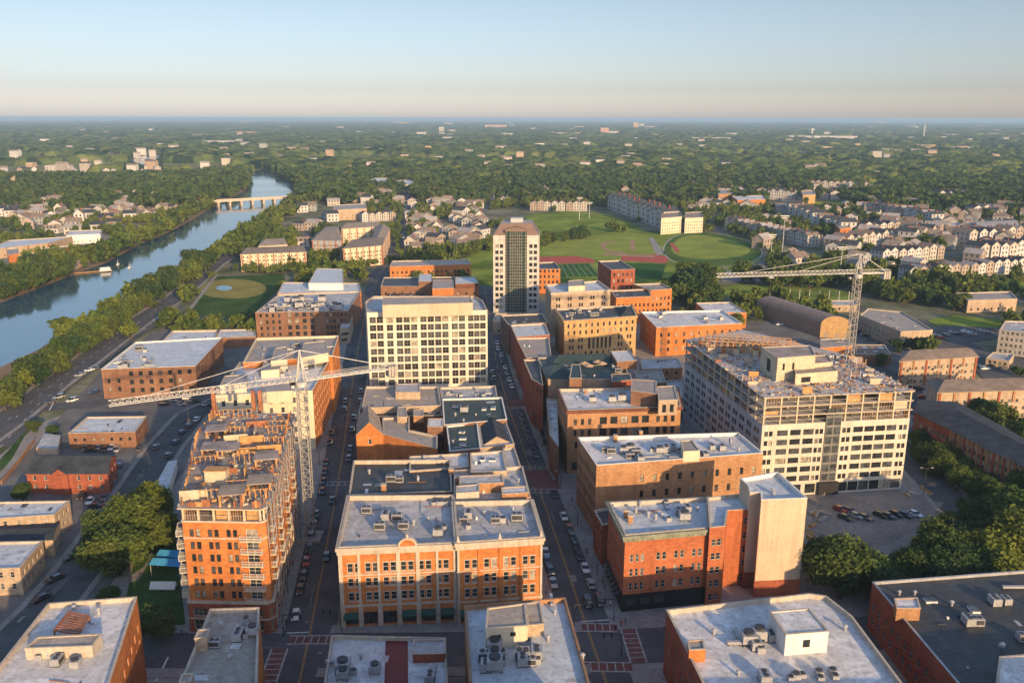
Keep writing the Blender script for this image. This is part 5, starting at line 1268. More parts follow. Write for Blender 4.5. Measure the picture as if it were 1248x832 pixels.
# ============================================================ TOWER CRANES
def lattice(mb, a, b, w, n, r, mat, up=Vector((0, 0, 1)), tri=False):
    a, b = Vector(a), Vector(b); d = (b - a).normalized(); s = d.cross(up)
    if s.length < .1: s = d.cross(Vector((0, 1, 0)))
    s.normalize(); t = s.cross(d)
    cs = [(-1, -1), (1, -1), (1, 1), (-1, 1)] if not tri else [(-1, -.7), (1, -.7), (0, 1)]
    off = [s * (x * w / 2) + t * (y * w / 2) for x, y in cs]
    for k in off: mb.bar(a + k, b + k, r, mat)
    m = len(off)
    for k in range(n):
        p, q = a.lerp(b, k / n), a.lerp(b, (k + 1) / n)
        for j in range(m):
            mb.bar(p + off[j], q + off[(j + 1) % m] if k % 2 else q + off[(j + 1) % m], r * .62, mat)
            mb.bar(p + off[j], p + off[(j + 1) % m], r * .6, mat)
def crane(label, base, z, jib_end, cj_len, apex_h, w=2.3, jw=1.7, side=None):
    X, Y = base; root = thing('tower_crane', label, 'crane', (X, Y, 0))
    m = MB(); lattice(m, (0, 0, .6), (0, 0, z - 1.5), w, int(z / 2.4), .11, CRANEM, Vector((0, 1, 0))); m.build('mast', root)
    m = MB(); m.box(-3, 3, -3, 3, 0, .7, CONC); m.build('footing', root)
    e = Vector((jib_end[0] - X, jib_end[1] - Y, 0)); L = e.length; e.normalize(); s = Vector((-e.y, e.x, 0))
    m = MB(); lattice(m, e * 1.2 + Vector((0, 0, z + .6)), e * L + Vector((0, 0, z + .6)), jw, int(L / 1.6), .08, CRANEW, tri=True); m.build('jib', root)
    m = MB(); c0 = -e * 1.0 + Vector((0, 0, z)); c1 = -e * cj_len + Vector((0, 0, z))
    for k in (-.8, .8): m.bar(c0 + s * k, c1 + s * k, .2, CRANEW)
    for k in range(int(cj_len / 1.5)): p = c0.lerp(c1, k / int(cj_len / 1.5)); m.bar(p - s * .8, p + s * .8, .1, CRANEW)
    for k in (-.8, .8): m.bar(c0 + s * k + Vector((0, 0, 1.1)), c1 + s * k + Vector((0, 0, 1.1)), .05, CRANEW)
    m.build('counter_jib', root)
    ang = math.atan2(e.y, e.x); m = MB()
    for k in range(3):
        M = Matrix.Translation(-e * (cj_len - .6 - k * .9) + Vector((0, 0, z - 2.2))) @ Matrix.Rotation(ang, 4, 'Z'); m.box(-.38, .38, -1.3, 1.3, 0, 2.9, CONC, M)
    m.build('counterweight', root)
    m = MB(); M = Matrix.Translation(e * 1.5 + s * -1.7 + Vector((0, 0, z - 1.2))) @ Matrix.Rotation(ang, 4, 'Z'); m.box(-.9, .9, -.7, .7, -1.0, 1.0, CRANEW, M); m.box(-.6, .95, -.74, .74, -.3, .75, GLD, M); m.build('cab', root)
    m = MB(); m.cyl((0, 0, z - 1.6), 1.5, 1.3, CRANEW, 14); m.build('slewing_ring', root)
    m = MB(); ap = Vector((0, 0, z + apex_h))
    for x, y in ((-1, -1), (1, -1), (1, 1), (-1, 1)): m.bar((x, y, z), ap, .15, CRANEW)
    for k in (.3, .6): 
        for (x, y), (x2, y2) in (((-1, -1), (1, -1)), ((1, -1), (1, 1)), ((1, 1), (-1, 1)), ((-1, 1), (-1, -1))):
            f = 1 - k; m.bar((x * f, y * f, z + apex_h * k), (x2 * f, y2 * f, z + apex_h * k), .1, CRANEW)
    m.build('apex_tower', root)
    m = MB()
    for k in (.42, .8): m.bar(ap, e * (L * k) + Vector((0, 0, z + 1.4)), .06, CRANEW)
    m.bar(ap, -e * (cj_len - 1) + Vector((0, 0, z + .2)), .09, CRANEW); m.build('tie_bar', root)
    m = MB(); h = e * (L * .62); m.box(h.x - .8, h.x + .8, h.y - .8, h.y + .8, z - .7, z - .3, CRANEW); m.bar(h + Vector((0, 0, z - .5)), h + Vector((0, 0, z - 6)), .05, METALD); m.box(h.x - .3, h.x + .3, h.y - .3, h.y + .3, z - 6.8, z - 6, METALD); m.build('trolley_hook', root)
    return root
ba = at(379, 655); za = hat((379, 655), 463)
e_l = at(133, 497, za - .5)
dv = Vector((ba[0] - e_l[0], ba[1] - e_l[1])).normalized()
e_r = (ba[0] + dv.x * 30, ba[1] + dv.y * 30)
print('craneA', ba, za, e_l, proj(e_r[0], e_r[1], za))
crane('white tower crane standing in the left street beside the unfinished brick apartments', ba, za, e_l, 26, 8, 2.2, 1.5)
# mast base of the second crane stands just behind the grey block
yb = GP[2][1] + 14
def base_for(px, py, Y):
    # ground point at depth Y whose vertical passes through the pixel
    lo, hi = -400., 400.
    for _ in range(60):
        m = (lo + hi) / 2
        # find height at which (m, Y) projects to py
        a_, b_ = 0., 150.
        for _ in range(40):
            c_ = (a_ + b_) / 2
            if proj(m, Y, c_)[1] > py: a_ = c_
            else: b_ = c_
        if proj(m, Y, a_)[0] < px: lo = m
        else: hi = m
    return m, a_
xb, zb = base_for(1046, 333, yb)
je = at(873, 338, zb); 
dv = Vector((xb - je[0], yb - je[1])).normalized()
print('craneB', xb, yb, zb, je, proj(xb + dv.x * 14, yb + dv.y * 14, zb))
crane('white tower crane with long jib rising behind the grey construction block on the right', (xb, yb), zb, je, 12, 7, 2.2, 1.5)

# ============================================================ BRIDGE, PIER, BOATS
br = thing('river_bridge', 'long low bridge on concrete piers crossing the river bend', 'bridge')
a, b = Vector(at(236, 250, 0)), Vector(at(372, 240, 0)); zdk = 7.0
a = Vector(at(236, 246, zdk)); b = Vector(at(372, 239, zdk)); L = (b - a).length; e = (b - a) / L; s = Vector((-e.y, e.x))
m = MB(); M = Matrix.Translation((a.x, a.y, 0)) @ Matrix.Rotation(math.atan2(e.y, e.x), 4, 'Z')
m.box(0, L, -5.5, 5.5, zdk - 1.6, zdk, STONE, M)
for k in (-5.5, 5.2): m.box(0, L, k, k + .3, zdk, zdk + 1.0, STONE, M)
m.build('bridge_deck', br)
for k in range(9):
    x = L * (.1 + .1 * k); m = MB(); m.box(x - 1.2, x + 1.2, -4.5, 4.5, -.5, zdk - 1.6, STONE, M); m.box(x - 2, x + 2, -5.2, 5.2, zdk - 2.6, zdk - 1.6, STONE, M); m.build('pier', br)
d = thing('boat_dock', 'long low wooden dock reaching from the sandy far bank', 'dock', (*at(120, 331), 0)); ang = math.atan2(at(132, 329)[1] - at(95, 332)[1], at(132, 329)[0] - at(95, 332)[0])
d.rotation_euler = (0, 0, ang); m = MB(); m.box(-16, 0, -1.2, 1.2, .1, .5, WOOD); m.build('walkway', d); m = MB(); m.box(0, 9, -3, 3, .2, .8, STONE); m.box(1, 8, -2, 2, .8, 2.8, WHITE); m.build('pontoon', d)
for (px, py, lb) in ((144, 322, 'small white sailing boat moored off the dock, nearer the bank'), (158, 326, 'small white sailing boat moored off the dock, further out on the river')):
    X, Y = at(px, py); t_ = thing('sailing_boat', lb, 'boat', (X, Y, -.2)); t_.scale = (.6, .6, .5); hl = MB()
    q = [(-1.2, -3), (1.2, -3), (1.4, 0), (.9, 2.2), (0, 3.8), (-.9, 2.2), (-1.4, 0)]; hl.prism(q, 0, 1.1, WHITE); hl.box(-.8, .8, -1.5, 1, 1.1, 1.8, WHITE); hl.build('hull', t_)
    m = MB(); m.bar((0, .3, 1), (0, .3, 9), .09, METAL); m.bar((0, .3, 2.2), (0, -2.6, 2.2), .07, METAL); m.build('mast', t_)
    m = MB(); m.face([(0.05, .2, 2.3), (0.05, -2.5, 2.3), (0.05, .2, 8.5)], WHITE); m.face([(0.02, .2, 8.5), (0.02, -2.5, 2.3), (0.02, .2, 2.3)], WHITE); m.build('sail', t_)
# ============================================================ ROOFTOP EQUIPMENT
def unit_meshes():
    out = {}
    m = MB(); m.box(-1.1, 1.1, -.8, .8, .15, 1.5, METAL); m.box(-1.15, 1.15, -.85, .85, 0, .15, METALD); m.box(-1.0, 1.0, -.82, -.8, .4, 1.3, METALD); out['cabinet'] = m.mesh('cabinet')
    m = MB(); m.cyl((-.5, 0, 1.5), .42, .12, METALD, 12); m.cyl((.5, 0, 1.5), .42, .12, METALD, 12); out['fan'] = m.mesh('fan')
    m = MB(); m.box(-.6, .6, -.6, .6, 0, 1.0, METAL); m.cyl((0, 0, 1.0), .5, .18, METALD, 12); out['condenser'] = m.mesh('condenser')
    m = MB(); m.cyl((0, 0, 0), .28, .9, METAL, 10); m.cyl((0, 0, .9), .5, .3, METAL, 10, .2); out['vent'] = m.mesh('vent')
    m = MB(); m.box(-1, 1, -.7, .7, 0, .35, WHITE); m.box(-.85, .85, -.55, .55, .35, .5, GLM); out['skylight'] = m.mesh('skylight')
    m = MB(); m.box(-.5, .5, -.5, .5, 0, 1.7, BR_TAN); m.box(-.6, .6, -.6, .6, 1.7, 1.85, STONE); out['chimney'] = m.mesh('chimney')
    m = MB(); m.box(-2.2, 2.2, -.3, .3, .3, .75, METAL)
    for x in (-2, 0, 2): m.box(x - .08, x + .08, -.3, .3, 0, .3, METALD)
    out['duct'] = m.mesh('duct')
    m = MB(); m.box(-1.5, 1.5, -1.5, 1.5, .8, 2.6, METAL); m.cyl((0, 0, 2.6), 1.1, .5, METALD, 14)
    for x in (-1.3, 1.3):
        for y in (-1.3, 1.3): m.box(x - .1, x + .1, y - .1, y + .1, 0, .8, METALD)
    out['cooling'] = m.mesh('cooling_unit')
    m = MB()
    for k in range(5):
        a0, a1 = k * .22, (k + 1) * .22
        for j in range(12):
            t0, t1 = j * math.tau / 12, (j + 1) * math.tau / 12
            P = lambda a, t: (math.sin(a) * math.cos(t) * .9, -.3 - (1 - math.cos(a)) * -.9, 1.2 + math.sin(a) * math.sin(t) * .9)
            m.face([P(a0, t0), P(a1, t0), P(a1, t1), P(a0, t1)], METAL)
    m.bar((0, 0, 0), (0, -.1, 1.2), .07, METALD); out['dish'] = m.mesh('satellite_dish')
    return out
UM = unit_meshes()
UN = {'condenser': ('condenser_unit', 'air conditioner'), 'vent': ('roof_vent', 'vent'), 'skylight': ('skylight', 'skylight'), 'chimney': ('chimney_stack', 'chimney'), 'duct': ('air_duct', 'duct'), 'cooling': ('cooling_unit', 'cooling unit'), 'dish': ('satellite_dish', 'satellite dish')}
UL = {'cabinet': 'grey metal cabinet with twin fans', 'condenser': 'small square air conditioner', 'vent': 'round metal vent', 'skylight': 'low white skylight', 'chimney': 'short brick chimney', 'duct': 'long metal duct', 'cooling': 'raised square cooling unit', 'dish': 'round pale dish'}
def unit(kind, x, y, z, rz, where, sc=1.0):
    lab = UL[kind] + ' on the ' + where; grp = UL[kind].split(' ')[-1] + ' set on the ' + where
    if kind == 'cabinet':
        r = thing('air_handler', lab, 'air conditioner', (x, y, z), rz, 'air handlers on the ' + where); put('cabinet', UM['cabinet'], r); put('fan', UM['fan'], r); r.scale = (sc,) * 3
    else:
        if kind == 'cooling': sc *= .75
        nm, cat = UN[kind]; r = tag(put(nm, UM[kind], None, (x, y, z), rz), lab, cat, nm.replace('_', ' ') + 's on the ' + where); r.scale = (sc,) * 3
def clutter(key, where, n, kinds, seed, u0=.08, u1=.92, v0=.1, v1=.9, sc=(.8, 1.2), corners=None):
    o = BL[key]; rr = random.Random(seed)
    W_ = [(p[0] + o.cx, p[1] + o.cy) for p in o.P]
    Q = corners or [W_[0], W_[1], W_[2], W_[-1]] if len(W_) >= 4 else W_
    ang = math.atan2(Q[1][1] - Q[0][1], Q[1][0] - Q[0][0])
    for k in range(n):
        p = quadp(Q, rr.uniform(u0, u1), rr.uniform(v0, v1))
        unit(rr.choice(kinds), p.x, p.y, o.rz, ang + rr.choice((0, math.pi / 2)), where, rr.uniform(*sc))
def units_at(key, where, L):
    o = BL[key]
    for kind, px, py in L:
        x, y = at(px, py, o.rz + .5); unit(kind, x, y, o.rz, random.choice((0, math.pi / 2)), where, random.uniform(.9, 1.25))
units_at('midL', 'grey roof behind the pediment', [('cabinet', 447, 622), ('cabinet', 463, 642), ('cabinet', 470, 630), ('cabinet', 484, 631), ('cabinet', 492, 641), ('condenser', 529, 613), ('condenser', 536, 613), ('condenser', 543, 613), ('cooling', 534, 650), ('condenser', 541, 643), ('vent', 504, 637), ('vent', 522, 632)])
units_at('midR', 'grey roof of the corner orange building', [('cabinet', 571, 628), ('cabinet', 565, 634), ('cabinet', 604, 634), ('condenser', 613, 633), ('cabinet', 630, 631), ('condenser', 571, 641), ('vent', 590, 625)])
units_at('dark', 'wide dark bitumen roof', [('cabinet', 477, 584), ('cabinet', 487, 585), ('dish', 510, 587), ('chimney', 468, 597), ('vent', 450, 575), ('chimney', 550, 578)])
units_at('patch', 'patchwork grey roof', [('condenser', 584, 582), ('condenser', 592, 582), ('chimney', 558, 588), ('vent', 632, 585)])
units_at('w1', 'narrow white roof', [('vent', 517, 558), ('vent', 543, 560)]); units_at('w2', 'square white roof', [('skylight', 588, 558), ('skylight', 600, 559), ('vent', 589, 551)])
units_at('dg1', 'dark green roof with white parapet', [('skylight', 555, 494), ('skylight', 564, 493), ('cooling', 566, 501), ('skylight', 590, 497), ('skylight', 601, 496), ('vent', 565, 512), ('vent', 555, 505)])
units_at('dg2', 'dark green roof with three skylights', [('skylight', 563, 525), ('skylight', 564, 533), ('skylight', 564, 540), ('vent', 552, 538)])
clutter('ac', 'low grey roof near the cream office block', 16, ('condenser', 'cabinet', 'vent', 'duct'), 3)
clutter('clut', 'equipment crowded roof near the park', 44, ('cabinet', 'cabinet', 'cooling', 'condenser', 'duct'), 4, v0=.05, v1=.7, sc=(1.1, 1.9))
units_at('bc', 'blue grey roof at bottom centre', [('cooling', 603, 800), ('cooling', 603, 812), ('cooling', 603, 790), ('cabinet', 592, 800), ('cabinet', 592, 812), ('condenser', 612, 795), ('condenser', 612, 806), ('cabinet', 637, 798), ('cabinet', 645, 800), ('cabinet', 654, 797), ('cabinet', 637, 805), ('cabinet', 646, 806), ('condenser', 655, 804), ('vent', 668, 778), ('condenser', 636, 783), ('condenser', 643, 783), ('duct', 672, 730), ('vent', 676, 745), ('vent', 600, 783), ('vent', 710, 800)])
units_at('redstripe', 'low white roof beside the red stripe', [('cooling', 418, 815), ('cooling', 418, 823), ('condenser', 431, 818), ('cooling', 457, 816), ('duct', 412, 806), ('vent', 440, 800), ('cabinet', 524, 826), ('vent', 530, 816)])
units_at('br', 'large white roof at bottom right', [('duct', 900, 775), ('duct', 903, 783), ('cooling', 912, 781), ('cabinet', 921, 786), ('cooling', 925, 775), ('duct', 930, 772), ('duct', 933, 766), ('cabinet', 940, 776), ('condenser', 927, 791), ('condenser', 964, 826), ('condenser', 970, 824), ('condenser', 978, 822), ('condenser', 998, 820), ('condenser', 1000, 826), ('condenser', 1015, 818), ('condenser', 1018, 824), ('cabinet', 932, 827), ('vent', 870, 770), ('vent', 1030, 765), ('vent', 900, 820)])
units_at('brd', 'dark flat roof at bottom right', [('cabinet', 1180, 757), ('cabinet', 1190, 758), ('cabinet', 1212, 733), ('cabinet', 1226, 732), ('skylight', 1187, 741), ('skylight', 1134, 730), ('vent', 1115, 722), ('vent', 1096, 722), ('dish', 1221, 790), ('duct', 1235, 715), ('cabinet', 1247, 777), ('vent', 1160, 735)])
units_at('red', 'pale blue roof of the red corner building', [('cabinet', 830, 624), ('cabinet', 838, 620), ('vent', 790, 627), ('vent', 799, 630), ('vent', 807, 628), ('chimney', 763, 628), ('chimney', 768, 634), ('condenser', 815, 632), ('cooling', 834, 631), ('vent', 780, 614), ('condenser', 812, 612), ('vent', 850, 620), ('vent', 775, 622)])
units_at('tan', 'crowded white roof of the tan building', [('cabinet', 738, 548), ('cabinet', 745, 550), ('cooling', 760, 550), ('cooling', 768, 549), ('cabinet', 775, 552), ('cabinet', 768, 556), ('cabinet', 781, 560), ('condenser', 795, 548), ('cooling', 804, 550), ('cabinet', 812, 548), ('cabinet', 820, 546), ('condenser', 828, 550), ('cooling', 836, 551), ('cabinet', 848, 556), ('condenser', 855, 553), ('cabinet', 868, 545), ('cabinet', 880, 546), ('dish', 890, 541), ('duct', 795, 556), ('duct', 825, 557), ('cabinet', 860, 555), ('chimney', 781, 530), ('chimney', 750, 536), ('vent', 900, 548)])
units_at('arc', 'white roof of the arcade building', [('cooling', 722, 488), ('cooling', 746, 488), ('cooling', 758, 487), ('cabinet', 773, 486), ('chimney', 714, 478), ('vent', 730, 478)])
units_at('bl', 'white roof with rusty trellis', [('condenser', 58, 797), ('condenser', 48, 799), ('vent', 120, 745), ('cabinet', 110, 788), ('vent', 90, 740), ('cabinet', 70, 805), ('condenser', 92, 808)])
units_at('bl2', 'tan gravel roof at the bottom left', [('cabinet', 290, 775), ('condenser', 299, 773), ('cabinet', 262, 784), ('vent', 280, 800), ('cooling', 308, 770), ('condenser', 300, 755), ('vent', 270, 760)])
clutter('wh', 'wide white warehouse roof', 16, ('cabinet', 'condenser', 'vent', 'duct', 'skylight'), 8, sc=(.9, 1.5)); clutter('yel', 'dark roof of the yellow brick building', 12, ('cabinet', 'condenser', 'vent'), 9)
clutter('white', 'roof edge of the cream office block', 6, ('cabinet', 'condenser'), 10, v0=.1, v1=.2); clutter('p1', 'tan roof with cream penthouses', 14, ('cabinet', 'condenser', 'vent', 'duct'), 12); clutter('p2', 'broken pale roofs behind the unfinished block', 16, ('cabinet', 'condenser', 'vent', 'duct'), 13)
clutter('whr', 'white roof of the orange brick offices', 8, ('cooling', 'cabinet', 'vent'), 14); clutter('hip', 'slate roofed hotel terrace', 5, ('cabinet', 'vent'), 15, v0=.3, v1=.6); clutter('beige', 'roof of the blank beige tower', 2, ('vent',), 16, .3, .6)

# ============================================================ CARS
CARC = {'black': (.012, .012, .014), 'white': (.7, .7, .7), 'silver': (.35, .36, .37), 'red': (.35, .02, .02), 'dark blue': (.02, .035, .08), 'grey': (.10, .10, .11), 'dark green': (.02, .05, .03)}
TYRE = pm('tyre_rubber', (.02, .02, .02), .1); RIM = METAL
LAMPR = pm('red_lamp', (.4, .02, .02), .1, rough=.3); LAMPW = pm('clear_lamp', (.7, .7, .65), .1, rough=.2)
def car_paint(n):
    m, t, b = nodes(n.replace(' ', '_') + '_car_paint'); b.inputs['Base Color'].default_value = (*CARC[n], 1); b.inputs['Roughness'].default_value = .3; b.inputs['Coat Weight'].default_value = .6; return m
def car_body(mat, van=False, pickup=False):
    # profile sections (x half width, z bottom, z shoulder) lofted along y
    m = MB(); L = [(-2.25, .62, .45, .62), (-2.15, .86, .3, .78), (-1.5, .9, .28, .86), (-.2, .92, .28, .9), (1.2, .92, .28, .95), (1.95, .88, .3, .93), (2.25, .74, .42, .8)]
    sec = []
    for (y, w, z0, z1) in L: sec.append([(-w, y, z0), (-w, y, z1 - .1), (-w * .86, y, z1), (w * .86, y, z1), (w, y, z1 - .1), (w, y, z0)])
    for k in range(len(sec) - 1):
        for j in range(6):
            a, b = sec[k], sec[k + 1]; m.face([a[j], a[(j + 1) % 6], b[(j + 1) % 6], b[j]], mat)
    m.face(sec[0][::-1], mat); m.face(sec[-1], mat)
    r0, r1 = ((-.6, 1.9) if van else (-.35, 1.35)) if not pickup else (-.5, .7); zt_ = 1.75 if van else 1.42
    m.face([(-.68, r0, zt_), (.68, r0, zt_), (.68, r1, zt_ - .03), (-.68, r1, zt_ - .03)], mat)
    g = MB(); f0, f1 = ((-1.15, 2.15) if van else (-1.05, 1.95)) if not pickup else (-1.1, .95)
    q0 = [(-.8, f0, .88), (.8, f0, .88), (.8, f1, .93), (-.8, f1, .93)]; q1 = [(-.68, r0, zt_ - .005), (.68, r0, zt_ - .005), (.68, r1, zt_ - .035), (-.68, r1, zt_ - .035)]
    for j in range(4): g.face([q0[j], q0[(j + 1) % 4], q1[(j + 1) % 4], q1[j]], GLD)
    for s in (-1, 1):
        for yy in ((r0 + r1) / 2,): m.bar((s * .81, yy, .9), (s * .685, yy, zt_ - .02), .05, mat)
    return m.mesh('body'), g.mesh('window_glass')
_w = MB(); 
for j in range(1): _w.cyl((0, 0, 0), .33, .22, TYRE, 14, axis='Y'); 
_w.v = [(y - .11, x, z) for x, y, z in _w.v]; WHEEL = _w.mesh('wheel')
_h = MB(); _h.box(-.13, .13, -.03, .03, -.07, .07, LAMPW); HEADL = _h.mesh('headlight'); _h = MB(); _h.box(-.13, .13, -.03, .03, -.07, .07, LAMPR); TAILL = _h.mesh('tail_light')
CARM = {}
def car(x, y, rz, colour, label, group=None, van=False, pickup=False, detail=True):
    k = (colour, van, pickup)
    if k not in CARM:
        pmn = colour.replace(' ', '_') + '_car_paint'
        mt = bpy.data.materials.get(pmn) or car_paint(colour); CARM[k] = car_body(mt, van, pickup)
    r = thing('parked_van' if van else 'parked_car', label, 'van' if van else 'car', (x, y, .02), rz, group)
    put('body', CARM[k][0], r); put('window_glass', CARM[k][1], r)
    if detail:
        for sx in (-.82, .82):
            for sy in (-1.4, 1.4): put('wheel', WHEEL, r, (sx, sy, .33))
            put('headlight', HEADL, r, (sx * .75, -2.24, .62)); put('tail_light', TAILL, r, (sx * .75, 2.24, .7))
    return r
cr = random.Random(21)
def along(line, p):
    # heading of the polyline nearest to p
    best = None
    for a, b in zip(line[:-1], line[1:]):
        d = math.dist(((a[0] + b[0]) / 2, (a[1] + b[1]) / 2), p)
        if best is None or d < best[0]: best = (d, math.atan2(b[1] - a[1], b[0] - a[0]))
    return best[1] - math.pi / 2
def car_px(px, py, colour, label, line, group=None, flip=False, **k):
    x, y = at(px, py); return car(x, y, along(line, (x, y)) + (math.pi if flip else 0), colour, label, group, **k)
car_px(361, 751, 'white', 'white car waiting at the crosswalk on the left street', S1)
for i, (x, y) in enumerate(((366, 720), (370, 703), (374, 686), (377, 670), (380, 655), (383, 641), (386, 628))):
    car_px(x, y, ('black', 'black', 'red', 'black', 'grey', 'black', 'black')[i], 'red car in the line of black cars beside the unfinished brick block' if i == 2 else ('grey car in the line of black cars beside the unfinished brick block' if i == 4 else 'black car parked at the kerb beside the unfinished brick block'), S1, 'cars parked beside the unfinished brick block')
car_px(398, 680, 'black', 'black car parked against the ornate red brick building on the left street', S1); car_px(405, 611, 'black', 'dark pickup driving down the left street near the dashed line', S1, pickup=True)
for i, (x, y) in enumerate(((393, 600), (394, 588), (396, 576), (397, 565), (399, 553), (402, 540), (404, 528), (425, 560), (427, 548), (428, 536), (429, 525), (431, 510), (420, 500), (421, 490), (422, 480), (439, 490), (440, 478), (441, 460), (428, 455), (429, 445), (430, 432))):
    if i % 5 != 4: car_px(x, y, cr.choice(('black', 'black', 'grey', 'dark blue')), 'dark car parked along the shaded middle stretch of the left street', S1, 'dark cars along the shaded middle of the left street')
car_px(687, 631, 'white', 'white car parked highest in the row on the right street', S2); car_px(713, 694, 'white', 'white car parked between black cars beside the red brick corner building', S2); car_px(720, 713, 'silver', 'silver car just below the white car beside the red brick corner building', S2, flip=True)
for i, (x, y) in enumerate(((694, 646), (698, 656), (702, 667), (706, 679))): car_px(x, y, 'black', 'black car parked between the two white cars on the right street', S2, 'black cars between the two white cars on the right street')
car_px(716, 736, 'black', 'black van waiting at the right crosswalk, left of the pair', S2, van=True); car_px(731, 734, 'black', 'black van parked at the kerb by the right crosswalk', S2, van=True)
for x, y, c_ in ((665, 675, 'silver'), (667, 685, 'dark blue'), (671, 697, 'black'), (674, 712, 'silver'), (676, 604, 'black')): car_px(x, y, c_, {'silver': 'silver car', 'dark blue': 'dark blue car', 'black': 'black car'}[c_] + ' parked at the left kerb by the orange corner building', S2, 'cars on the left kerb of the right street')
for i, (x, y) in enumerate(((633, 503), (636, 510), (638, 517), (641, 524), (643, 531), (646, 538), (649, 545), (660, 530), (663, 540), (653, 556), (600, 455), (602, 462))): car_px(x, y, cr.choice(('black', 'black', 'dark blue')), 'dark car parked on the right street between the two brick crossings', S2, 'dark cars between the two brick crossings')
for i, (x, y) in enumerate(((611, 434), (613, 442), (616, 449), (618, 456), (621, 464), (624, 472), (607, 426), (606, 419))): car_px(x, y, cr.choice(('white', 'silver', 'black', 'white')), 'car parked along the right street beside the cream office block', S2, 'cars parked beside the cream office block')
# parking lot by the grey block
for i, (x, y, c_, lb) in enumerate(((1024, 622, 'red', 'red car parked at the left end of the lot by the grey block'), (1030, 632, 'dark green', 'dark green car parked in front of the red car in the gravel lot'), (1036, 624, 'grey', 'grey car parked right of the red car in the gravel lot'), (1043, 630, 'silver', 'silver car parked near the red car in the gravel lot'), (1054, 632, 'grey', 'grey car parked alone between the two groups in the gravel lot'),
        (1073, 629, 'black', 'black car at the left end of the right hand row in the gravel lot'), (1082, 630, 'dark blue', 'blue car second in the right hand row in the gravel lot'), (1092, 628, 'black', 'black car in the middle of the right hand row in the gravel lot'), (1103, 629, 'black', 'black car beside the white car in the gravel lot'), (1115, 628, 'white', 'white car at the right end of the row in the gravel lot'))):
    X, Y = at(x, y); car(X, Y, RAD(35), c_, lb)
# left side
for x, y, c_, lb in ((88, 680, 'black', 'black car highest of the three parked on the lower left street'), (67, 707, 'black', 'black car in the middle of the three parked on the lower left street'), (50, 731, 'black', 'black car lowest of the three parked on the lower left street'), (97, 458, 'silver', 'silver car nearest the brown warehouse in the riverside lot'), (109, 452, 'white', 'white car at the upper end of the riverside lot row'), (117, 450, 'grey', 'grey car at the very top of the riverside lot row'), (115, 479, 'dark blue', 'small blue car beside the brown warehouse wall'), (88, 489, 'white', 'white van at the lower end of the riverside lot'), (72, 485, 'silver', 'silver car beside the white van in the riverside lot'), (62, 491, 'grey', 'grey car at the lower left of the riverside lot')):
    X, Y = at(x, y); car(X, Y, RAD(-40 if y < 600 else -35), c_, lb, van='van' in lb)
for x, y in ((105, 548), (112, 550), (120, 547), (128, 549), (136, 547), (143, 549), (110, 612), (118, 618), (128, 608), (100, 606)): X, Y = at(x, y); car(X, Y, RAD(cr.choice((10, 95))), cr.choice(('white', 'silver', 'grey', 'black')), 'car parked in the yards around the red brick gabled building', 'cars in the yards around the red brick gabled building')
for x, y in ((171, 548), (190, 546), (146, 568), (136, 590), (205, 556), (214, 540), (222, 528), (230, 520), (240, 512), (150, 620), (120, 665)): X, Y = at(x, y); car(X, Y, along(LS, (X, Y)), cr.choice(('white', 'black', 'grey', 'dark blue')), 'car parked on the street left of the unfinished brick block', 'cars on the street left of the unfinished block')
for i in range(10): X, Y = at(200 + i * 10, 492 + cr.uniform(-3, 3)); car(X, Y, RAD(cr.uniform(70, 110)), cr.choice(('grey', 'black', 'silver')), 'car in the shaded yard behind the crane jib and warehouse', 'cars in the shaded yard behind the warehouse')
for i, (x, y) in enumerate(((1140, 410), (1146, 412), (1152, 409), (1160, 406), (1168, 408), (1176, 405), (1185, 408), (1195, 404), (1205, 407), (1190, 447), (1200, 450), (1212, 446), (1222, 450), (1232, 447), (1240, 452), (950, 396), (1042, 400), (1048, 405), (1054, 410), (1060, 415), (1070, 420), (1100, 425), (1110, 432), (1125, 485), (1120, 475), (1112, 466))):
    X, Y = at(x, y); car(X, Y, RAD(cr.uniform(60, 120)), cr.choice(('white', 'black', 'grey', 'silver', 'red', 'dark blue')), 'car parked in the lots around the right hand brick apartments', 'cars in the lots around the right hand apartments', detail=False)
for i in range(26): X, Y = at(884 + i * 3.6, 328 + (i % 3) * 5); car(X, Y, RAD(cr.uniform(80, 100)), cr.choice(('white', 'grey', 'silver', 'dark blue')), 'small car in the far lot under the crane jib', 'cars in the far lot under the crane jib', detail=False)
for i in range(14): X, Y = at(494 + cr.uniform(-3, 3), 240 + i * 5); car(X, Y, 0, cr.choice(('white', 'black', 'silver')), 'car on the far end of the left street among the houses', 'cars on the far end of the left street', detail=False)

# ============================================================ STREET LAMPS, SIGNALS, PEOPLE, SMALL THINGS
def lamp_post(x, y, h, rz, label, group, double=False):
    r = thing('street_lamp', label, 'street lamp', (x, y, .1), rz, group); m = MB(); m.cyl((0, 0, 0), .12, h, METALD, 8, .07)
    for s in ((1, -1) if double else (1,)): m.bar((0, 0, h - .1), (s * 1.6, 0, h + .3), .06, METALD)
    m.build('pole', r)
    for s in ((1, -1) if double else (1,)): m = MB(); m.box(s * 1.6 - .35, s * 1.6 + .35, -.14, .14, h + .2, h + .36, METAL); m.build('lamp_head', r)
def _lerp_road(L, y):
    for a, b in zip(L[:-1], L[1:]):
        if (a[1] - y) * (b[1] - y) <= 0: f = (y - a[1]) / (b[1] - a[1]); return a[0] + (b[0] - a[0]) * f
for L, nm in ((S1, 'left street'), (S2, 'right street')):
    for i in range(8):
        for s in (-1, 1):
            y = 182 + i * 26 + (9 if s > 0 else 0)
            lamp_post(_lerp_road(L, y) + s * 7.0, y, 5.2, 0 if s < 0 else math.pi, 'dark street lamp on the pavement of the ' + nm, 'street lamps along the ' + nm)
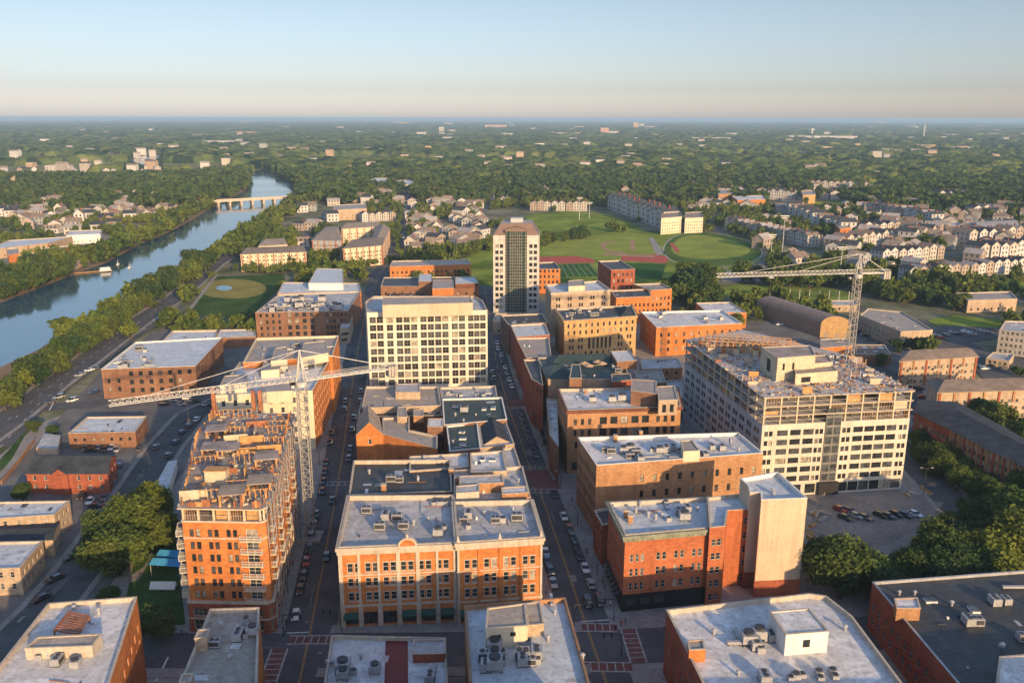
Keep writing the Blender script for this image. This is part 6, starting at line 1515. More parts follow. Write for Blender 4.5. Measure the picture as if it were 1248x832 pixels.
for (x, y) in ((50, 498), (66, 468), (145, 430), (188, 430), (24, 540)): X, Y = at(x, y); lamp_post(X, Y, 10, RAD(-45), 'tall lamp post beside the riverside highway', 'lamp posts along the riverside highway')
for (x, y) in ((1125, 605), (985, 596), (1074, 560)): X, Y = at(x, y); lamp_post(X, Y, 9, 0, 'double armed lamp post around the gravel lot by the grey block', 'lamp posts around the gravel lot', True)
for (x, y, tp, lb) in ((952, 321, 262, 'tall floodlight mast with crossed lamp bar behind the crane jib'), (706, 268, 240, 'tall floodlight mast at the far grass field, left one'), (718, 266, 246, 'shorter floodlight mast at the far grass field, right one'), (939, 316, 285, 'shorter floodlight mast left of the tall one behind the crane jib'), (1024, 330, 300, 'floodlight mast right of the far lot near the crane apex')):
    X, Y = at(x, y); hh_ = hat((x, y), tp); r = thing('floodlight_mast', lb, 'light mast', (X, Y, 0)); m = MB(); m.cyl((0, 0, 0), .45, hh_, METAL, 8, .3); m.build('pole', r)
    m = MB(); m.box(-3.5, 3.5, -.3, .3, hh_ - 1.2, hh_ - .4, METAL); m.box(-2.5, 2.5, -.3, .3, hh_ - 2.6, hh_ - 2.0, METAL); m.build('lamp_bar', r)
for (px, py, f) in ((346, 776, 1), (416, 770, -1), (700, 763, 1), (748, 756, -1), (757, 800, -1)):
    X, Y = at(px, py); r = thing('traffic_signal', 'dark traffic signal on a pole at the %s crossing' % ('left' if px < 500 else 'right'), 'traffic signal', (X, Y, .1), 0 if f > 0 else math.pi, 'traffic signals at the %s crossing' % ('left' if px < 500 else 'right'))
    m = MB(); m.cyl((0, 0, 0), .1, 5.5, METALD, 8); m.bar((0, 0, 5.3), (4.0, 0, 5.5), .07, METALD); m.build('pole', r)
    for x_ in (2.2, 3.8): m = MB(); m.box(x_ - .18, x_ + .18, -.18, .18, 4.6, 5.6, TRIMK); m.build('signal_head', r)
def person_mesh(walk, shirt, trouser, skin, hair):
    me = bpy.data.meshes.new('person'); s = .22 if walk else .08
    V = [(0, 0, .95), (0, 0, 1.2), (0, .01, 1.42), (0, 0, 1.52), (0, -.01, 1.62), (0, 0, 1.74),
         (-.09, 0, .9), (-.1, -s * .6, .5), (-.1, s, .08), (-.1, s - .14, .04), (.09, 0, .9), (.1, -s * .3, .5), (.1, -s, .08), (.1, -s - .14, .04),
         (-.19, .01, 1.40), (-.24, .08 * walk, 1.13), (-.22, -.14 * walk, .88), (.19, .01, 1.40), (.24, -.04 * walk, 1.13), (.22, .12 * walk, .88)]
    E_ = [(0, 1), (1, 2), (2, 3), (3, 4), (4, 5), (0, 6), (6, 7), (7, 8), (8, 9), (0, 10), (10, 11), (11, 12), (12, 13), (2, 14), (14, 15), (15, 16), (2, 17), (17, 18), (18, 19)]
    Rr = [.15, .14, .15, .055, .095, .08, .095, .065, .045, .04, .095, .065, .045, .04, .06, .045, .035, .06, .045, .035]
    me.from_pydata(V, E_, []); ob = bpy.data.objects.new('person_base', me); COL.objects.link(ob)
    md = ob.modifiers.new('s', 'SKIN'); 
    for k, v in enumerate(me.skin_vertices[0].data): v.radius = (Rr[k] * (1.15 if k in (0, 1, 2) else 1), Rr[k]); v.use_root = (k == 0)
    ob.modifiers.new('u', 'SUBSURF').levels = 1; ob.modifiers['u'].render_levels = 1
    dg = bpy.context.evaluated_depsgraph_get(); out = bpy.data.meshes.new_from_object(ob.evaluated_get(dg)); bpy.data.objects.remove(ob)
    out.materials.clear()
    for m_ in (skin, shirt, trouser, hair): out.materials.append(m_)
    for p in out.polygons:
        z = p.center.z; x = abs(p.center.x); p.material_index = 3 if z > 1.68 else (0 if z > 1.5 or (z < 1.0 and x > .19) else (1 if z > .97 else 2))
    return out
SK = pm('skin', (.45, .27, .19), .1); HR = pm('dark_hair', (.03, .02, .015), .1)
cl = {'white': (.6, .6, .6), 'red': (.4, .04, .03), 'dark': (.03, .03, .04), 'blue': (.05, .1, .25)}
PM = {(w_, c_): person_mesh(w_, pm(c_ + '_shirt', cl[c_], .1), pm('dark_trousers', (.03, .03, .045), .1), SK, HR) for w_ in (0, 1) for c_ in ('white', 'red', 'dark', 'blue')}
for i, (x, y) in enumerate(((345, 768), (349, 762), (341, 742), (222, 775), (228, 773), (750, 770), (757, 764), (762, 760), (744, 740), (737, 720), (735, 712), (697, 612), (920, 738), (930, 736), (420, 764), (424, 760), (728, 690), (715, 675), (357, 690), (352, 700))):
    X, Y = at(x, y); c_ = ('white', 'dark', 'red', 'blue')[i % 4]; w_ = i % 2
    where = 'left crossing' if x < 500 else ('blank beige tower' if x > 900 else 'right street shops')
    r = put('person', PM[(w_, c_)], None, (X, Y, .13), cr.uniform(0, 6)); tag(r, 'person in %s top and dark trousers %s by the %s' % (c_, 'walking' if w_ else 'standing', where), 'person', 'people near the ' + where)
# picnic tables / stalls with blue cover by the unfinished block
r = thing('market_canopy', 'bright blue double pitched canopy on the lawn beside the unfinished block', 'canopy', (*at(206, 697), 0)); BLUEC = pm('bright_blue_canvas', (.05, .28, .55), .15)
m = MB()
for k in (0, 1): y = k * 4.2 - 2; m.face([(-4, y, 3.2), (3.6, y, 2.6), (3.6, y + 2, 3.6), (-3.6, y + 2, 4.0)], BLUEC); m.face([(3.6, y + 4, 2.6), (-4, y + 4, 3.0), (-3.6, y + 2, 4.0), (3.6, y + 2, 3.6)], BLUEC)
m.build('canopy', r); m = MB()
for x in (-3.6, 3.3):
    for y in (-1.8, 2, 6): m.bar((x, y, 0), (x, y, 3.0), .07, METAL)
m.build('pole_frame', r)
r = thing('covered_trailer', 'pale covered trailer parked on the lawn below the blue canopy', 'trailer', (*at(200, 718), 0)); m = MB(); m.box(-3, 3, -1.1, 1.1, .5, .8, METAL); m.build('trailer_bed', r); m = MB(); P = [(-3, -1.1), (3, -1.1), (3, 1.1), (-3, 1.1)]; gable([Vector(p) for p in P], .9, 1.3, WHITE, WHITE, 0, .05).build('cover', r)
for s in (-1, 1): put('wheel', WHEEL, r, (0, s * 1.15, .33), math.pi / 2)
# riverside retaining fence, wall along the left lane
w_ = thing('garden_wall', 'low pale wall running along the lane left of the gabled brick building', 'wall'); m = MB(); ln = dens(A([(2, 590), (28, 558), (42, 538)]), 6)
for a, b in zip(ln[:-1], ln[1:]):
    d = (Vector(b) - Vector(a)); M = Matrix.Translation((*a, 0)) @ Matrix.Rotation(math.atan2(d.y, d.x), 4, 'Z'); m.box(0, d.length, -.15, .15, 0, 1.3, BR_TAN, M)
m.build('wall', w_)
f_ = thing('net_fence', 'row of tall pale posts with net along the green strip behind the arched hall', 'fence'); 
for k in range(9): X, Y = at(950 + k * 12, 363 + k * .5); m = MB(); m.cyl((X, Y, 0), .25, 6, METAL, 6); m.build('post', f_)
m = MB(); a, b = at(950, 363), at(1046, 367); 
for z in (.2, 2, 4, 5.8): m.bar((*a, z), (*b, z), .05, METALD)
m.build('net_wire', f_)
# site fence and stacked materials round the grey block
for i in range(26):
    px, py = cr.choice(((cr.uniform(985, 1010), cr.uniform(590, 640)), (cr.uniform(1098, 1140), cr.uniform(570, 610)), (cr.uniform(960, 1000), cr.uniform(640, 665)))); X, Y = at(px, py)
    m = MB(); s_ = cr.uniform(.5, 1.4)
    for j in range(4): m.box(-s_ * 1.5, s_ * 1.5, -.6 + j * .3, -.35 + j * .3, .0, cr.uniform(.3, .9), cr.choice((WOOD, GYPS, METAL)))
    tag(m.build('material_stack', None, (X, Y, .03)), 'stack of building boards on the pale yard around the grey block', 'building material', 'stacks of boards around the grey block').rotation_euler = (0, 0, cr.uniform(0, 3))
# ============================================================ NOISE, POINT TESTS
def h2(ix, iy, s):
    n = (ix.astype(np.int64) * 374761393 + iy.astype(np.int64) * 668265263 + s * 982451653) & 0xffffffff
    n = ((n ^ (n >> 13)) * 1274126177) & 0xffffffff
    return ((n ^ (n >> 16)) & 0xffff) / 65535.0
def vnoise(x, y, s=0):
    ix, iy = np.floor(x), np.floor(y); fx, fy = x - ix, y - iy
    fx = fx * fx * (3 - 2 * fx); fy = fy * fy * (3 - 2 * fy)
    a, b, c, d = h2(ix, iy, s), h2(ix + 1, iy, s), h2(ix, iy + 1, s), h2(ix + 1, iy + 1, s)
    return (a + (b - a) * fx) * (1 - fy) + (c + (d - c) * fx) * fy
def fbm(x, y, s=0, o=4):
    r = 0; a = .5; t = 0
    for k in range(o): r = r + a * vnoise(x, y, s + k); t += a; a *= .5; x = x * 2.03; y = y * 2.03
    return r / t
def inside(x, y, poly):
    n = len(poly); r = np.zeros(x.shape, bool)
    mn, mx = poly.min(0), poly.max(0); sel = (x >= mn[0]) & (x <= mx[0]) & (y >= mn[1]) & (y <= mx[1])
    if not sel.any(): return r
    xs, ys = x[sel], y[sel]; q = np.zeros(xs.shape, bool); j = n - 1
    for i in range(n):
        xi, yi = poly[i]; xj, yj = poly[j]
        if yi != yj:
            c = ((yi > ys) != (yj > ys)) & (xs < (xj - xi) * (ys - yi) / (yj - yi) + xi); q ^= c
        j = i
    r[sel] = q; return r
# ============================================================ HOUSES
def house_mesh(w, d, h, rise, wallm, roofm, dorm=0):
    P = [(-w / 2, -d / 2), (w / 2, -d / 2), (w / 2, d / 2), (-w / 2, d / 2)]; wl = MB()
    for i in range(4):
        a, b = P[i], P[(i + 1) % 4]; L = math.dist(a, b); nf = 2 if h < 8 else 3
        hs = rects(L, [R(1.0, 2.9, nf, max(2, int(L / 2.8)), 1.1, 1.4)]) if i != 2 else []
        wall_face(wl, a, b, 0, h, hs, wallm, .15)
        e = ((b[0] - a[0]) / L, (b[1] - a[1]) / L); nn = (e[1], -e[0])
        for q in hs:
            wl.face([(a[0] + e[0] * u - nn[0] * .12, a[1] + e[1] * u - nn[1] * .12, z) for u, z in ((q[0], q[2]), (q[1], q[2]), (q[1], q[3]), (q[0], q[3]))], GLD)
    rf = gable([Vector(p) for p in P], h, rise, roofm, wallm, dorm, .4)
    ch = MB(); rf.box(w * .2, w * .2 + .7, -.3, .4, h, h + rise + .9, BR_RED)
    return wl.mesh('wall'), rf.mesh('roof')
HW_ = [pm('house_cream_siding', (.42, .39, .35), .2), pm('house_pink_brick', (.33, .27, .23), .2), pm('house_white_siding', (.47, .46, .45), .15), BR_RED, pm('house_grey_siding', (.30, .31, .32), .12)]
HR_ = [SHING, SHINGB, SHINGT, pm('pale_shingle', (.33, .31, .30), .25)]
HT = [house_mesh(*a) for a in ((9, 11, 6.2, 2.8, HW_[0], HR_[1], 1), (10, 10, 6.4, 2.6, HW_[2], HR_[0], 0), (8, 11, 6.2, 3.0, HW_[1], HR_[3], 1), (11, 9, 5.8, 2.8, HW_[4], HR_[1], 0), (10, 11, 6.4, 2.6, HW_[4], HR_[2], 0))]
HT += [house_mesh(*a) for a in ((12, 9, 5.6, 2.2, HW_[0], HR_[3], 0), (7.5, 9, 6.0, 3.4, HW_[2], HR_[1], 1), (13, 8.5, 3.4, 2.4, HW_[2], HR_[2], 0), (9, 9, 6.0, 2.0, HW_[1], HR_[0], 0))]
TT = [house_mesh(*a) for a in ((7.4, 11, 8.8, 2.4, HW_[0], HR_[0], 1), (7.4, 11, 8.8, 2.4, HW_[1], HR_[3], 1), (7.4, 11, 8.8, 2.4, HW_[2], HR_[0], 1), (7.4, 11, 8.8, 2.2, HW_[0], HR_[1], 1))]
hr = random.Random(5)
NH = [0]
def house(x, y, rz, ms, name, label, cat, group, sc=1.0):
    r = thing(name, label, cat, (x, y, 0), rz, group); put('wall', ms[0], r); put('roof', ms[1], r); r.scale = (sc, sc, sc * hr.uniform(.92, 1.1)); NH[0] += 1
    c, s = math.cos(rz), math.sin(rz); q = [(x + c * a - s * b, y + s * a + c * b) for a, b in ((-6, -8), (6, -8), (6, 8), (-6, 8))]
    EXCL.append(np.array(q))
def terrace(p0, p1, n, where, rz=None, types=(0, 1, 2, 3), sc=1.0):
    a, b = at(*p0), at(*p1); ang = math.atan2(b[1] - a[1], b[0] - a[0]); L = math.dist(a, b)
    k_ = max(.8, min(1.35, L / n / 8.2))
    for i in range(n):
        f = (i + .5) / n; x, y = a[0] + (b[0] - a[0]) * f, a[1] + (b[1] - a[1]) * f
        if ang > math.pi / 2 or ang < -math.pi / 2: ang += math.pi
        house(x + hr.uniform(-.4, .4), y + hr.uniform(-1, 1), ang, TT[hr.choice(types)], 'terraced_house', 'pale gabled terraced house in the ' + where, 'house', 'terraced houses in the ' + where, k_ * sc)
for (p0, p1, n, wh) in (((889, 279), (991, 301), 14, 'row right beside the football field'), ((964, 260), (1036, 288), 9, 'stepped row above the floodlight masts'), ((1039, 286), (1101, 283), 7, 'row right of the brick end house'), ((1012, 309), (1072, 299), 7, 'short row behind the second crane apex'),
        ((1067, 322), (1142, 314), 8, 'row starting at the counterweight of the second crane'), ((1101, 343), (1250, 330), 15, 'nearest row on the right before the cream hall'), ((1170, 300), (1260, 292), 8, 'right edge row, second from the nearest'), ((1183, 318), (1260, 310), 7, 'right edge row just behind the nearest row'),
        ((1060, 261), (1142, 275), 10, 'row below the dark woods at right'), ((854, 238), (967, 244), 13, 'far row left of the orange school'), ((971, 229), (1040, 231), 9, 'far row with sunlit fronts above the meadow'), ((1139, 246), (1182, 245), 5, 'small far row near the right woods'), ((1180, 264), (1256, 262), 7, 'far right edge row'),
        ((646, 256), (716, 257), 8, 'row facing the far grass field'), ((440, 270), (481, 268), 5, 'row north of the cream apartments'), ((1150, 285), (1100, 300), 5, 'crooked row left of the white gabled hall')):
    terrace(p0, p1, n, wh)
for (x0, x1, y0, y1, n, wh) in ((501, 513, 240, 312, 12, 'column right of the far left street'), (519, 534, 245, 300, 8, 'second column right of the far left street'), (553, 592, 262, 308, 12, 'cluster left of the white tower'), (538, 620, 244, 254, 9, 'row above the cluster by the white tower')):
    for i in range(n):
        px = hr.uniform(x0, x1); py = y0 + (y1 - y0) * (i + .5) / n; X, Y = at(px, py)
        house(X, Y, hr.choice((0, math.pi / 2)) + hr.uniform(-.1, .1), HT[hr.randrange(9)], 'house', 'gabled house with pale walls in the ' + wh, 'house', 'houses in the ' + wh, 1.15)
for (x0, x1, y0, y1, n, wh) in ((30, 190, 228, 285, 44, 'neighbourhood on the far bank of the river'), (0, 60, 258, 282, 8, 'far bank at the left edge'), (200, 245, 232, 250, 8, 'riverside cluster before the bridge'), (360, 430, 215, 300, 16, 'strip between river trees and the cream apartments'), (460, 600, 203, 226, 18, 'wooded district beyond the white tower'),
        (660, 760, 205, 232, 10, 'wooded district right of the white tower'), (1020, 1248, 215, 250, 26, 'wooded district at far right'), (840, 960, 214, 232, 12, 'wooded slope above the orange school')):
    for i in range(n):
        X, Y = at(hr.uniform(x0, x1), hr.uniform(y0, y1)); house(X, Y, hr.uniform(-.5, .5), HT[hr.randrange(9)], 'house', 'gabled house among trees, ' + wh, 'house', 'houses of the ' + wh, 1.3)
print('houses', NH[0])
for i in range(150):      # scattered buildings of the far suburbs
    py = 150 + 62 * hr.random() ** .8; px = hr.uniform(0, 1248); X, Y = at(px, py); W = Y * hr.uniform(.004, .009) + 6; D = W * .6; Hh = min(Y * .0012 + hr.uniform(5, 8) + 9, W * .9)
    m = MB(); wm = hr.choice((HW_[0], HW_[4], HW_[2], HW_[2], CONC, BR_PALE)); m.box(-W / 2, W / 2, -D / 2, D / 2, 0, Hh, wm); ob = thing('distant_building', 'small pale building half hidden in the distant woods', 'building', (X, Y, 0), hr.uniform(-.3, .3), 'small buildings in the distant woods'); m.build('wall', ob)
    m = MB(); gable([Vector(p) for p in ((-W / 2, -D / 2), (W / 2, -D / 2), (W / 2, D / 2), (-W / 2, D / 2))], Hh, 3, hr.choice(HR_), wm, 0, .6).build('roof', ob)
# the further houses, too many to single out
def far_houses():
    W = {}; vs, fs, ms, mats = [], [], [], []; n0 = 0
    for (x0, x1, y0, y1, n) in ((395, 640, 204, 250, 120), (640, 860, 206, 246, 90), (840, 1060, 214, 262, 120), (1030, 1290, 210, 300, 140), (0, 260, 205, 268, 90), (505, 600, 250, 306, 25), (920, 1250, 262, 330, 50)):
        for i in range(n):
            px, py = hr.uniform(x0, x1), hr.uniform(y0, y1); X, Y = at(px, py)
            if any(inside(np.array([X]), np.array([Y]), p)[0] for p in EXCL + RIVERS): continue
            m = HT[hr.randrange(9)]; a = hr.choice((0, 1.57)) + hr.uniform(-.2, .2) + (Y / 900); k = hr.uniform(1.0, 1.5); M = Matrix.Translation((X, Y, 0)) @ Matrix.Rotation(a, 4, 'Z') @ Matrix.Scale(k, 4)
            for me in m:
                b = len(vs); vs.extend(tuple(M @ v.co) for v in me.vertices); idx = []
                for mt in me.materials:
                    if mt not in mats: mats.append(mt)
                    idx.append(mats.index(mt))
                for p in me.polygons: fs.append(tuple(b + v for v in p.vertices)); ms.append(idx[p.material_index])
            EXCL.append(np.array([(X - 7, Y - 16), (X + 7, Y - 16), (X + 7, Y + 7), (X - 7, Y + 7)]))
    me = bpy.data.meshes.new('distant_houses'); me.from_pydata(vs, [], fs)
    for mt in mats: me.materials.append(mt)
    me.polygons.foreach_set('material_index', ms); me.update(); tag(put('distant_houses', me), None, None, None, 'stuff')
far_houses()
# bigger buildings in the middle distance
def far(label, px, H, wall=CREAM, rf=R_TAN, nf=3, n=12, name='apartment_building', hip=None, side=None, **k):
    pts = A(px, H)
    return lowrise(label, px, H, wall, rf, nf, n, name=name, hip=hip, side=side, **k)
far('long cream apartment building with hipped roof behind the park trees', [(293, 310), (373, 307), (370, 300), (300, 302)], 13, CREAM, SHINGB, 4, 16, hip=.06)
far('grey four storey apartment wing left of the cream apartments with turrets', [(380, 293), (417, 293), (412, 276), (397, 276)], 15, pm('blue_grey_siding', (.28, .29, .31), .1), SHINGT, 4, 10, hip=.2)
far('cream apartment building with small turret gables facing the park', [(418, 303), (466, 299), (469, 288), (430, 292)], 15, CREAM, SHINGB, 4, 12, hip=.1, side=1)
far('long cream apartment wing running back along the far left street', [(466, 299), (475, 278), (461, 274), (452, 292)], 15, CREAM, SHINGT, 4, 12, hip=.05)
far('long low apartment wing behind the courtyard of the cream apartments', [(416, 279), (462, 276), (462, 270), (420, 272)], 13, CREAM, SHINGT, 3, 10, hip=.08)
far('pale apartment building with small gable between river trees and cream apartments', [(315, 300), (350, 298), (346, 290), (320, 292)], 11, CREAM, SHINGT, 3, 8, hip=.2)
far('tan two part block with flat roofs above the cream apartments', [(405, 256), (447, 254), (446, 248), (408, 250)], 12, BR_PALE, R_TAN, 2, 6)
far('white low commercial building beyond the far left street', [(449, 224), (478, 223), (478, 217), (450, 217)], 10, WHITE, R_WHITE, 2, 8); far('pale low commercial building beside the white one beyond the far left street', [(481, 226), (506, 225), (505, 219), (482, 220)], 10, CREAM, R_WHITE, 2, 6)
for i in range(11):
    f = i / 10; px = 752 + f * 60; py = 246 + f * 22
    X, Y = at(px, py + 9); house(X, Y, RAD(-60), TT[(0, 2)[i % 2]], 'terraced_house', 'pale grey stepped townhouse in the long row leading to the cream apartments', 'house', 'townhouses in the long stepped row', 1.8)
far('cream apartment block at the end of the long stepped row, left of pair', [(806, 266), (831, 264), (828, 258), (806, 259)], 16, CREAM, SHINGT, 4, 8); far('cream apartment block behind two poles at the end of the stepped row, right of pair', [(835, 266), (857, 265), (855, 258), (835, 259)], 15, CREAM, SHINGT, 4, 8)
far('low orange brick school with flat roof beyond the stepped townhouses', [(899, 244), (933, 243), (930, 238), (892, 239)], 13, BR_OR, R_WHITE, 2, 8); far('tan brick block left of the orange school', [(876, 237), (894, 236), (892, 230), (870, 231)], 14, BR_TAN, R_TAN, 3, 6)
far('tan apartment block left end of the far sunlit row', [(979, 238), (994, 237), (992, 232), (976, 233)], 12, BR_YEL, R_TAN, 3, 5); far('orange brick end building of the terraced rows', [(1024, 279), (1037, 277), (1033, 272), (1018, 273)], 10, BR_OR, R_TAN, 3, 3, side=1)
far('white gabled hall with pale roof near the right edge', [(1192, 278), (1242, 276), (1236, 268), (1188, 270)], 9, WHITE, HR_[3], 1, 8, hip=.0, name='hall'); far('small red brick building left of the white gabled hall', [(1158, 276), (1170, 275), (1168, 270), (1154, 271)], 8, BR_RED, R_GREY, 2, 3)
# riverside industrial complex, left edge
far('brick factory with many joined pale flat roofs on the far bank', [(22, 314), (38, 306), (80, 312), (92, 298), (60, 296), (-30, 312)], 9, BR_OR, R_GREY, 1, 5, name='factory') if False else None
far('brick factory tower block at the left of the riverside works', [(10, 311), (23, 309), (22, 302), (8, 303)], 15, BR_OR, R_TAN, 3, 3, name='factory', side=1)
far('low brick works with pale flat roof on the far river bank, front part', [(38, 313), (74, 306), (86, 299), (46, 303)], 8, BR_OR, R_GREY, 1, 8, name='factory', side=1)
far('long pale works roof behind the low brick works on the far bank', [(-20, 305), (60, 296), (88, 288), (10, 293)], 8, BR_PALE, R_BLUE, 1, 12, name='factory'); far('long white warehouse above the far bank trees', [(81, 287), (122, 285), (124, 280), (84, 281)], 8, WHITE, R_WHITE, 1, 8, name='warehouse')
far('pale sloping roof shed by the sandy slipway on the far bank', [(84, 326), (108, 316), (106, 314), (82, 322)], 3.5, BR_PALE, R_TAN, 1, 3, name='shed')
# far away blocks rising above the woods
FB = [(113, 163, 163, 160, 12, 'warehouse'), (160, 200, 184, 181, 10, 'shopping_centre'), (205, 232, 184, 180, 10, 'office_building'), (231, 289, 177, 172, 16, 'apartment_building'), (273, 311, 165, 161, 14, 'apartment_building'), (55, 84, 209, 204, 12, 'school'), (32, 40, 204, 201, 10, 'church'), (293, 302, 151, 147, 20, 'office_building'), (330, 350, 158, 156, 10, 'warehouse'),
      (478, 498, 152, 149, 14, 'warehouse'), (535, 541, 163, 155, 30, 'office_tower'), (540, 551, 153, 150, 20, 'office_building'), (591, 618, 157, 152, 16, 'office_building'), (590, 625, 167, 163, 10, 'shopping_centre'), (518, 525, 185, 180, 18, 'office_tower'), (676, 695, 166, 162, 10, 'warehouse'), (700, 725, 166, 162, 10, 'warehouse'), (732, 742, 165, 156, 26, 'office_tower'), (742, 754, 166, 160, 18, 'office_building'),
      (772, 778, 158, 149, 34, 'office_tower'), (779, 785, 156, 151, 24, 'office_tower'), (786, 806, 157, 154, 12, 'warehouse'), (660, 700, 211, 205, 10, 'school'), (845, 890, 172, 168, 12, 'shopping_centre'), (820, 852, 187, 183, 10, 'warehouse'), (965, 1045, 169, 166, 10, 'warehouse'), (985, 1030, 157, 155, 10, 'shopping_centre'), (1002, 1017, 186, 179, 18, 'office_building'), (1050, 1078, 171, 169, 10, 'warehouse'),
      (1118, 1140, 182, 177, 16, 'office_building'), (1148, 1190, 183, 180, 10, 'warehouse'), (1118, 1192, 207, 203, 10, 'shopping_centre'), (1068, 1078, 150, 148, 24, 'office_building'), (1102, 1112, 156, 154, 20, 'office_building'), (1195, 1248, 166, 163, 10, 'warehouse'), (1050, 1072, 215, 210, 10, 'warehouse'), (902, 932, 200, 196, 10, 'school'), (866, 900, 194, 192, 8, 'warehouse'), (10, 18, 147, 144, 30, 'office_tower'), (650, 658, 143.8, 142, 40, 'office_tower'), (1184, 1200, 175, 173, 10, 'office_building'), (700, 712, 158, 154, 12, 'office_building')]
dw = ('pale', 'cream', 'pink tinted', 'white', 'tan')
mats_f = (pm('pale_far_wall', (.42, .40, .38), .3, .05), BR_PALE, pm('pink_stucco', (.45, .28, .22), .2, .05), MATS['pale_far_wall'], BR_YEL)
FARP = []
for i, (x0, x1, yb_, yt, H, nm) in enumerate(FB):
    k = i % 5; a, b = at(x0, yb_), at(x1, yb_); H = min(max(H, hat(((x0 + x1) / 2, yb_), yt)), 70 if 'tower' in nm else 38); W = b[0] - a[0]; D = min(max(W * .4, 18), 120)
    side = 'woods at left' if x1 < 330 else ('woods beyond the tower' if x1 < 760 else ('woods behind the football field' if x1 < 1000 else 'woods near the right edge'))
    near = {'office_tower': 'slender', 'warehouse': 'long low', 'shopping_centre': 'broad low', 'school': 'low'}.get(nm, 'boxy')
    dist = int(a[1] / 100) / 10
    FARP.append((a[0], b[0], a[1], D))
    o = bld(nm, '%s %s %s in the %s%s' % (near, dw[k], nm.replace('_', ' '), side, (', on the skyline' if yb_ < 153 else (', in the far middle' if yb_ < 175 else ', in the nearer woods'))), [(a[0], a[1]), (b[0], b[1]), (b[0] + 1, b[1] + D), (a[0] + 1, a[1] + D)], H, mats_f[k], R_WHITE, {0: [R(2, 3.6, max(1, int(H / 3.6) - 1), min(12, max(3, int(W / 8))), 2.2, 1.8)]} if yb_ > 160 or nm == 'office_tower' else {}, par=.5, world=True, fr=FR_D, maxw=30, group='larger buildings in the ' + side)
X, Y = at(1125, 172); r = thing('radio_mast', 'thin pale radio mast standing on the far right skyline', 'mast', (X, Y, 0)); m = MB(); hh_ = hat((1125, 172), 152); lattice(m, (0, 0, 0), (0, 0, hh_), 4, 14, .6, CRANEW, Vector((0, 1, 0))); m.build('mast', r)
X, Y = at(989, 168); r = thing('water_tower', 'white water tower with a wide tank on a stem above the far woods', 'water tower', (X, Y, 0)); hh_ = hat((989, 168), 157); m = MB(); m.cyl((0, 0, 0), 4, hh_, WHITE, 12); m.build('stem', r); m = MB(); m.cyl((0, 0, hh_ - 6), 16, 6, WHITE, 16, 10); m.build('tank', r)

# ============================================================ TREES
def leafm(name, dark, light, hue=None):
    m, t, b = nodes(name); g_ = N(t, 'ShaderNodeNewGeometry'); oi = N(t, 'ShaderNodeObjectInfo'); tc = N(t, 'ShaderNodeTexCoord')
    n1 = N(t, 'ShaderNodeTexNoise', Scale=.03, Detail=4.0, Roughness=.7)
    sp = N(t, 'ShaderNodeVectorMath', operation='ADD'); t.links.new(g_.outputs['Position'], sp.inputs[0]); t.links.new(sp.outputs[0], n1.inputs[0])
    o = mixc(t, g_.outputs['Random Per Island'], dark, light)
    mp = N(t, 'ShaderNodeMapping'); mp.inputs['Scale'].default_value = (1, 1, 0); vo = N(t, 'ShaderNodeTexVoronoi', Scale=.085); t.links.new(g_.outputs['Position'], mp.inputs[0]); t.links.new(mp.outputs[0], vo.inputs['Vector'])
    sv = N(t, 'ShaderNodeSeparateXYZ'); t.links.new(vo.outputs['Color'], sv.inputs[0])
    o = mixc(t, ramp(t, sv.outputs[0], [(.15, .75), (.5, 0.)]), o, tuple(x * .9 for x in dark)); o = mixc(t, ramp(t, sv.outputs[1], [(.6, 0.), (.95, .7)]), o, (.17, .19, .03))
    o = mixc(t, ramp(t, n1.outputs[0], [(.38, 0.), (.62, .6)]), o, hue or tuple(x * 1.25 for x in light))
    mu = N(t, 'ShaderNodeMath', operation='MULTIPLY'); mu.inputs[1].default_value = .6; t.links.new(oi.outputs['Random'], mu.inputs[0])
    o = mixc(t, mu.outputs[0], o, (.015, .05, .03))
    t.links.new(o, b.inputs['Base Color']); b.inputs['Roughness'].default_value = .75; b.inputs['Specular IOR Level'].default_value = .15
    tr = N(t, 'ShaderNodeBsdfTranslucent'); t.links.new(o, tr.inputs[0]); mx = N(t, 'ShaderNodeMixShader'); mx.inputs[0].default_value = .22
    out = t.nodes['Material Output']; t.links.new(b.outputs[0], mx.inputs[1]); t.links.new(tr.outputs[0], mx.inputs[2]); t.links.new(mx.outputs[0], out.inputs[0])
    return m
LEAF = leafm('leaves', (.026, .058, .017), (.105, .16, .03), (.19, .22, .035))
BARK = pm('bark', (.09, .065, .045), .3, 1.0)
nr = np.random.default_rng(3)
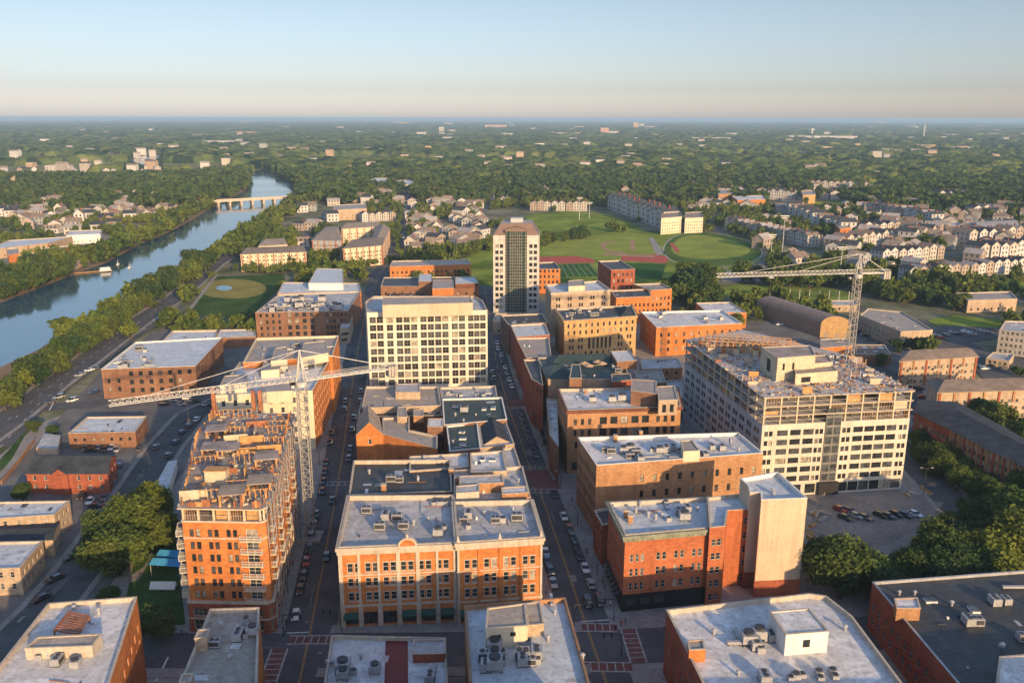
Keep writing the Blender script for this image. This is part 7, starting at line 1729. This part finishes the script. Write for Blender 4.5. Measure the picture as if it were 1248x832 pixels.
def crown_mesh(n, size, lobes=9, seed=0, flat=.9, tall=1.0, core=True):
    """unit crown: radius about 1 in plan, from z=0 to 2*tall; leaf sprays over overlapping lobes, a few inside"""
    r = np.random.default_rng(seed)
    c = r.normal(size=(lobes, 3)); c /= np.linalg.norm(c, axis=1)[:, None]; c *= r.uniform(.38, .78, (lobes, 1)); c[:, 2] = c[:, 2] * .85 - .08; c[0] = (0, 0, .1)
    rad = r.uniform(.22, .42, lobes); rad[0] = .56
    k = r.choice(lobes, n, p=rad ** 2 / (rad ** 2).sum()); d = r.normal(size=(n, 3)); d /= np.linalg.norm(d, axis=1)[:, None]
    p = c[k] + d * (rad[k] * r.uniform(.55, 1.18, n))[:, None] + r.normal(size=(n, 3)) * .03
    # drop what lies deep inside other lobes
    dd = np.linalg.norm(p[:, None, :] - c[None], axis=2) / rad[None]; keep = dd.min(1) > .5
    p, d = p[keep], d[keep]; n = len(p)
    p[:, 2] = (p[:, 2] + 1) * tall
    nn = d * .7 + r.normal(size=(n, 3)) * .6; nn /= np.linalg.norm(nn, axis=1)[:, None]
    t = np.cross(nn, r.normal(size=(n, 3))); t /= np.linalg.norm(t, axis=1)[:, None]; b = np.cross(nn, t)
    s = size * r.uniform(.6, 1.35, n)[:, None]
    V = np.stack([p - t * s * .9, p - b * s * .6, p + t * s, p + b * s * .65], 1).reshape(-1, 3)
    return V
def quads_mesh(V, mat, name='crown', ):
    me = bpy.data.meshes.new(name); nv = len(V); nf = nv // 4
    me.vertices.add(nv); me.vertices.foreach_set('co', V.astype(np.float32).ravel()); me.loops.add(nv); me.loops.foreach_set('vertex_index', np.arange(nv, dtype=np.int32))
    me.polygons.add(nf); me.polygons.foreach_set('loop_start', np.arange(0, nv, 4, dtype=np.int32)); me.polygons.foreach_set('loop_total', np.full(nf, 4, dtype=np.int32))
    me.materials.append(mat); me.update(calc_edges=True); return me
NEAR = [quads_mesh(crown_mesh(10500, .066, 22, s, tall=tl), LEAF) for s, tl in ((1, .95), (2, 1.1), (3, .9), (4, 1.25), (5, 1.0), (6, 1.15))]
MIDM = [quads_mesh(crown_mesh(1700, .13, 13, s + 10, tall=tl), LEAF) for s, tl in ((1, .95), (2, 1.1), (3, 1.3), (4, 1.0), (5, 1.2), (6, .9))]
LOW = [crown_mesh(190, .30, 7, s + 20, tall=tl) for s, tl in ((1, .95), (2, 1.15), (3, 1.3), (4, 1.0))]
def trunk_mesh(seed):
    r = random.Random(seed); m = MB(); m.cyl((0, 0, -.02), .055, .5, BARK, 8, .035)
    for k in range(6):
        a = k * 1.05 + r.uniform(-.3, .3); z = .3 + r.uniform(0, .2); m.bar((0, 0, z), (math.cos(a) * .45, math.sin(a) * .45, z + r.uniform(.35, .7)), .022, BARK, .008)
    m.bar((0, 0, .45), (.03, 0, 1.1), .03, BARK, .01)
    return m.mesh('trunk')
TRK = [trunk_mesh(k) for k in range(3)]
TREES = []      # x, y, height, label, group, force
tr_ = random.Random(31)
def tree_px(px, py, h, label, group=None, force=True, wide=1.0): X, Y = at(px, py); TREES.append([X, Y, h, label, group, force, wide])
def belt(line, n, h0, h1, spread, where, wide=1.0, force=False):
    L = A(line); tot = sum(math.dist(a, b) for a, b in zip(L[:-1], L[1:])); acc = 0
    for a, b in zip(L[:-1], L[1:]):
        l = math.dist(a, b); k = max(1, round(n * l / tot))
        for i in range(k):
            f = (i + tr_.random()) / k; d = Vector((b[0] - a[0], b[1] - a[1])).normalized(); o_ = tr_.uniform(-spread, spread)
            TREES.append([a[0] + (b[0] - a[0]) * f - d.y * o_, a[1] + (b[1] - a[1]) * f + d.x * o_, tr_.uniform(h0, h1), 'leafy green tree in the ' + where, 'trees in the ' + where, force, wide])
# foreground trees, one by one
for (px, py, h, lb, wd) in ((1022, 728, 17, 'big round tree right of the blank beige tower', 1.2), (1000, 700, 11, 'tree close against the side of the blank beige tower', 1.1), (1075, 735, 11, 'low tree between the big round tree and the dark roof', 1.1), (1140, 700, 13, 'tree between the small round tree and the right edge clump', 1.1), (1062, 715, 12, 'lower round tree merging with the big one right of the beige tower', 1.1), (1113, 716, 10, 'small round tree between the gravel lot and the dark roofed building', 1.25), (1172, 690, 15, 'dark tree at the left end of the clump at right edge', 1.1), (1205, 702, 17, 'broad bright topped tree in the clump above the dark roof', 1.2), (1240, 690, 16, 'tall tree at the right edge above the dark roof', 1.15), (1218, 672, 16, 'broad tree in the middle of the clump at right edge', 1.2), (1180, 715, 13, 'low tree at the front of the clump above the dark roof', 1.2), (1150, 668, 12, 'tree beside the gravel lot at the left of the right edge clump', 1.15), (1262, 650, 15, 'tree cut by the right edge in the clump', 1.1), (1190, 655, 13, 'yellow green tree at the back of the clump at right edge', 1.1), (1225, 645, 13, 'rounded tree behind the clump at right edge', 1.1), (1248, 610, 12, 'tree at right edge below the crooked apartments', 1.1), (1150, 725, 12, 'dark shaded tree low beside the dark roofed building', 1.1),
        (145, 700, 15, 'large dark tree at the lower left of the street corner clump', 1.15), (160, 672, 15, 'large dark tree in the middle of the street corner clump', 1.15), (185, 645, 14, 'large dark tree at the top of the clump beside the unfinished block', 1.1), (128, 672, 11, 'dark tree on the street side of the corner clump', 1.1), (193, 672, 12, 'dark tree nearest the unfinished block in the corner clump', 1.0), (132, 736, 5.5, 'small bright yellow green tree at the lawn corner', 1.1), (192, 778, 8, 'round dark shrub like tree at the foot of the unfinished block', 1.2), (28, 610, 6, 'small dark tree in front of the red brick gabled building', 1.1),
        (42, 527, 4.5, 'small round yellowish tree by the highway lane', 1.2), (64, 530, 4.5, 'small dark tree beside the curved shed', 1.2), (160, 412, 10, 'lone round tree standing between the two highway roads', 1.2), (7, 500, 10, 'sunlit yellow green tree at the left edge by the highway', 1.2), (303, 393, 7, 'small dark tree at the corner of the park lawn', 1.2),
        (1112, 428, 8, 'round sunlit tree in front of the two winged office', 1.2), (1092, 428, 8, 'darker tree left of the sunlit tree before the two winged office', 1.2), (1072, 445, 6, 'small tree behind the grey construction near the low brown house', 1.2), (1240, 458, 5, 'small tree beside the first brown roofed apartments', 1.2)):
    tree_px(px, py, h, lb, None, True, wd)
belt([(0, 492), (25, 478), (55, 455), (90, 432), (125, 408)], 30, 9, 12.5, 5, 'belt between the highway and the river at lower left', 1.1, True)
belt([(125, 408), (150, 393), (178, 372)], 18, 9, 13, 5, 'belt between highway and river left of the park', 1.1, True)
belt([(178, 372), (205, 352), (240, 332), (262, 325)], 20, 12, 17, 8, 'sunlit riverside belt above the park lawn', 1.1, True)
belt([(255, 325), (285, 305), (310, 290), (335, 270), (350, 262), (372, 245)], 60, 12, 17, 12, 'near bank wood beside the cream apartments')
belt([(370, 240), (366, 225), (350, 214), (325, 206)], 36, 13, 18, 16, 'near bank wood beyond the bridge')
belt([(0, 366), (40, 350), (81, 333)], 46, 12, 17, 10, 'far bank wood below the brick works', 1.1, True)
belt([(0, 350), (40, 338), (75, 322)], 34, 12, 17, 12, 'far bank wood below the brick works', 1.1)
belt([(100, 322), (128, 315), (168, 296), (209, 279)], 80, 11, 15, 10, 'far bank wood opposite the park', 1.1)
belt([(209, 279), (236, 264), (259, 250)], 50, 12, 17, 18, 'far bank wood just before the bridge')
belt([(268, 241), (300, 229), (303, 216), (290, 208)], 70, 13, 19, 26, 'wooded point beyond the bridge')
belt([(280, 238), (292, 226), (288, 214)], 70, 13, 19, 46, 'wooded point beyond the bridge')
belt([(288, 330), (320, 333), (355, 332), (380, 330)], 18, 5, 8, 3, 'hedge row in front of the cream apartments')
belt([(395, 322), (430, 330), (478, 318)], 22, 4, 7, 4, 'low trees before the turreted cream apartments')
belt([(820, 372), (835, 352), (852, 345), (868, 350)], 12, 13, 18, 9, 'dark grove left of the second crane jib', 1.15, True)
belt([(812, 355), (845, 362), (862, 368), (872, 378)], 10, 10, 15, 8, 'dark grove left of the second crane jib', 1.15, True)
belt([(905, 343), (935, 346), (960, 352), (985, 350), (1015, 346)], 15, 12, 19, 5, 'big trees behind the second crane jib', 1.1, True)
belt([(1050, 352), (1080, 362), (1110, 366), (1150, 372), (1165, 378)], 26, 8, 13, 12, 'thick shrubby wood right of the crane mast', 1.1, True)
belt([(1095, 335), (1130, 345), (1165, 352)], 14, 8, 12, 10, 'trees between terraces and the cream hall', 1.1, True)
belt([(1170, 350), (1210, 346), (1248, 345)], 10, 6, 10, 5, 'garden trees before the nearest terraced row', 1.1)
belt([(1122, 548), (1150, 575), (1185, 598), (1215, 620), (1245, 645)], 30, 6, 9, 5, 'dark hedge wood along the crooked apartment block', 1.1, True)
belt([(1178, 512), (1215, 525), (1250, 545), (1280, 560)], 16, 8, 11, 5, 'sunlit trees behind the crooked apartment block', 1.15, True)
belt([(655, 302), (675, 296), (700, 292), (712, 290)], 10, 9, 13, 3, 'trees along the right flank of the white tower', 1.1, True)
belt([(697, 291), (716, 291)], 5, 9, 12, 3, 'pair of round trees in the sports ground', 1.1, True)
belt([(738, 282), (765, 284)], 5, 10, 14, 3, 'trees at the corner of the far grass field', 1.1)
belt([(520, 312), (545, 312), (580, 310), (600, 300)], 22, 8, 12, 8, 'trees behind the orange brick building near the white tower', 1.1)
belt([(486, 320), (484, 300), (486, 280), (488, 255)], 18, 6, 9, 2, 'left verge of the far left street')
belt([(503, 320), (500, 290), (500, 262)], 12, 6, 9, 2, 'right verge of the far left street')
belt([(925, 300), (960, 318), (985, 330)], 16, 5, 8, 6, 'trees beside the far lot and terraces'); belt([(1000, 322), (1050, 318), (1090, 312)], 14, 6, 10, 6, 'trees between the crane apex terraces')
belt([(1090, 305), (1130, 300), (1160, 305)], 14, 9, 13, 8, 'trees between the right hand terraces'); belt([(1120, 350), (1125, 328)], 4, 9, 12, 5, 'trees between the right hand terraces')
# keep trees out of the water, roads and buildings
# infill of the suburbs
dom = []
N_ = 26000
ang = nr.uniform(-.60, .60, N_); rad = np.sqrt(nr.uniform(430 ** 2, 1750 ** 2, N_)); fx = np.sin(ang) * rad * 1.0; fy = np.cos(ang) * rad
keep = fbm(fx / 55, fy / 55, 5, 3) > np.where(rad < 1150, np.where(fx < -230, .53, .53), .42)
fx, fy = fx[keep], fy[keep]
bad = np.zeros(fx.shape, bool)
for poly in EXCL: bad |= inside(fx, fy, poly)
for poly in RIVERS: bad |= inside(fx, fy, poly)
fx, fy = fx[~bad], fy[~bad]
hh = nr.uniform(6.5, 12, len(fx)) * np.where(np.hypot(fx, fy) > 1150, 1.45, 1.0)
print('infill trees', len(fx))
TX = np.array([t[0] for t in TREES]); TY = np.array([t[1] for t in TREES]); wet = np.zeros(TX.shape, bool)
for poly in RIVERS: wet |= inside(TX, TY, poly)
for k, t in enumerate(TREES):
    if wet[k]: t[0] += 6 if t[0] > -300 and not t[4].startswith('trees in the far bank') else -6
TX = np.array([t[0] for t in TREES]); TY = np.array([t[1] for t in TREES]); wet = np.zeros(TX.shape, bool)
for poly in RIVERS: wet |= inside(TX, TY, poly)
TREES = [t for k, t in enumerate(TREES) if not wet[k]]
score = [(-(t[2] / math.hypot(t[0], t[1])) - (10 if t[5] else 0), k) for k, t in enumerate(TREES)]
score.sort(); top = [TREES[k] for _, k in score[:292]]; rest = [TREES[k] for _, k in score[292:]]
print('trees', len(TREES))
for i, (x, y, h, lab, grp, force, wide) in enumerate(top):
    d = math.hypot(x, y); r = thing('tree', lab, 'tree', (x, y, 0), tr_.uniform(0, 6.28), grp)
    q = tr_.randrange(6); ms = NEAR if d < 330 else MIDM; rw = h * .46 * wide * tr_.uniform(.75, 1.2) if grp else h * .5 * wide
    th = h * .07; tall = (.95, 1.1, 1.1, 1.15, 1.1, 1.0)[q]
    c_ = put('crown', ms[q], r, (0, 0, th)); c_.scale = (rw, rw * tr_.uniform(.85, 1.1), (h - th) / (2 * tall)); t_ = put('trunk', TRK[i % 3], r); t_.scale = (h * .75, h * .75, h * .62)
def merged(name, xs, ys, hs, label, grp, wide=1.0, quads=None):
    chunks = []
    for k in range(len(xs)):
        V = LOW[k % 4] if quads is None else quads[k % len(quads)]; a = nr.uniform(0, 6.28); c, s = math.cos(a), math.sin(a); w_ = hs[k] * .44 * wide * nr.uniform(.6, 1.4)
        q = np.empty_like(V); q[:, 0] = (V[:, 0] * c - V[:, 1] * s) * w_ + xs[k]; q[:, 1] = (V[:, 0] * s + V[:, 1] * c) * w_ + ys[k]; q[:, 2] = V[:, 2] * hs[k] * .43 + hs[k] * .06
        chunks.append(q)
    o = put(name, quads_mesh(np.concatenate(chunks), LEAF, name)); return tag(o, label, None, None, 'stuff')
if rest: merged('riverside_woods', [t[0] for t in rest], [t[1] for t in rest], [t[2] for t in rest], None, None)
near_ = np.hypot(fx, fy) < 1150
merged('suburb_woods', fx[near_], fy[near_], hh[near_], None, None)
LOW2 = [V.reshape(-1, 4, 3)[::3].reshape(-1, 3) for V in (crown_mesh(190, .42, 6, s + 40, tall=1.1) for s in range(4))]
merged('woods', fx[~near_], fy[~near_], hh[~near_] * 1.25, None, None, 1.15, LOW2)
# ------------------------------------------------------------ woodland canopy beyond
def canopy():
    na, r0, r1 = 1250, 1500.0, 20000.0; rs = [r0]
    while rs[-1] < r1: rs.append(rs[-1] * 1.0042 + .5)
    rs = np.array(rs); th = np.linspace(-.64, .64, na); T, Rr_ = np.meshgrid(th, rs); X = np.sin(T) * Rr_; Y = np.cos(T) * Rr_
    H = np.zeros_like(X)
    for cell, a, rmin, rmax, sd in ((13., 13., 0, 3300, 6), (26., 17., 0, 5000, 1), (55., 20., 1500, 9000, 2), (110., 24., 4000, 30000, 3), (260., 30., 8000, 30000, 4)):
        ix, iy = np.floor(X / cell), np.floor(Y / cell); D = np.zeros_like(X)
        for dx in (-1, 0, 1):
            for dy in (-1, 0, 1):
                jx, jy = ix + dx, iy + dy; px = (jx + h2(jx, jy, sd)) * cell; py = (jy + h2(jx, jy, sd + 9)) * cell
                rr_ = cell * (.55 + .3 * h2(jx, jy, sd + 5)); hm = a * (.55 + .6 * h2(jx, jy, sd + 7)); q = np.clip(1 - ((X - px) ** 2 + (Y - py) ** 2) / rr_ ** 2, 0, 1)
                D = np.maximum(D, hm * np.sqrt(q))
        f = np.clip((Rr_ - rmin) / 600, 0, 1) * np.clip((rmax - Rr_) / 600, 0, 1) if rmin > 0 else np.clip((rmax - Rr_) / 600, 0, 1)
        H = np.maximum(H, D * f)
    n = fbm(X / 420, Y / 260, 40, 4); clear = np.clip((n - .57) / .02, 0, 1); H = H * (1 - clear)
    H += (fbm(X / 900, Y / 700, 60, 3) - .5) * 8 * (1 - clear) * np.clip((Rr_ - r0) / 500, 0, 1) + nr.normal(size=X.shape) * .7 * (1 - clear)
    for (x0, x1, y0, D) in FARP:
        m = (X > x0 - 12) & (X < x1 + 12) & (Y > y0 - 30 - y0 * .006) & (Y < y0 + D + 10); H[m] = -1
    for poly in RIVERS + [np.array(A([(156, 196), (168, 189), (198, 186), (199, 214), (166, 214)]))]: H[inside(X, Y, poly)] = -3
    H[:2] = -2
    nr_, na_ = X.shape; V = np.stack([X, Y, H], -1).reshape(-1, 3); i = np.arange(nr_ * na_).reshape(nr_, na_)
    F = np.stack([i[:-1, :-1], i[:-1, 1:], i[1:, 1:], i[1:, :-1]], -1).reshape(-1, 4)[:, ::-1]
    hz = V[F, 2].max(1) > -.5; F = F[hz]
    me = bpy.data.meshes.new('woodland_canopy'); me.vertices.add(len(V)); me.vertices.foreach_set('co', V.astype(np.float32).ravel()); me.loops.add(F.size); me.loops.foreach_set('vertex_index', F.astype(np.int32).ravel())
    me.polygons.add(len(F)); me.polygons.foreach_set('loop_start', np.arange(0, F.size, 4, dtype=np.int32)); me.polygons.foreach_set('loop_total', np.full(len(F), 4, dtype=np.int32))
    m, t, b = nodes('far_canopy'); g_ = N(t, 'ShaderNodeNewGeometry'); sx = N(t, 'ShaderNodeSeparateXYZ'); t.links.new(g_.outputs['Position'], sx.inputs[0])
    n1 = N(t, 'ShaderNodeTexNoise', Scale=.03, Detail=7.0, Roughness=.8); n2 = N(t, 'ShaderNodeTexNoise', Scale=.004, Detail=6.0, Roughness=.7)
    t.links.new(g_.outputs['Position'], n1.inputs[0]); t.links.new(g_.outputs['Position'], n2.inputs[0])
    o = mixc(t, ramp(t, n1.outputs[0], [(.40, 0.), (.56, 1.)]), (.006, .022, .010), (.09, .135, .035)); o = mixc(t, ramp(t, n2.outputs[0], [(.48, 0.), (.6, .55)]), o, (.14, .17, .045))
    mp = N(t, 'ShaderNodeMapping'); mp.inputs['Scale'].default_value = (1, 1, 0); vo = N(t, 'ShaderNodeTexVoronoi', Scale=.035); t.links.new(g_.outputs['Position'], mp.inputs[0]); t.links.new(mp.outputs[0], vo.inputs['Vector'])
    sv = N(t, 'ShaderNodeSeparateXYZ'); t.links.new(vo.outputs['Color'], sv.inputs[0])
    o = mixc(t, ramp(t, sv.outputs[0], [(.1, .85), (.5, 0.)]), o, (.004, .018, .012)); o = mixc(t, ramp(t, sv.outputs[1], [(.5, 0.), (.95, .7)]), o, (.19, .21, .045))
    lo = ramp(t, sx.outputs[2], [(.0, 1.), (.9, 0.)]); o = mixc(t, lo, o, (.20, .20, .10))
    t.links.new(o, b.inputs['Base Color']); b.inputs['Roughness'].default_value = 1.; b.inputs['Specular IOR Level'].default_value = 0.
    me.materials.append(m); me.update(calc_edges=True); tag(put('woodland_canopy', me), None, None, None, 'stuff')
canopy()
# ============================================================ NEIGHBOURING BLOCKS JUST OUTSIDE THE FRAME (they shade the street fronts)
for i, (x0, x1, y0, y1, H) in enumerate(((-108, -62, 60, 112, 17), (-42, 14, 40, 113, 26), (-30, 10, 0, 30, 34), (34, 82, 40, 108, 20), (92, 140, 30, 112, 21), (80, 150, -60, 10, 40), (-20, 40, -70, 10, 34), (-100, -50, -60, 30, 34), (160, 230, 60, 130, 22), (180, 240, -30, 40, 30))):
    bld('commercial_building', ('brick', 'tan', 'red brick', 'brown', 'pale', 'wide brick', 'tall tan', 'far left red brick', 'far right brown', 'far right pale')[i] + ' block behind the viewpoint, outside the near edge of the view', [(x0, y0), (x1, y0), (x1, y1), (x0, y1)], H, (BR_RED, BR_TAN, BR_OR, BR_BROWN, BR_PALE)[i % 5], R_GREY, {2: [R(3, 3.5, int(H / 3.5) - 1, 8, 1.2, 1.9)]}, par=.8, world=True, maxw=40)
# ============================================================ HAZE
hz = MB(); hz.box(-65000, 65000, -65000, 65000, -1.6, 116, M_GROUND)
me = hz.mesh('haze'); me.materials.clear(); m = bpy.data.materials.new('haze_air'); m.use_nodes = True; t = m.node_tree; t.nodes.clear(); out = t.nodes.new('ShaderNodeOutputMaterial'); pv = t.nodes.new('ShaderNodeVolumePrincipled')
pv.inputs['Density'].default_value = 8.5e-5; pv.inputs['Color'].default_value = (.48, .72, .98, 1); pv.inputs['Anisotropy'].default_value = .0; t.links.new(pv.outputs[0], out.inputs['Volume']); me.materials.append(m)
tag(put('haze', me), kind='stuff')
# every single-mesh or empty thing has its labels; finish
bpy.context.view_layer.update()
